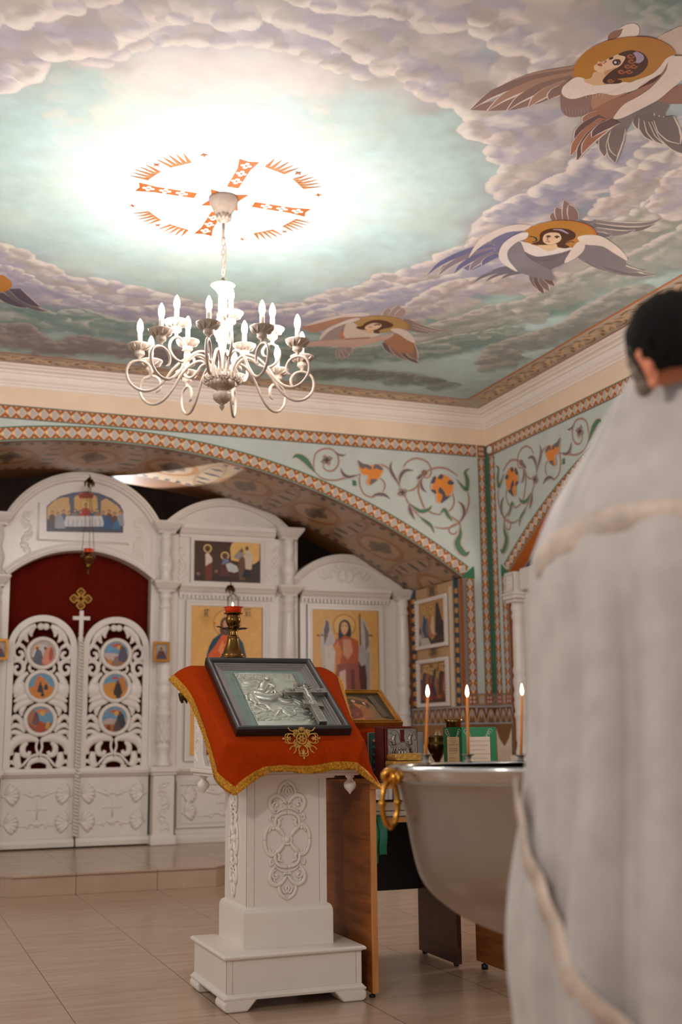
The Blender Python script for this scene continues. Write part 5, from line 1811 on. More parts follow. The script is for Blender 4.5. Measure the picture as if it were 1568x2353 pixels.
A.poly(Q([(600, 900), (650, 940), (670, 1100), (672, 1400), (590, 1400)]), (84, 46, 36))
A.poly(Q([(424, 800), (470, 772), (520, 772), (600, 812), (612, 900), (604, 1000), (612, 1150), (640, 1400), (420, 1400), (400, 1200), (420, 1060), (430, 950), (395, 860)]), (178, 84, 46))
A.poly(Q([(400, 860), (440, 810), (470, 900), (450, 1040), (420, 1060), (400, 980)]), (214, 130, 62))
A.poly(Q([(480, 800), (540, 800), (560, 900), (520, 960), (480, 920)]), (208, 148, 116))
A.poly(Q([(430, 1000), (520, 985), (600, 1000), (620, 1200), (600, 1400), (440, 1400)]), (150, 80, 66))
A.poly(Q([(450, 1060), (500, 1040), (510, 1400), (450, 1400)]), (222, 184, 168))
A.poly(Q([(540, 1040), (570, 1040), (590, 1400), (550, 1400)]), (110, 56, 48))
A.poly(Q([(330, 860), (390, 840), (420, 900), (410, 1050), (370, 1090), (330, 1000)]), (212, 200, 188))
A.poly(Q([(447, 800), (444, 720), (455, 665), (490, 642), (525, 660), (542, 710), (540, 780), (490, 770)]), (50, 36, 28), smooth=1)
A.poly(Q([(462, 700), (470, 668), (495, 660), (516, 680), (518, 725), (492, 762), (468, 740)]), (222, 172, 132), smooth=1)
for (x0, x1) in ((470, 484), (496, 512)):
    A.stroke(Q([(x0, 690), (x1, 690)]), .008, (70, 46, 36), smooth=0)
A.stroke(Q([(484, 738), (500, 738)]), .006, (160, 80, 60), smooth=0)
A.stroke(Q([(611, 600), (618, 800), (622, 1010)]), .014, (84, 56, 40), smooth=0)
A.disc(za((612, 606)), 1.6, 5, (84, 56, 40), n=8)
A.poly(Q([(608, 850), (640, 850), (672, 930), (660, 1000), (625, 1015), (600, 960)]), (170, 164, 160))
for (x, y) in ((270, 770), (300, 768), (335, 772), (675, 770), (695, 772)):
    A.stroke(Q([(x, y - 8), (x + 22, y + 4)]), .016, (120, 86, 54), smooth=0)
A.mb.build('icon', M['icon'], B2, normals=False, label='gold-ground icon of a winged figure in red')

# ---------------- two little framed icons hung on the portal columns


def small_icon(cx, cz, label, ground):
    t = thing('small_icon', label, 'icon', (cx, YI - .13, cz - .095), group=None)
    mb = MB()
    f2 = frame((0, YI - .125, 0), (1, 0, 0), (0, 0, 1), (0, -1, 0))
    mb.prism(rect(cx - .076, cx + .076, cz - .093, cz + .093), f2, 0, .028, holes=[rect(cx - .05, cx + .05, cz - .067, cz + .067)])
    mb.prism(rect(cx - .076, cx + .076, cz - .093, cz + .093), f2, -.004, .002)
    mb.build('frame', M['gold_frame'], t, bevel=.005)
    A = Art(f2, d=.012, eps=.0001)
    A.rect(cx - .05, cx + .05, cz - .067, cz + .067, ground)
    A.poly([(cx - .04, cz - .067), (cx - .034, cz - .01), (cx - .01, cz + .02), (cx + .02, cz + .01), (cx + .04, cz - .03), (cx + .042, cz - .067)], (96, 50, 46), smooth=1)
    A.poly([(cx - .02, cz - .067), (cx + .0, cz - .03), (cx + .035, cz - .045), (cx + .04, cz - .067)], (60, 70, 96))
    A.disc((cx - .002, cz + .034), .022, .025, (206, 160, 96), n=14)
    A.disc((cx - .002, cz + .030), .014, .018, (120, 84, 60), n=12)
    A.mb.build('picture', M['icon'], t, normals=False)


small_icon(CX[1] - .05, 1.882, 'small gold-framed icon hanging right of the double doors', (150, 158, 164))
small_icon(CX[0] + .05, 1.882, 'small gold-framed icon at the left edge, beside the left-hand door', (160, 150, 140))

# ---------------- hanging oil lamps


def leaf_hook(mb, o, s=1.0):
    o = np.array(o, float)
    for k in range(7):
        a = k * 2 * PI / 7
        d = np.array([cos(a) * .035, sin(a) * .02, .0])
        mb.tube([o, o + d * .7 + (0, 0, .022 * s), o + d * 1.2 + (0, 0, -.004), o + d * 1.25 + (0, 0, -.03 * s)], [.004, .012, .009, .002], n=5)
    mb.tube([o + (0, 0, -.045), o + (0, 0, .02), o + (.008, 0, .05), o + (-.004, 0, .08)], [.006, .009, .006, .003], n=6)
    mb.ball(o, .018, 8, 6)


x0, y0 = 1.660, 10.66
t = thing('hanging_oil_lamp', 'brass hanging oil lamp on thin chains in front of the red curtain', 'oil lamp', (x0, y0, 2.55))
mb = MB()
leaf_hook(mb, (x0 - .01, y0, 3.40), 1.2)
mb.build('hanging_hook', M['brass_dark'], t)
mb = MB()
mb.lathe([(.0, 2.553), (.010, 2.560), (.012, 2.572), (.006, 2.582), (.010, 2.60), (.022, 2.618), (.030, 2.630), (.024, 2.638), (.046, 2.662), (.062, 2.700), (.066, 2.718), (.056, 2.726), (.050, 2.732), (.052, 2.752), (.044, 2.756), (.040, 2.70)], (x0, y0, 0), n=20)
for k in range(3):
    a = k * 2 * PI / 3 + .5
    mb.ball((x0 + .066 * cos(a), y0 + .066 * sin(a), 2.725), .014, 8, 6)
mb.build('bowl', M['brass'], t)
mb = MB()
mb.lathe([(.030, 2.73), (.040, 2.755), (.044, 2.79), (.040, 2.79), (.036, 2.757)], (x0, y0, 0), n=16)
mb.build('glass_cup', M['red_glass'], t)
for k in range(3):
    a = k * 2 * PI / 3 + .5
    mb = MB()
    p0, p1 = np.array([x0 + .066 * cos(a), y0 + .066 * sin(a), 2.735]), np.array([x0 - .01 + .012 * cos(a), y0 + .012 * sin(a), 3.37])
    nL = 46
    for j in range(nL):
        c = p0 + (p1 - p0) * (j + .5) / nL
        mb.tube([c + (0, 0, -.009), c + ((.003, 0, 0) if j % 2 else (0, .003, 0)), c + (0, 0, .009)], .0022, n=4)
    mb.build('chain', M['brass_dark'], t)
mb = MB()
mb.tube([(x0 - .01, y0, 3.45), (x0 - .01, y0 + .30, 3.47)], .006, n=6)
mb.tube([(x0 - .01, y0, 3.45), (x0 - .01, y0, 3.42)], .005, n=6)
mb.build('wall_arm', M['brass_dark'], t)

x0, y0 = 3.02, 10.66
t = thing('hanging_oil_lamp', 'hanging oil lamp on a wire loop, just behind the brass lamp stand', 'oil lamp', (x0, y0, 2.14))
mb = MB()
leaf_hook(mb, (x0 - .03, y0, 2.47), 1.2)
mb.tube([(x0, y0, 2.49), (x0, y0 + .28, 2.50)], .006, n=6)
mb.build('hanging_hook', M['brass_dark'], t)
mb = MB()
for s in (-1, 1):
    mb.tube(cr([(x0 + s * .050, y0, 2.25), (x0 + s * .050, y0, 2.36), (x0 + s * .034, y0, 2.405), (x0, y0, 2.425)], 4), .005, n=6)
mb.tube([(x0, y0, 2.42), (x0, y0, 2.49)], .004, n=6)
mb.build('wire_loop', M['brass_dark'], t)
mb = MB()
mb.lathe([(0, 2.14), (.012, 2.15), (.02, 2.17), (.045, 2.20), (.055, 2.24), (.05, 2.25)], (x0, y0, 0), n=16)
mb.build('bowl', M['brass'], t)
mb = MB()
mb.lathe([(.034, 2.24), (.048, 2.29), (.052, 2.30), (.046, 2.30), (.034, 2.25)], (x0, y0, 0), n=16)
mb.build('glass_cup', M['red_glass'], t)

# ---------------- two framed icons on the jamb of the arch
FJ = frame((XREV, 0, 0), (0, 1, 0), (0, 0, 1), (-1, 0, 0))
for (zb, zt, lab, pal) in ((1.925, 2.415, 'upper white-framed icon on the right side of the arch', 0), (1.365, 1.822, 'lower white-framed icon on the right side of the arch', 1)):
    t = thing('framed_icon', lab, 'icon', (XREV - .02, 10.35, zb))
    mb = MB()
    y0, y1 = 10.0, 10.70
    mb.prism(rect(y0, y1, zb, zt), FJ, .006, .030, holes=[rect(y0 + .055, y1 - .055, zb + .036, zt - .036)])
    mb.prism(rect(y0, y1, zb, zt), FJ, .002, .012)
    for k in range(22):
        for z in (zb + .012, zt - .012):
            mb.ball((XREV - .032, y0 + (y1 - y0) * (k + .5) / 22, z), .012, 6, 4)
    for k in range(14):
        for y in (y0 + .014, y1 - .014):
            mb.ball((XREV - .032, y, zb + (zt - zb) * (k + .5) / 14), .012, 6, 4)
    mb.build('frame', WH, t)
    A = Art(FJ, d=.014, eps=.0001)
    A.rect(y0 + .055, y1 - .055, zb + .036, zt - .036, (186, 138, 76) if pal == 0 else (150, 104, 58))
    h = zt - zb
    X = lambda f: y1 - .055 - f * (y1 - y0 - .11)
    if pal == 0:
        A.poly([(X(0), zb + .04), (X(0), zb + h * .45), (X(.3), zb + h * .35), (X(.5), zb + h * .15), (X(1), zb + h * .5), (X(1), zb + .04)], (66, 48, 44))
        A.poly([(X(.62), zb + h * .3), (X(.66), zb + h * .85), (X(.74), zb + h * .9), (X(.9), zb + h * .5), (X(1), zb + h * .5), (X(1), zb + h * .2)], (40, 34, 36))
        A.poly([(X(.05), zb + .04), (X(.0), zb + h * .3), (X(.3), zb + h * .28), (X(.45), zb + .04)], (196, 186, 170))
        for f, s, c, m in ((.18, .62, (150, 140, 130), (40, 66, 104)), (.50, .60, (190, 110, 70), (210, 190, 160)), (.3, .5, (50, 74, 110), (120, 110, 110))):
            person_art(A, X(f), zb + h * .22, h * s, c, m)
    else:
        A.poly([(X(0), zb + .04), (X(0), zb + h * .6), (X(.4), zb + h * .72), (X(1), zb + h * .7), (X(1), zb + .04)], (74, 44, 36))
        for k in range(9):
            person_art(A, X(.08 + k * .105), zb + h * (.16 + .08 * (k % 2)), h * (.56 + .08 * (k % 3)), [(120, 50, 40), (44, 56, 70), (150, 80, 50), (60, 50, 50)][k % 4], [(170, 90, 60), (36, 40, 52), (150, 120, 90)][k % 3], halo=True)
        A.poly([(X(.15), zb + .06), (X(.2), zb + h * .45), (X(.4), zb + h * .5), (X(.5), zb + .06)], (150, 60, 46))
    A.mb.build('picture', M['icon'], t, normals=False)
# ================================================================ lectern
WL = M['white_lectern']
BX0, BX1, BY0, BY1 = 1.362, 1.974, 4.890, 5.452
LC = ((BX0 + BX1) / 2, (BY0 + BY1) / 2)
LT = thing('lectern', 'white carved church lectern with a square pedestal, draped in red cloth', 'lectern', (LC[0], LC[1], 0))
for sx, x in ((1, BX0 - .004), (-1, BX1 + .004)):
    for sy, y in ((1, BY0 - .004), (-1, BY1 + .004)):
        mb = MB()
        fr = lambda a, b, d, x=x, y=y, sx=sx, sy=sy: np.array([x + sx * a, y + sy * d, b])
        mb.prism([(0.012, 0), (.10, 0), (.145, .05), (0.008, .05), (-.004, .036), (-.004, .014)], fr, 0.0, .135)
        mb.build('foot', WL, LT, bevel=.012, segs=3)
mb = MB()
fz = lambda e0, e1, z0, z1: mb.hexa([(BX0 - e0, BY0 - e0, z0), (BX1 + e0, BY0 - e0, z0), (BX1 + e0, BY1 + e0, z0), (BX0 - e0, BY1 + e0, z0), (BX0 - e1, BY0 - e1, z1), (BX1 + e1, BY0 - e1, z1), (BX1 + e1, BY1 + e1, z1), (BX0 - e1, BY1 + e1, z1)])
fz(.004, .006, .046, .056)
fz(.002, -.004, .056, .064)
fz(-.004, -.010, .064, .070)
fz(-.008, .0, .200, .206)
fz(.006, .008, .206, .214)
fz(.008, .0, .214, .222)
mb.build('base_moulding', WL, LT, bevel=.0015)
mb = MB()
mb.box(BX0 + .014, BX1 - .014, BY0 + .014, BY1 - .014, .066, .203)
for x0, x1 in ((BX0 + .010, BX0 + .034), (BX0 + .036, BX1 - .036), (BX1 - .034, BX1 - .010)):
    mb.box(x0, x1, BY0 + .010, BY0 + .02, .070, .201)
for y0, y1 in ((BY0 + .012, BY0 + .034), (BY0 + .036, BY1 - .036), (BY1 - .034, BY1 - .010)):
    mb.box(BX0 + .010, BX0 + .02, y0, y1, .070, .201)
mb.build('base_box', WL, LT, bevel=.001)
SX0, SX1, SY0 = 1.491, 1.855, 5.022
SY1 = min(5.40, P(517, 2000, 0, SX0)[1])
mb = MB()
e = .020
ogee = [(e, .222), (e, .345), (e * .95, .366), (e * .7, .380), (e * .3, .387), (0, .389)]
for (a, z0), (b, z1) in zip(ogee, ogee[1:]):
    mb.hexa([(SX0 - a, SY0 - a, z0), (SX1 + a, SY0 - a, z0), (SX1 + a, SY1 + a, z0), (SX0 - a, SY1 + a, z0), (SX0 - b, SY0 - b, z1), (SX1 + b, SY0 - b, z1), (SX1 + b, SY1 + b, z1), (SX0 - b, SY1 + b, z1)])
mb.build('plinth', WL, LT)
mb = MB()
mb.box(SX0 + .004, SX1 - .004, SY0 + .004, SY1, .385, .94)
for x0, x1 in ((SX0, SX0 + .033), (SX0 + .035, SX1 - .035), (SX1 - .033, SX1)):
    mb.box(x0, x1, SY0, SY0 + .01, .387, .94)
mb.box(SX0, SX0 + .01, SY0 + .002, SY0 + .030, .387, .94)
mb.box(SX0, SX0 + .01, SY0 + .032, SY1, .387, .94)
mb.build('shaft', WL, LT, bevel=.0012)


def big_ornament(fr, cx, cz, S=1.0, wx=1.0):
    """pierced carved cartouche with a four-armed cross; units are photo-zoom pixels"""
    mb = MB()
    K = .0002385 * S
    T = lambda L, sg=1, sv=1: [(cx + sg * x * K * wx, cz + sv * y * K) for x, y in L]
    S_ = lambda L, r, f=.75, sg=1, sv=1, d=.004: sl(mb, T(L, sg, sv), [q * K for q in r] if hasattr(r, '__len__') else r * K, flat=f, fr=fr, n=8, d=d)
    # four-lobed ring
    R = [(430, 0), (418, 110), (370, 215), (300, 268), (235, 262), (232, 330), (205, 400), (130, 455), (0, 478)]
    for sg in (1, -1):
        for sv in (1, -1):
            S_(R, [34] * 9, .7, sg, sv)
            S_([(60, 60), (110, 130), (170, 190), (230, 225)], [30, 42, 48, 30], .9, sg, sv)
            S_([(200, 200), (245, 250), (300, 240), (330, 190), (352, 130)], [30, 34, 30, 24, 16], .8, sg, sv)
            S_([(185, 230), (150, 290), (165, 350), (110, 370), (95, 400)], [28, 34, 28, 22, 10], .8, sg, sv)
            knob(mb, cx + sg * 270 * K * wx, cz + sv * 205 * K, 30 * K, d=.006, fr=fr)
            S_([(0, 560), (70, 550), (150, 520), (210, 470)], [26, 24, 22, 14], .7, sg, sv)
            S_([(235, 470), (300, 540), (335, 640), (310, 730), (230, 780), (150, 770), (80, 720), (20, 640)], [20, 34, 42, 44, 44, 40, 36, 26], .7, sg, sv)
            S_([(210, 520), (285, 560), (272, 640), (215, 665), (175, 625), (200, 590)], [18, 24, 24, 22, 20, 16], .85, sg, sv)
            knob(mb, cx + sg * 205 * K * wx, cz + sv * 610 * K, 34 * K, d=.006, fr=fr)
            S_([(265, 400), (315, 440), (330, 370), (300, 330)], [14, 26, 24, 12], .7, sg, sv)
            S_([(255, 650), (250, 700), (215, 730)], [12, 22, 10], .7, sg, sv)
            S_([(90, 640), (60, 700), (100, 730)], [12, 20, 10], .7, sg, sv)
            S_([(150, 780), (160, 860), (120, 950), (60, 1000), (0, 1050)], [24, 34, 36, 32, 14], .7, sg, sv)
            S_([(100, 830), (70, 900), (40, 930), (10, 900)], [14, 24, 22, 14], .8, sg, sv)
            S_([(0, 780), (30, 850), (0, 930)], [14, 28, 16], .9, sg, sv)
            S_([(0, 600), (60, 590), (70, 640)], [18, 24, 10], .8, sg, sv)
    o = fr(cx, cz, 0)
    nrm = fr(0, 0, 1) - fr(0, 0, 0)
    mb.lathe([(105 * K, -.002), (105 * K, .004), (92 * K, .010), (74 * K, .0085), (62 * K, .007), (52 * K, .010), (36 * K, .015), (0, .017)], o, n=20, axis=nrm)
    return mb


FLF = frame((0, SY0, 0), (1, 0, 0), (0, 0, 1), (0, -1, 0))
oc = P(660, 1929, 1, SY0)
big_ornament(FLF, oc[0], oc[2]).build('carved_ornament', WL, LT)
FLS = frame((SX0, 0, 0), (0, 1, 0), (0, 0, 1), (-1, 0, 0))
big_ornament(FLS, (SY0 + SY1) / 2 + .02, oc[2], S=1.0, wx=.62).build('carved_ornament', WL, LT)
# tray under the desk with turned drops
TX0, TX1, TY0, TY1 = 1.340, 1.985, 4.905, 5.44
mb = MB()
mb.box(TX0 + .012, TX1 - .012, TY0 + .012, TY1 - .012, .930, .944)
mb.box(TX0, TX1, TY0, TY1, .944, .962)
mb.box(SX0 - .02, SX1 + .035, SY0 - .02, SY1 + .02, .918, .932)
mb.build('tray', WL, LT, bevel=.005)
for x in (TX0 + .045, TX1 - .045):
    for y in (TY0 + .045, TY1 - .075):
        mb = MB()
        mb.lathe([(.020, .930), (.020, .922), (.013, .916), (.013, .908), (.024, .900), (.028, .888), (.024, .874), (.012, .862), (.004, .852), (0, .846)], (x, y, 0), n=18)
        mb.build('finial', WL, LT)
# slanted desk
th = math.radians(31.7)
FSO = np.array([1.402, 4.872, 1.139])
FSV, FSN = np.array([0, cos(th), sin(th)]), np.array([0, -sin(th), cos(th)])
FS = lambda a, b, d=0.0: FSO + np.array([1, 0, 0]) * a + FSV * b + FSN * d
mb = MB()
mb.hexa([FS(-.058, -.02, -.078), FS(.578, -.02, -.078), FS(.578, .625, -.078), FS(-.058, .625, -.078), FS(-.058, -.02, -.050), FS(.578, -.02, -.050), FS(.578, .625, -.050), FS(-.058, .625, -.050)])
mb.build('desk_top', WL, LT, bevel=.003)
top = lambda y: 1.139 + (y - 4.872) * math.tan(th) - .080 / cos(th)
for x in (1.352, 1.952):
    mb = MB()
    fr = lambda a, b, d, x=x: np.array([x + d, a, b])
    mb.prism([(TY0 + .01, .962), (TY1 - .02, .962), (TY1 - .02, top(TY1 - .02)), (TY0 + .01, top(TY0 + .01))], fr, 0, .02,
             holes=[[(5.00, .975), (5.22, .975), (5.26, 1.02), (5.27, 1.12), (5.22, 1.17), (5.14, 1.16), (5.04, 1.10), (5.0, 1.04)]])
    mb.build('side_panel', WL, LT, bevel=.003)
mb = MB()
FL2 = frame((1.352, 0, 0), (0, 1, 0), (0, 0, 1), (-1, 0, 0))
vscroll(mb, 5.36, .99, 1.26, .06, fr=FL2, n=3)
mb.build('carved_ornament', WL, LT)

# ================================================================ red cloth
CL = thing('lectern_cloth', 'orange-red cloth with gold fringe spread over the white lectern', 'cloth', (LC[0], LC[1], .87))
ct = lambda y: 1.139 + (y - 4.872) * math.tan(th) - .0465 / cos(th)
lh = P(395, 1562, 1, 5.43)
rows = [
    [(1.240, 5.43, 1.372), (1.333, 5.43, ct(5.43)), (1.985, 5.43, ct(5.43)), (2.080, 5.43, 1.372)],
    [tuple(P(438, 1608, 1, 5.28)), (1.336, 5.28, ct(5.28)), (1.983, 5.28, ct(5.28)), (2.050, 5.28, 1.262)],
    [tuple(P(468, 1678, 1, 5.10)), (1.340, 5.10, ct(5.10)), (1.980, 5.10, ct(5.10)), (2.020, 5.10, 1.13)],
    [tuple(P(488, 1742, 1, 4.96)), (1.344, 4.93, ct(4.93)), (1.978, 4.93, ct(4.93)), (2.010, 4.97, 1.02)],
    [(1.318, 4.91, .965), (1.348, 4.866, ct(4.866)), (1.976, 4.866, ct(4.866)), (2.012, 4.91, .965)],
    [(1.322, 4.89, .935), (1.352, 4.850, 1.078), (1.972, 4.850, 1.078), (2.014, 4.89, .94)],
    [(1.345, 4.850, .900), (1.430, 4.826, 1.02), (1.945, 4.826, 1.03), (2.028, 4.850, .900)],
    [(1.378, 4.820, .872), (1.505, 4.822, .958), (1.912, 4.822, .966), (2.042, 4.820, .862)],
]
NJ = 6
rowsI = []
key = [np.array(r) for r in rows]
for k in range(4):
    c = []
    for a, b in zip(key, key[1:]):
        for q_ in range(NJ):
            c.append(a[k] + (b[k] - a[k]) * q_ / NJ)
    c.append(key[-1][k])
    if k in (0, 3):
        c = cr([r[k] for r in key], NJ)
    rowsI.append(np.array(c))
nR = len(rowsI[0])
nf, ntp = 10, 44
grid_ = []
for j in range(nR):
    a, b, c, d = (rowsI[k][j] for k in range(4))
    tj = j / (nR - 1)
    line = []
    for i in range(nf):
        t = i / nf
        line.append(a * (1 - t) + b * t + np.array([-.005, -.002, .007]) * sin(PI * t) * (1 - .5 * tj))
    for i in range(ntp + 1):
        t = i / ntp
        p = b * (1 - t) + c * t
        fall = max(0, (tj - .70) / .30)
        p = p + np.array([0, -.010 * fall * (.5 + .5 * cos(t * 2 * PI * 2.0 + .6)) - .006 * fall * cos(t * 2 * PI * 5), .006 * fall * sin(t * 2 * PI * 1.5)])
        p[2] += -.004 * sin(PI * t) * (0 if tj > .6 else 0)
        line.append(p)
    for i in range(1, nf + 1):
        t = i / nf
        line.append(c * (1 - t) + d * t + np.array([.005, -.002, .007]) * sin(PI * t) * (1 - .5 * tj))
    grid_.append(line)
G = np.array(grid_)
nC = G.shape[1]
mb = MB()
mb.add(G.reshape(-1, 3), [(j * nC + i, j * nC + i + 1, (j + 1) * nC + i + 1, (j + 1) * nC + i) for j in range(nR - 1) for i in range(nC - 1)], True)
mb.build('fabric', M['red_cloth'], CL, solid=.003)
# gold fringe following the three hems
hem, dirs = [], []
un = lambda v: v / (np.linalg.norm(v) + 1e-9)
for j in range(nR - 1):
    hem.append(G[j, 0]); dirs.append(un(G[j, 0] - G[j, 2]))
for i in range(nC):
    w = min(1, min(i, nC - 1 - i) / 6)
    dd = un(G[-1, i] - G[-3, i])
    sd = un(G[-1, 0] - G[-1, 2]) if i < nC / 2 else un(G[-1, -1] - G[-1, -3])
    hem.append(G[-1, i]); dirs.append(un(dd * (.5 + .5 * w) + sd * (.5 - .5 * w)))
for j in reversed(range(nR - 1)):
    hem.append(G[j, -1]); dirs.append(un(G[j, -1] - G[j, -3]))
hem, dirs = np.array(hem), np.array(dirs)
m_ = len(hem) * 6
tt = np.linspace(0, len(hem) - 1, m_)
H_ = np.stack([np.interp(tt, range(len(hem)), hem[:, k]) for k in range(3)], 1)
D_ = np.stack([np.interp(tt, range(len(hem)), dirs[:, k]) for k in range(3)], 1)
mb = MB()
vs = []
cen = np.array([1.66, 5.2, 1.05])
for k in range(m_):
    tg = H_[min(k + 1, m_ - 1)] - H_[max(k - 1, 0)]
    nn = un(np.cross(tg, D_[k]))
    if nn @ (H_[k] - cen) < 0:
        nn = -nn
    for q_, off in ((-.022, .003), (-.012, .005), (-.004, .0035), (.004, .005), (.012 + .003 * (k % 2), .003 + .003 * (k % 3))):
        vs.append(H_[k] + D_[k] * q_ + nn * off)
mb.add(vs, [(k * 5 + i, k * 5 + i + 1, (k + 1) * 5 + i + 1, (k + 1) * 5 + i) for k in range(m_ - 1) for i in range(4)], False)
mb.build('fringe', M['fringe'], CL, solid=.002, label='gold fringe')
# embroidered emblem on the front drop
def front_y(x, z):
    d = (G[:, nf:nf + ntp + 1] - np.array([x, 0, z]))
    dd = d[..., 0] ** 2 + d[..., 2] ** 2
    j0 = int(nR * .66)
    jj = np.argmin(dd[j0:].min(1)) + j0
    ii = np.argmin(dd[jj])
    return G[jj, nf + ii, 1]


ex = P(697, 1697, 1, 4.83)
K = .00205 * .60
FE = lambda a, b, d=0.0: np.array([a, front_y(a, b) - .0045 - d, b])
mb = MB()


def st(pts, r, sm=3):
    p = cr([(ex[0] + x * K, ex[2] + y * K) for x, y in pts], sm)
    mb.tube([FE(a[0], a[1]) for a in p], r, n=5)


c24 = [(18 * cos(a), 18 * sin(a)) for a in np.linspace(0, 2 * PI, 17)]
st(c24, .0032)
for k in range(6):
    a = k * PI / 3
    st([(3 * cos(a), 3 * sin(a)), (8 * cos(a + .3), 8 * sin(a + .3)), (13 * cos(a), 13 * sin(a)), (8 * cos(a - .3), 8 * sin(a - .3)), (3 * cos(a), 3 * sin(a))], .0020)
for q4 in (PI / 4, 3 * PI / 4, 5 * PI / 4, 7 * PI / 4):
    for k in range(5):
        a = q4 + (k - 2) * .14
        st([(23 * cos(a), 23 * sin(a)), ((42 - 3 * abs(k - 2)) * cos(a), (42 - 3 * abs(k - 2)) * sin(a))], .0024, 0)
for ang in (0, PI, -PI / 2, PI / 2):
    for s in (1, -1):
        Rr = lambda L: [(x * cos(ang) - s * y * sin(ang), x * sin(ang) + s * y * cos(ang)) for x, y in L]
        sc = .62 if ang == PI / 2 else 1
        Z = lambda L: Rr([(x * sc, y * sc) for x, y in L])
        st(Z([(22, 3), (32, 14), (44, 16), (52, 8), (46, 2), (41, 7)]), .0026)
        st(Z([(24, 8), (30, 24), (42, 28), (50, 38)]), .0024)
        st(Z([(36, 1), (44, -1), (56, 4), (62, 0)]), .0024)
        st(Z([(46, 18), (58, 14), (60, 6)]), .0020)
    if ang != PI / 2:
        q = (cos(ang) * 66, sin(ang) * 66)
        o = FE(ex[0] + q[0] * K, ex[2] + q[1] * K)
        mb.ball(o, .0052, 8, 6)
mb.build('embroidered_emblem', M['gold_thread'], CL, label='gold embroidered cross emblem')

# ================================================================ framed silver icon lying on the desk
IC = thing('framed_silver_icon', 'black-framed silver relief icon of a rider on a horse, lying on the red cloth', 'icon', FS(.26, 0, -.045))
W_, L_ = .522, .636


def PS(p, d=0.0):
    ray = CAM_M.T @ np.array([(p[0] - 784) / F_PX, (p[1] - 1176.5) / F_PX, 1.0])
    o = np.array([0, 0, CAM_Z])
    t = ((FSO + FSN * d - o) @ FSN) / (ray @ FSN)
    q = o + ray * t - FSO
    return np.array([q[0], q @ FSV])


mb = MB()
bw = .030
profF = [(0, -.044), (0, -.008), (.005, -.001), (.013, .0), (.022, -.003), (bw, -.010), (bw, -.044)]
cor = [(0, 0), (W_, 0), (W_, L_), (0, L_)]
vs, fs = [], []
np_ = len(profF)
for ci, (sx, sy) in enumerate(((1, 1), (-1, 1), (-1, -1), (1, -1))):
    for (o, d) in profF:
        vs.append(FS(cor[ci][0] + sx * o, cor[ci][1] + sy * o, d))
for ci in range(4):
    cj = (ci + 1) % 4
    for k in range(np_):
        k2 = (k + 1) % np_
        fs.append((ci * np_ + k, cj * np_ + k, cj * np_ + k2, ci * np_ + k2))
mb.add(vs, fs)
mb.build('frame', M['black_frame'], IC, bevel=.0015)
mb = MB()
for k, (o, d) in enumerate(((bw, -.016), (bw + .010, -.024), (bw + .020, -.030), (bw + .028, -.034))):
    o2 = o + .010
    mb.prism(rect(o, W_ - o, o, L_ - o), FS, -.044, d, holes=[rect(o2, W_ - o2, o2, L_ - o2)])
mb.build('inner_lining', M['grey_lining'], IC)
mb = MB()
mb.prism(rect(bw, W_ - bw, bw, L_ - bw), FS, -.044, -.038)
mb.build('mount_board', M['mat_board'], IC)
# border lettering-like filigree line on the mount
mb = MB()
fb = lambda a, b, d=0: FS(a, b, -.0375 + d)
ins = .098
zz = 0
for (p, q_) in (((ins, ins), (ins, L_ - ins)), ((ins, L_ - ins), (W_ - ins, L_ - ins)), ((W_ - ins, L_ - ins), (W_ - ins, ins))):
    p, q_ = np.array(p), np.array(q_)
    n = int(np.linalg.norm(q_ - p) / .009)
    d = (q_ - p) / n
    pn = np.array([-d[1], d[0]])
    for k in range(n):
        c = p + d * (k + .5)
        h = rng.uniform(.2, .55)
        sl(mb, [c - d * .35 + pn * h * rng.uniform(-1, 1), c, c + d * .35 + pn * h * rng.uniform(-1, 1)], .0011, fr=fb, n=4, sm=0)
mb.build('filigree_border', M['gold_thread'], IC)
# relief plate
zr = zm(560, 1500, .1658)
zq = zm(380, 1340, .3316)
r0 = PS(zq((425, 600)), -.034)
r1 = PS(zq((590, 962)), -.034)
r2 = PS(zq((925, 603)), -.034)
PL = (r1[0] - .0, r2[0] + .0, r1[1], r0[1])
PL = (.118, .404, .060, .535)
mb = MB()
mb.prism(rect(PL[0], PL[1], PL[2], PL[3]), FS, -.038, -.034)
for (a, b) in (((PL[0], PL[2]), (PL[0], PL[3])), ((PL[0], PL[3]), (PL[1], PL[3])), ((PL[1], PL[3]), (PL[1], PL[2])), ((PL[1], PL[2]), (PL[0], PL[2]))):
    mb.tube([FS(*a, -.033), FS(*b, -.033)], .0026, n=6)
plate = mb.build('silver_plate', M['silver'], IC)
mb = MB()
fp = lambda a, b, d=0: FS(a, b, -.0335 + d)
U = lambda L: [tuple(np.clip(PS(zr(p), -.033), (PL[0] + .004, PL[2] + .004), (PL[1] - .004, PL[3] - .004))) for p in L]


def rl(L, r, f=.7, sm=4):
    r = [q * 1.45 for q in r] if hasattr(r, '__len__') else r * 1.45
    sl(mb, U(L), r, flat=min(1.0, f * 1.15), fr=fp, n=7, sm=sm)


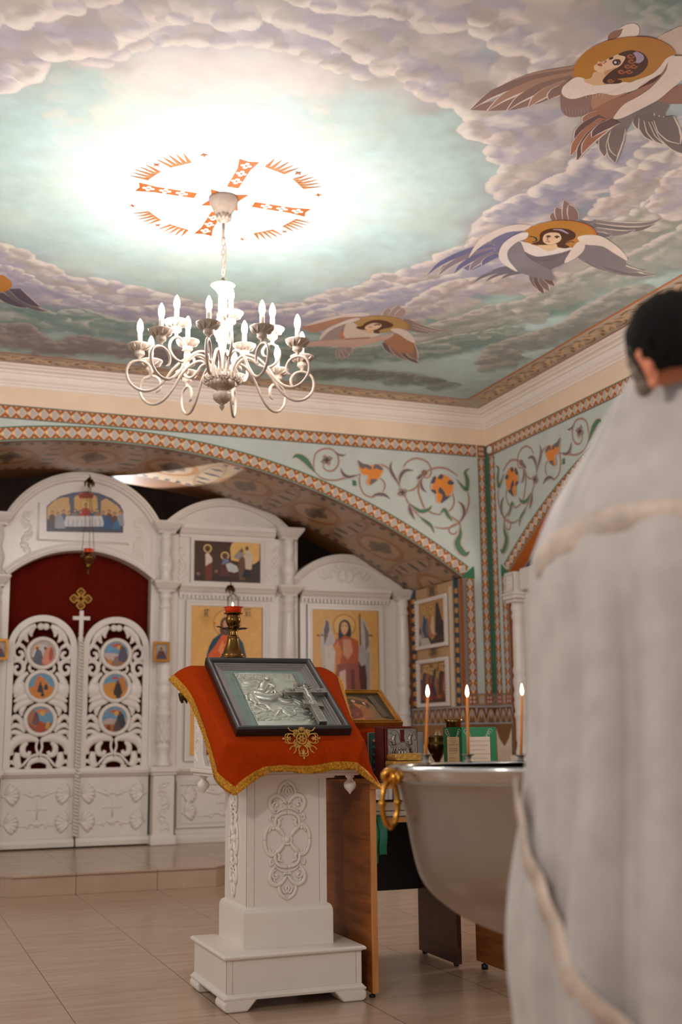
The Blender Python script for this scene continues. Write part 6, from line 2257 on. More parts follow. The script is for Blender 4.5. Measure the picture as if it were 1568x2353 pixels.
# ground and sky texture: embossed wavy lines, tufts
for k in range(120):
    x, y = rng.uniform(-120, 1000), rng.uniform(260, 330)
    rl([(x, y), (x + 25, y + rng.uniform(-14, 10)), (x + 55, y + rng.uniform(-8, 14)), (x + 70, y)], [.0008, .0022, .002, .0006], sm=2)
for k in range(150):
    x, y = rng.uniform(-20, 1000), rng.uniform(690, 945)
    rl([(x, y), (x + 40, y + rng.uniform(-10, 10)), (x + 90, y + rng.uniform(-8, 8))], [.0008, .0026, .0008], sm=2)
for k in range(90):
    x, y = rng.uniform(-200, 90), rng.uniform(330, 620)
    rl([(x, y), (x + 40, y + rng.uniform(-6, 6)), (x + 90, y + rng.uniform(-6, 6))], [.0008, .0024, .0008], sm=2)
for k in range(60):
    x, y = rng.uniform(-150, 950), rng.uniform(680, 950)
    knob(mb, *U([(x, y)])[0], rng.uniform(.002, .005), fr=fp, flat=1.0) if False else mb.ball(fp(*U([(x, y)])[0], 0), rng.uniform(.002, .0045), 6, 4)
# horse
rl([(75, 600), (130, 590), (230, 615), (340, 640), (440, 620), (520, 600)], [.010, .020, .022, .020, .019, .016], .7)
rl([(490, 610), (540, 580), (600, 590), (650, 625), (700, 650)], [.016, .014, .011, .008, .005], .8)
rl([(100, 600), (130, 660), (180, 700), (160, 735), (260, 780), (330, 800)], [.014, .012, .007, .005, .0045, .004], .8)
rl([(150, 640), (220, 700), (300, 715), (390, 790), (430, 800)], [.012, .009, .006, .0045, .004], .8)
rl([(480, 640), (580, 660), (690, 640), (740, 660), (800, 690)], [.010, .007, .0055, .0045, .004], .8)
rl([(500, 660), (620, 690), (700, 665), (790, 720)], [.008, .006, .005, .004], .8)
rl([(75, 600), (40, 610), (10, 650), (-10, 640)], [.006, .008, .006, .002], .8)
# rider
rl([(300, 600), (350, 560), (400, 515), (430, 530)], [.010, .012, .009, .006], .9)
rl([(420, 530), (440, 560), (420, 620), (300, 640)], [.007, .007, .006, .005], .9)
rl([(250, 540), (260, 480), (300, 430), (340, 420)], [.014, .017, .016, .010], .8)
rl([(330, 430), (400, 450), (440, 470)], [.007, .006, .004], .9)
rl([(260, 440), (180, 400), (90, 420), (-20, 410)], [.010, .012, .010, .003], .6)
rl([(250, 460), (160, 440), (60, 460), (-40, 450)], [.008, .009, .008, .003], .6)
rl([(420, 400), (520, 450), (620, 505), (720, 560)], [.0016, .0016, .0016, .0016], 1)
hc = U([(325, 365)])[0]
mb.tube([fp(hc[0] + .026 * cos(a), hc[1] + .034 * sin(a), .002) for a in np.linspace(0, 2 * PI, 25)], .0026, n=6)
mb.ball(fp(*hc, .001), .015, 10, 8)
# small town, trees, dragon
for x in (570, 620, 680, 740):
    rl([(x, 380), (x - 6, 330), (x + 20, 312), (x + 44, 330), (x + 40, 380)], .0024, sm=2)
rl([(560, 390), (650, 388), (780, 392)], .003)
rl([(440, 880), (520, 800), (580, 830), (640, 870), (720, 850), (700, 790)], [.004, .008, .009, .007, .005, .003], .8)
rl([(560, 820), (520, 780), (470, 770)], [.006, .006, .002], .8)
for k in range(24):
    x, y = rng.uniform(-160, 40), rng.uniform(270, 330)
    mb.ball(fp(*U([(x, y)])[0], 0), rng.uniform(.004, .007), 6, 4)
mb.build('relief', M['silver'], plate)
# glass
gm, gnt, gb = new_mat('frame_glass')
tr = gnt.nodes.new('ShaderNodeBsdfTransparent')
gl = gnt.nodes.new('ShaderNodeBsdfGlossy')
gl.inputs['Roughness'].default_value = 0.02
lwn = gnt.nodes.new('ShaderNodeLayerWeight')
lwn.inputs['Blend'].default_value = 0.5
pw = gnt.nodes.new('ShaderNodeMath')
pw.operation = 'POWER'
pw.inputs[1].default_value = 5.0
gnt.links.new(lwn.outputs['Facing'], pw.inputs[0])
lw = gnt.nodes.new('ShaderNodeMath')
lw.operation = 'MULTIPLY_ADD'
lw.inputs[1].default_value = 0.9
lw.inputs[2].default_value = 0.045
gnt.links.new(pw.outputs[0], lw.inputs[0])
ms = gnt.nodes.new('ShaderNodeMixShader')
gnt.links.new(lw.outputs[0], ms.inputs[0])
gnt.links.new(tr.outputs[0], ms.inputs[1])
gnt.links.new(gl.outputs[0], ms.inputs[2])
gnt.links.new(ms.outputs[0], gnt.nodes['Material Output'].inputs['Surface'])
M['glass'] = gm
mb = MB()
mb.add([FS(bw, bw, -.013), FS(W_ - bw, bw, -.013), FS(W_ - bw, L_ - bw, -.013), FS(bw, L_ - bw, -.013)], [(0, 1, 2, 3)])
mb.build('glass_pane', M['glass'], IC)

# ================================================================ silver cross lying on the icon
ca, cb = PS(zr((812, 412)), .006), PS(zr((1098, 950)), .006)
cu = (ca[0] + cb[0]) / 2
vb, vt = cb[1], ca[1]
CR = thing('hand_cross', 'silver three-barred cross with a small crucified figure, lying on the framed icon', 'cross', FS(cu, vb, -.013))
mb = MB()
hw = .0185
D0, D1 = -.0125, .006
mb.prism(rect(cu - hw, cu + hw, vb, vt), FS, D0, D1)
v1 = PS(zr((850, 518)), .006)[1]
e0, e1 = PS(zr((570, 518)), .006)[0], PS(zr((1146, 518)), .006)[0]
mb.prism(rect(e0, e1, v1 - .019, v1 + .019), FS, D0, D1 + .0002)
v2 = PS(zr((810, 440)), .006)[1]
f0, f1 = PS(zr((708, 440)), .006)[0], PS(zr((908, 440)), .006)[0]
mb.prism(rect(f0, f1, v2 - .016, v2 + .016), FS, D0, D1 + .0001)
v3 = PS(zr((965, 705)), .006)[1]
g0, g1 = PS(zr((835, 690)), .006)[0], PS(zr((1106, 720)), .006)[0]
mb.prism([(g0, v3 + .004), (g1, v3 - .026), (g1, v3 + .008), (g0, v3 + .038)], FS, D0, D1 + .0003)
crs = mb.build('cross_body', M['silver_dark'], CR, bevel=.0018)
fx = lambda a, b, d=0: FS(a, b, D1 + d)
mb = MB()
# raised rim along the edges
for pts in ([(cu - hw + .003, vb + .003), (cu - hw + .003, v3 - .02)], [(cu + hw - .003, vb + .003), (cu + hw - .003, v3 - .03)], [(cu - hw + .003, vb + .004), (cu + hw - .003, vb + .004)]):
    mb.tube([fx(*p, 0) for p in pts], .0012, n=5)
oc_ = (cu, v3 + .012)
mb.tube([fx(oc_[0] + .0155 * cos(a), oc_[1] + .0155 * sin(a), .001) for a in np.linspace(0, 2 * PI, 21)], .0016, n=5)
mb.tube([fx(oc_[0] + .009 * cos(a), oc_[1] + .010 * sin(a), .001) for a in np.linspace(0, 2 * PI, 13)], .0013, n=5)
mb.ball(fx(*oc_, .0005), .006, 8, 6)
mb.build('medallion', M['silver'], crs)
mb = MB()
Zc = v1
sl(mb, [(cu, Zc + .022), (cu, Zc + .002), (cu + .002, Zc - .024), (cu - .003, Zc - .040), (cu + .002, Zc - .066), (cu, Zc - .094)], [.0045, .0068, .0056, .0062, .0046, .0026], flat=.9, fr=fx, n=8, d=.002)
for s in (-1, 1):
    sl(mb, [(cu + s * .004, Zc + .010), (cu + s * .022, Zc + .016), (cu + s * .044, Zc + .026)], [.0036, .0030, .0018], flat=.9, fr=fx, n=6, d=.002)
mb.ball(fx(cu, Zc + .030, .004), .0068, 10, 8)
sl(mb, [(cu - .007, Zc - .028), (cu, Zc - .034), (cu + .008, Zc - .028)], .0042, fr=fx, n=6, d=.003)
mb.build('crucified_figure', M['silver'], crs)
mb = MB()
for (u0, v0, w, h) in ((cu, v2, .052, .018), (e0 + .037, v1, .024, .020), (e1 - .037, v1, .024, .020)):
    mb.prism(rect(u0 - w / 2, u0 + w / 2, v0 - h / 2, v0 + h / 2), FS, D1 - .001, D1 + .0008)
pq = mb.build('inscription_plaque', M['black_frame'], crs)
mb = MB()
ln = lambda a, b: mb.tube([fx(*a, .001), fx(*b, .001)], .0010, n=4)
for (u0, v0) in ((cu, v2),):  # I N C I in old letters
    for k, x in enumerate((-.020, .020)):
        ln((u0 + x, v0 - .006), (u0 + x, v0 + .006))
    ln((u0 - .012, v0 - .006), (u0 - .012, v0 + .006)); ln((u0 - .004, v0 - .006), (u0 - .004, v0 + .006)); ln((u0 - .012, v0), (u0 - .004, v0))
    ln((u0 + .004, v0 - .006), (u0 + .004, v0 + .006)); ln((u0 + .004, v0 + .006), (u0 + .012, v0 + .006)); ln((u0 + .004, v0 - .006), (u0 + .012, v0 - .006))
for (u0, kind_) in ((e0 + .037, 'IC'), (e1 - .037, 'XC')):
    if kind_ == 'IC':
        ln((u0 - .006, v1 - .006), (u0 - .006, v1 + .006))
    else:
        ln((u0 - .009, v1 - .006), (u0 - .002, v1 + .006)); ln((u0 - .002, v1 - .006), (u0 - .009, v1 + .006))
    ln((u0 + .002, v1 - .006), (u0 + .002, v1 + .006)); ln((u0 + .002, v1 + .006), (u0 + .008, v1 + .006)); ln((u0 + .002, v1 - .006), (u0 + .008, v1 - .006))
    ln((u0 - .009, v1 + .0085), (u0 + .009, v1 + .0085))
mb.build('lettering', M['silver'], pq)

# ================================================================ brass lamp stand behind the lectern
YS = 5.76
bs = P(535.5, 1504.5, 1, YS)
sx_, sz_ = bs[0], bs[2]
ST = thing('lamp_stand', 'tall brass candle stand with a burning red glass oil lamp, behind the lectern', 'candle stand', (sx_, YS, 0))
k_ = .2296 / F_PX * (CAM_M @ (bs - np.array([0, 0, CAM_Z])))[2]
Zs = lambda y: sz_ + (1545 - y) * k_
mb = MB()
mb.lathe([(.16, 0), (.16, .02), (.12, .035), (.05, .06), (.03, .10), (.022, .18), (.03, .22), (.018, .26), (.016, .70), (.028, .74), (.028, .78), (.016, .82), (.016, 1.20), (.03, 1.24), (.016, 1.28), (.016, Zs(1545))], (sx_, YS, 0), n=20)
mb.build('pole', M['brass_dark'], ST)
mb = MB()
zt_ = P(427, 1588, 1, YS)[2]
rt = sx_ - P(414, 1590, 1, YS)[0] - .02
mb.lathe([(.02, zt_ - .05), (.08, zt_ - .045), (rt * .8, zt_ - .02), (rt, zt_ + .0), (rt, zt_ + .012), (rt * .8, zt_ - .005), (.02, zt_ - .02)], (sx_, YS, 0), n=36)
tr_ = mb.build('tray', M['brass_dark'], ST)
mb = MB()
for k in range(18):
    a = k * 2 * PI / 18
    d, t = np.array([cos(a), sin(a), 0]), np.array([-sin(a), cos(a), 0])
    o = np.array([sx_, YS, zt_]) + d * rt
    for s in (-1, 0, 1):
        mb.tube([o + t * .006 * s, o + d * .014 + t * .018 * s + (0, 0, -.014), o + d * .010 + t * .020 * s + (0, 0, -.040 + .01 * abs(s)), o + d * .004 + t * .012 * s + (0, 0, -.058 + .012 * abs(s))], [.004, .009, .008, .002], n=5)
mb.build('leaf_edge', M['brass_dark'], tr_)
mb = MB()
mb.lathe([(90 * k_, Zs(1590)), (124 * k_, Zs(1575)), (124 * k_, Zs(1566)), (112 * k_, Zs(1560)), (112 * k_, Zs(1548)), (112 * k_, Zs(1540)), (100 * k_, Zs(1528)), (88 * k_, Zs(1500)), (70 * k_, Zs(1450)), (60 * k_, Zs(1400)), (54 * k_, Zs(1372)), (58 * k_, Zs(1366)), (46 * k_, Zs(1358)), (42 * k_, Zs(1345)), (46 * k_, Zs(1335)), (36 * k_, Zs(1318)), (44 * k_, Zs(1295)), (52 * k_, Zs(1285)), (46 * k_, Zs(1270)), (58 * k_, Zs(1250)), (74 * k_, Zs(1215)), (76 * k_, Zs(1195)), (66 * k_, Zs(1165)), (62 * k_, Zs(1150)), (80 * k_, Zs(1140)), (96 * k_, Zs(1134)), (96 * k_, Zs(1128)), (60 * k_, Zs(1130)), (55 * k_, Zs(1150))], (sx_, YS, 0), n=32)
lb = mb.build('lamp_body', M['brass'], ST)
mb = MB()
for k in range(7):
    a = k * 2 * PI / 7 + .25
    d = np.array([cos(a), sin(a), 0])
    t = np.array([-sin(a), cos(a), 0])
    o = np.array([sx_, YS, Zs(1280)])
    L = (165 + 22 * (k % 2)) * k_
    up = (18 if k % 2 else -4) * k_
    for j, (q0, q1) in enumerate(((.25, .55), (.55, .8), (.8, 1.0))):
        pass
    pts = [o + d * L * .2, o + d * L * .45 + (0, 0, -.004), o + d * L * .7 + (0, 0, up * .6), o + d * L * .88 + t * .006 + (0, 0, up), o + d * L + t * .012 + (0, 0, up * .7)]
    mb.tube(cr(pts, 4), [.010, .017, .014, .007, .002], n=8, up=(0, 0, 1), flat=.22)
    mb.tube(cr([o + d * L * .5, o + d * L * .7 - t * .014 + (0, 0, up), o + d * L * .85 - t * .022 + (0, 0, up * .4)], 4), [.004, .008, .002], n=6, up=(0, 0, 1), flat=.3)
mb.build('drip_leaves', M['brass_dark'], lb)
mb = MB()
fl = lambda a, z: 1 + .03 * cos(a * 14)
mb.lathe([(40 * k_, Zs(1130)), (74 * k_, Zs(1128)), (86 * k_, Zs(1080)), (92 * k_, Zs(1072)), (106 * k_, Zs(1070)), (104 * k_, Zs(1066)), (88 * k_, Zs(1070)), (80 * k_, Zs(1082)), (68 * k_, Zs(1120)), (0, Zs(1122))], (sx_, YS, 0), n=42, mod=fl)
gc = mb.build('glass_cup', M['red_glass'], ST, label='fluted red glass cup')
mb = MB()
mb.lathe([(0, Zs(1075)), (.0035, Zs(1066)), (.0058, Zs(1052)), (.0045, Zs(1036)), (.002, Zs(1024)), (0, Zs(1016))], (sx_ - .003, YS, 0), n=10)
mb.build('flame', M['flame'], ST)
# ================================================================ tables and what stands on them
TZ = .893
T1 = thing('side_table', 'wooden table with an open shelf, right behind the white lectern', 'table', (2.36, 5.37, 0))
mb = MB()
mb.box(2.016, 2.040, 4.905, 5.83, .022, TZ - .024)
mb.build('side_panel', M['wood'], T1, bevel=.001)
mb = MB()
mb.box(2.014, 2.042, 4.900, 4.906, .022, TZ - .024)
mb.box(2.012, 2.72, 4.882, 4.889, TZ - .023, TZ - .001)
mb.box(2.042, 2.655, 5.098, 5.104, .708, .732)
mb.build('edge_band', M['wood_edge'], T1)
mb = MB()
mb.box(2.010, 2.72, 4.889, 5.84, TZ - .024, TZ)
mb.build('table_top', M['wood'], T1, bevel=.002)
mb = MB()
mb.box(2.042, 2.655, 5.104, 5.80, .708, .732)
mb.build('shelf', M['wood'], T1)
mb = MB()
mb.box(2.042, 2.655, 5.80, 5.818, .318, .706)
mb.build('back_panel', M['wood_black'], T1)
mb = MB()
mb.box(2.656, 2.680, 5.382, 5.826, .012, TZ - .024)
mb.build('side_panel', M['wood_dark'], T1, bevel=.001)
for (x, y) in ((2.028, 4.94), (2.028, 5.78), (2.668, 5.42), (2.668, 5.78)):
    mb = MB()
    mb.lathe([(.012, 0), (.014, .004), (.014, .010), (.004, .013), (.004, .026)], (x, y, 0), n=14)
    mb.build('levelling_foot', M['black'], T1)
T2 = thing('side_table', 'second wooden table further right, mostly behind the silver font', 'table', (3.10, 5.0, 0))
mb = MB()
mb.box(2.742, 2.766, 4.72, 5.352, .030, TZ - .024)
mb.build('side_panel', M['wood'], T2, bevel=.001)
mb = MB()
mb.box(3.44, 3.464, 4.72, 5.352, .030, TZ - .024)
mb.build('side_panel', M['wood_dark'], T2, bevel=.001)
mb = MB()
mb.box(2.725, 3.48, 4.70, 5.84, TZ - .024, TZ)
mb.build('table_top', M['wood'], T2, bevel=.002)
for (x, y) in ((2.754, 5.29), (2.754, 4.78), (3.452, 5.29), (3.452, 4.78)):
    mb = MB()
    mb.lathe([(.016, 0), (.016, .022), (.006, .024), (.006, .032)], (x, y, 0), n=12)
    mb.build('levelling_foot', M['black'], T2)

# two books on the shelf with the green ribbon
for k, (z0, h, x1, lab) in enumerate(((.732, .030, 2.34, 'lower of the two pale books lying on the table shelf'), (.762, .036, 2.33, 'upper of the two pale books lying on the table shelf'))):
    t = thing('shelf_book', lab, 'book', (2.20, 5.2, z0), group='books on the table shelf')
    mb = MB()
    mb.box(2.050, x1 - .006, 5.112, 5.32, z0 + .004, z0 + h - .004)
    mb.build('page_block', M['paper'], t)
    mb = MB()
    mb.box(2.046, x1, 5.108, 5.325, z0, z0 + .004)
    mb.box(2.046, x1, 5.108, 5.325, z0 + h - .004, z0 + h)
    mb.box(2.042, 2.048, 5.108, 5.325, z0, z0 + h)
    mb.build('cover', M['black_frame'] if k == 0 else M['paper'], t)
mb = MB()
for (xa, xb, L, tw, y) in ((2.075, 2.125, .205, .014, 5.096), (2.118, 2.158, .168, .020, 5.089)):
    def fn(u, v, xa=xa, xb=xb, L=L, tw=tw, y=y):
        z = .738 - L * v
        return (xa + (xb - xa) * u + tw * v + .006 * sin(v * 5), y + .005 * sin(v * 6 + u * 2) - .004, z)
    mb.grid(fn, 6, 24)
    mb.grid(lambda u, v, xa=xa, xb=xb, y=y: (xa + (xb - xa) * u, y - .004 + .05 * v, .7385 + .012 * v), 4, 4)
mb.build('green_ribbon', M['green_ribbon'], solid=.001, label='green satin bookmark ribbon hanging down from the table shelf', cat='ribbon')

# tabletop stand in red cloth with a gold-framed icon leaning on it
tl0 = P(927, 1659, 1, 5.55)
th2 = None
b_r = P(928, 1659, 1, 5.50)
t_r = P(876, 1584, 0, b_r[0])
sl2 = math.atan2(t_r[2] - b_r[2], t_r[1] - b_r[1])
L2 = math.hypot(t_r[2] - b_r[2], t_r[1] - b_r[1])
W2 = .44
O2 = np.array([b_r[0] - W2, b_r[1], b_r[2]])
V2, N2_ = np.array([0, cos(sl2), sin(sl2)]), np.array([0, -sin(sl2), cos(sl2)])
F2 = lambda a, b, d=0.0: O2 + np.array([1, 0, 0]) * a + V2 * b + N2_ * d
ts = thing('tabletop_stand', 'sloping tabletop stand under a red cloth, behind the gospel book', 'stand', (O2[0] + W2 / 2, 5.68, TZ))
mb = MB()
x0, x1 = O2[0] - .02, O2[0] + W2 + .005
y0, y1 = b_r[1] - .002, b_r[1] + L2 * cos(sl2) + .01
zf, zb = b_r[2] - .046, b_r[2] - .046 + (y1 - y0) * math.tan(sl2)
mb.hexa([(x0, y0, TZ), (x1, y0, TZ), (x1, y1, TZ), (x0, y1, TZ), (x0, y0, zf), (x1, y0, zf), (x1, y1, zb), (x0, y1, zb)])
mb.build('body', M['wood_dark'], ts)
mb = MB()
mb.hexa([(x0 - .006, y0 - .006, zf - .05), (x1 + .006, y0 - .006, zf - .05), (x1 + .006, y1, zf - .05), (x0 - .006, y1, zf - .05), (x0 - .006, y0 - .006, zf + .004), (x1 + .006, y0 - .006, zf + .004), (x1 + .006, y1, zb + .004), (x0 - .006, y1, zb + .004)])
mb.build('cloth_cover', M['red_cloth'], ts, bevel=.006)
t = thing('gold_framed_icon', 'dark icon in a gold frame leaning on the red stand, right of the lectern', 'icon', F2(W2 / 2, 0, -.03))
mb = MB()
bw2 = .030
mb.prism(rect(0, W2, 0, L2), F2, -.036, 0, holes=[rect(bw2, W2 - bw2, bw2, L2 - bw2)])
mb.prism(rect(.010, W2 - .010, .010, L2 - .010), F2, -.01, .006, holes=[rect(bw2 - .012, W2 - bw2 + .012, bw2 - .012, L2 - bw2 + .012)])
mb.prism(rect(0, W2, 0, L2), F2, -.038, -.03)
mb.build('frame', M['gold_frame'], t, bevel=.004)
A = Art(F2, d=-.012, eps=.0001)
A.rect(bw2, W2 - bw2, bw2, L2 - bw2, (52, 42, 28))
i0 = bw2 + .055
A.poly([(i0, bw2 + .01), (i0, L2 * .5), (W2 * .35, L2 * .78), (W2 * .5, L2 * .84), (W2 * .68, L2 * .78), (W2 - i0, L2 * .5), (W2 - i0, bw2 + .01)], (128, 90, 48), smooth=1)
A.poly([(i0 + .02, bw2 + .02), (i0 + .02, L2 * .48), (W2 * .36, L2 * .70), (W2 * .5, L2 * .76), (W2 * .66, L2 * .70), (W2 - i0 - .02, L2 * .48), (W2 - i0 - .02, bw2 + .02)], (92, 64, 38), smooth=1)
for f, s, c, m in ((.32, .42, (150, 70, 40), (110, 80, 50)), (.44, .5, (170, 80, 40), (140, 100, 60)), (.56, .5, (180, 110, 60), (120, 60, 40)), (.68, .44, (120, 90, 60), (150, 90, 50))):
    person_art(A, W2 * f, bw2 + .01, L2 * s * 1.3, c, m, w=.5, halo=False)
for k in range(14):
    xa, ya = rng.uniform(.11, W2 - .13), rng.uniform(.05, L2 * .6)
    A.leaf([(xa, ya), (xa + .02, ya + .03), (xa + .01, ya + .06)], .012, ((150, 110, 64), (84, 58, 36), (160, 84, 50))[k % 3])
A.poly([(W2 - .10, L2 - .06), (W2 - .07, L2 - .05), (W2 - .05, bw2 + .04), (W2 - .085, bw2 + .03)], (88, 74, 56))
A.mb.build('picture', M['icon'], t, normals=False)

# gospel book standing upright
YG = 5.16
g0, g1 = P(890, 1675, 1, YG), P(957, 1675, 1, YG)
gx0, gx1, gz1 = g0[0], g1[0], g0[2]
GB = thing('gospel_book', 'standing dark red velvet book with a chased silver cover', 'book', ((gx0 + gx1) / 2, YG + .03, TZ))
mb = MB()
mb.box(gx0 - .020, gx1 + .006, YG, YG + .006, TZ, gz1 + .004)
mb.box(gx0 - .036, gx1 + .004, YG + .062, YG + .068, TZ, gz1 + .012)
mb.hexa([(gx0 - .020, YG, TZ), (gx0 - .012, YG, TZ), (gx0 - .030, YG + .068, TZ), (gx0 - .036, YG + .068, TZ), (gx0 - .020, YG, gz1 + .004), (gx0 - .012, YG, gz1 + .004), (gx0 - .030, YG + .068, gz1 + .012), (gx0 - .036, YG + .068, gz1 + .012)])
mb.build('cover', M['book_red'], GB, bevel=.002)
mb = MB()
mb.box(gx0 - .014, gx1, YG + .006, YG + .062, TZ + .004, gz1)
mb.build('page_block', M['gold_brocade'], GB)
FG = frame((0, YG - .001, 0), (1, 0, 0), (0, 0, 1), (0, -1, 0))
mb = MB()
gw, gh = gx1 - gx0, gz1 - TZ
gc_ = (gx0 + gx1) / 2
X = lambda u: gx0 + gw * u
Zg = lambda v: TZ + gh * v
# pierced silver plate: four oval corner medallions, arched centre
mb.prism([(X(0), Zg(0.03)), (X(1), Zg(.03)), (X(1), Zg(1)), (X(0), Zg(1))], FG, 0, .003,
         holes=[[(X(.42), Zg(.98)), (X(.42), Zg(.98)), (X(.44), Zg(.80)), (X(.40), Zg(.74)), (X(.60), Zg(.74)), (X(.56), Zg(.80)), (X(.58), Zg(.98))],
                [(X(.18), Zg(.60)), (X(.22), Zg(.66)), (X(.28), Zg(.60)), (X(.24), Zg(.46)), (X(.30), Zg(.36)), (X(.20), Zg(.36)), (X(.14), Zg(.46))],
                [(X(.82), Zg(.60)), (X(.86), Zg(.46)), (X(.80), Zg(.36)), (X(.70), Zg(.36)), (X(.76), Zg(.46)), (X(.72), Zg(.60)), (X(.78), Zg(.66))]])
for (u, v) in ((.22, .80), (.78, .80), (.22, .20), (.78, .20)):
    mb.tube([FG(X(u) + .030 * cos(a), Zg(v) + .040 * sin(a), .004) for a in np.linspace(0, 2 * PI, 21)], .0022, n=5)
    sl(mb, [(X(u), Zg(v) - .028), (X(u) - .004, Zg(v)), (X(u) + .004, Zg(v) + .02)], [.012, .011, .008], fr=FG, d=.003)
    knob(mb, X(u) + .003, Zg(v) + .022, .008, fr=FG, d=.005)
    knob(mb, X(u) - .014, Zg(v) - .008, .008, fr=FG, d=.003)
mb.tube([FG(X(.5) + .046 * cos(a), Zg(.5) + .058 * sin(a), .004) for a in np.linspace(0, 2 * PI, 25)], .0026, n=5)
for u in (.40, .50, .60):
    sl(mb, [(X(u), Zg(.36)), (X(u), Zg(.50)), (X(u), Zg(.58))], [.009, .008, .005], fr=FG, d=.003)
    knob(mb, X(u), Zg(.61), .006, fr=FG, d=.005)
for k in range(60):
    u, v = rng.uniform(.03, .97), rng.uniform(.05, .97)
    if abs(u - .5) < .14 and v > .7:
        continue
    sl(mb, [(X(u), Zg(v)), (X(u) + .006, Zg(v) + rng.uniform(-.008, .008)), (X(u) + .002, Zg(v) + .010)], [.001, .002, .001], fr=FG, d=.003, n=5, sm=2)
mb.tube([FG(X(a), Zg(b), .003) for a, b in ((.015, .04), (.015, .985), (.985, .985), (.985, .04))], .002, n=5)
mb.build('silver_cover', M['silver_dark'], GB)

# grey metal-edged case behind it and the green book at its left
c0, c1 = P(845, 1684, 1, 5.27), P(972, 1682, 1, 5.27)
t = thing('silver_case', 'flat silver-grey box standing behind the gospel book', 'box', ((c0[0] + c1[0]) / 2, 5.28, TZ))
mb = MB()
mb.box(c0[0], c1[0], 5.262, 5.285, TZ, c1[2])
mb.build('body', mat('dull_silver', (150, 144, 140), rough=.35, metal=.7), t, bevel=.004)
d0, d1 = P(853, 1684, 1, 5.22), P(880, 1684, 1, 5.22)
t = thing('green_book', 'dark green book with a gold strip, standing between the red cloth and the gospel book', 'book', ((d0[0] + d1[0]) / 2, 5.235, TZ))
mb = MB()
mb.box(d0[0], d1[0], 5.225, 5.25, TZ, d0[2])
mb.build('cover', mat('dark_green_cover', (22, 70, 48), rough=.5), t, bevel=.002)
A = Art(frame((0, 5.2245, 0), (1, 0, 0), (0, 0, 1), (0, -1, 0)), eps=.0001)
A.poly([(d0[0] + .006, TZ + .01), (d0[0] + .006, d0[2] - .05), (d0[0] + .016, d0[2] - .03), (d0[0] + .026, d0[2] - .05), (d0[0] + .03, TZ + .01)], (24, 32, 36), smooth=1)
A.rect(d1[0] - .028, d1[0] - .004, TZ + .01, d0[2] - .03, (196, 154, 86))
for k in range(5):
    A.disc((d0[0] + .016, TZ + .05 + k * .035), .008, .006, (60, 80, 90), n=8, step=False)
A.disc((d0[0] + .016, d0[2] - .036), .006, .006, (170, 130, 80), n=10)
A.mb.build('cover_art', M['icon'], t, normals=False)

# folded gold brocade
YK = 5.02
k0, k1 = P(906, 1752, 1, YK), P(972, 1752, 1, YK)
kz = P(930, 1732, 1, YK)[2]
t = thing('gold_brocade_cloth', 'folded stack of gold brocade cloth in front of the gospel book', 'cloth', ((k0[0] + k1[0]) / 2, YK + .05, TZ))
for j in range(4):
    mb = MB()
    h = (kz - TZ) / 4
    z0 = TZ + j * h
    prof_ = [(k0[0] + .010 * (j % 2), z0 + h * .05), (k0[0] - .004 + .008 * (j % 2), z0 + h * .5), (k0[0] + .010 * (j % 2), z0 + h * .95), (k1[0] - .006 * (j % 2), z0 + h * .95 + (.004 if j == 3 else 0)), (k1[0], z0 + h * .5), (k1[0] - .004, z0 + h * .05)]
    mb.prism(prof_, lambda a, b, d: np.array([a, YK + d, b]), 0, .10)
    mb.build('fold', M['gold_brocade'], t, bevel=.005)

# brass cup, brass bowl
def vessel(name, label, px, top_y, YV, prof_, m):
    c = P(px, top_y, 1, YV)
    s = (c[2] - TZ)
    mb = MB()
    mb.lathe([(r, TZ + z * s) for r, z in prof_], (c[0], YV, 0), n=24)
    return mb.build(name, m, label=label, cat='vessel')


vessel('brass_cup', 'tall brass cup rising behind the green folder', 1042, 1653, 5.50, [(.045, 0), (.040, .03), (.014, .10), (.012, .45), (.020, .62), (.012, .68), (.030, .78), (.040, .86), (.040, .94), (.050, 1.0), (.046, 1.0), (.036, .93), (0, .85)], M['brass'])
vessel('brass_bowl', 'dark brass lamp vessel left of the green folder', 1004, 1690, 5.35, [(.030, 0), (.026, .05), (.012, .16), (.014, .40), (.022, .46), (.040, .62), (.050, .74), (.046, .82), (.040, .86), (.044, .95), (.040, 1.0), (.034, .95), (0, .80)], M['brass_dark'])

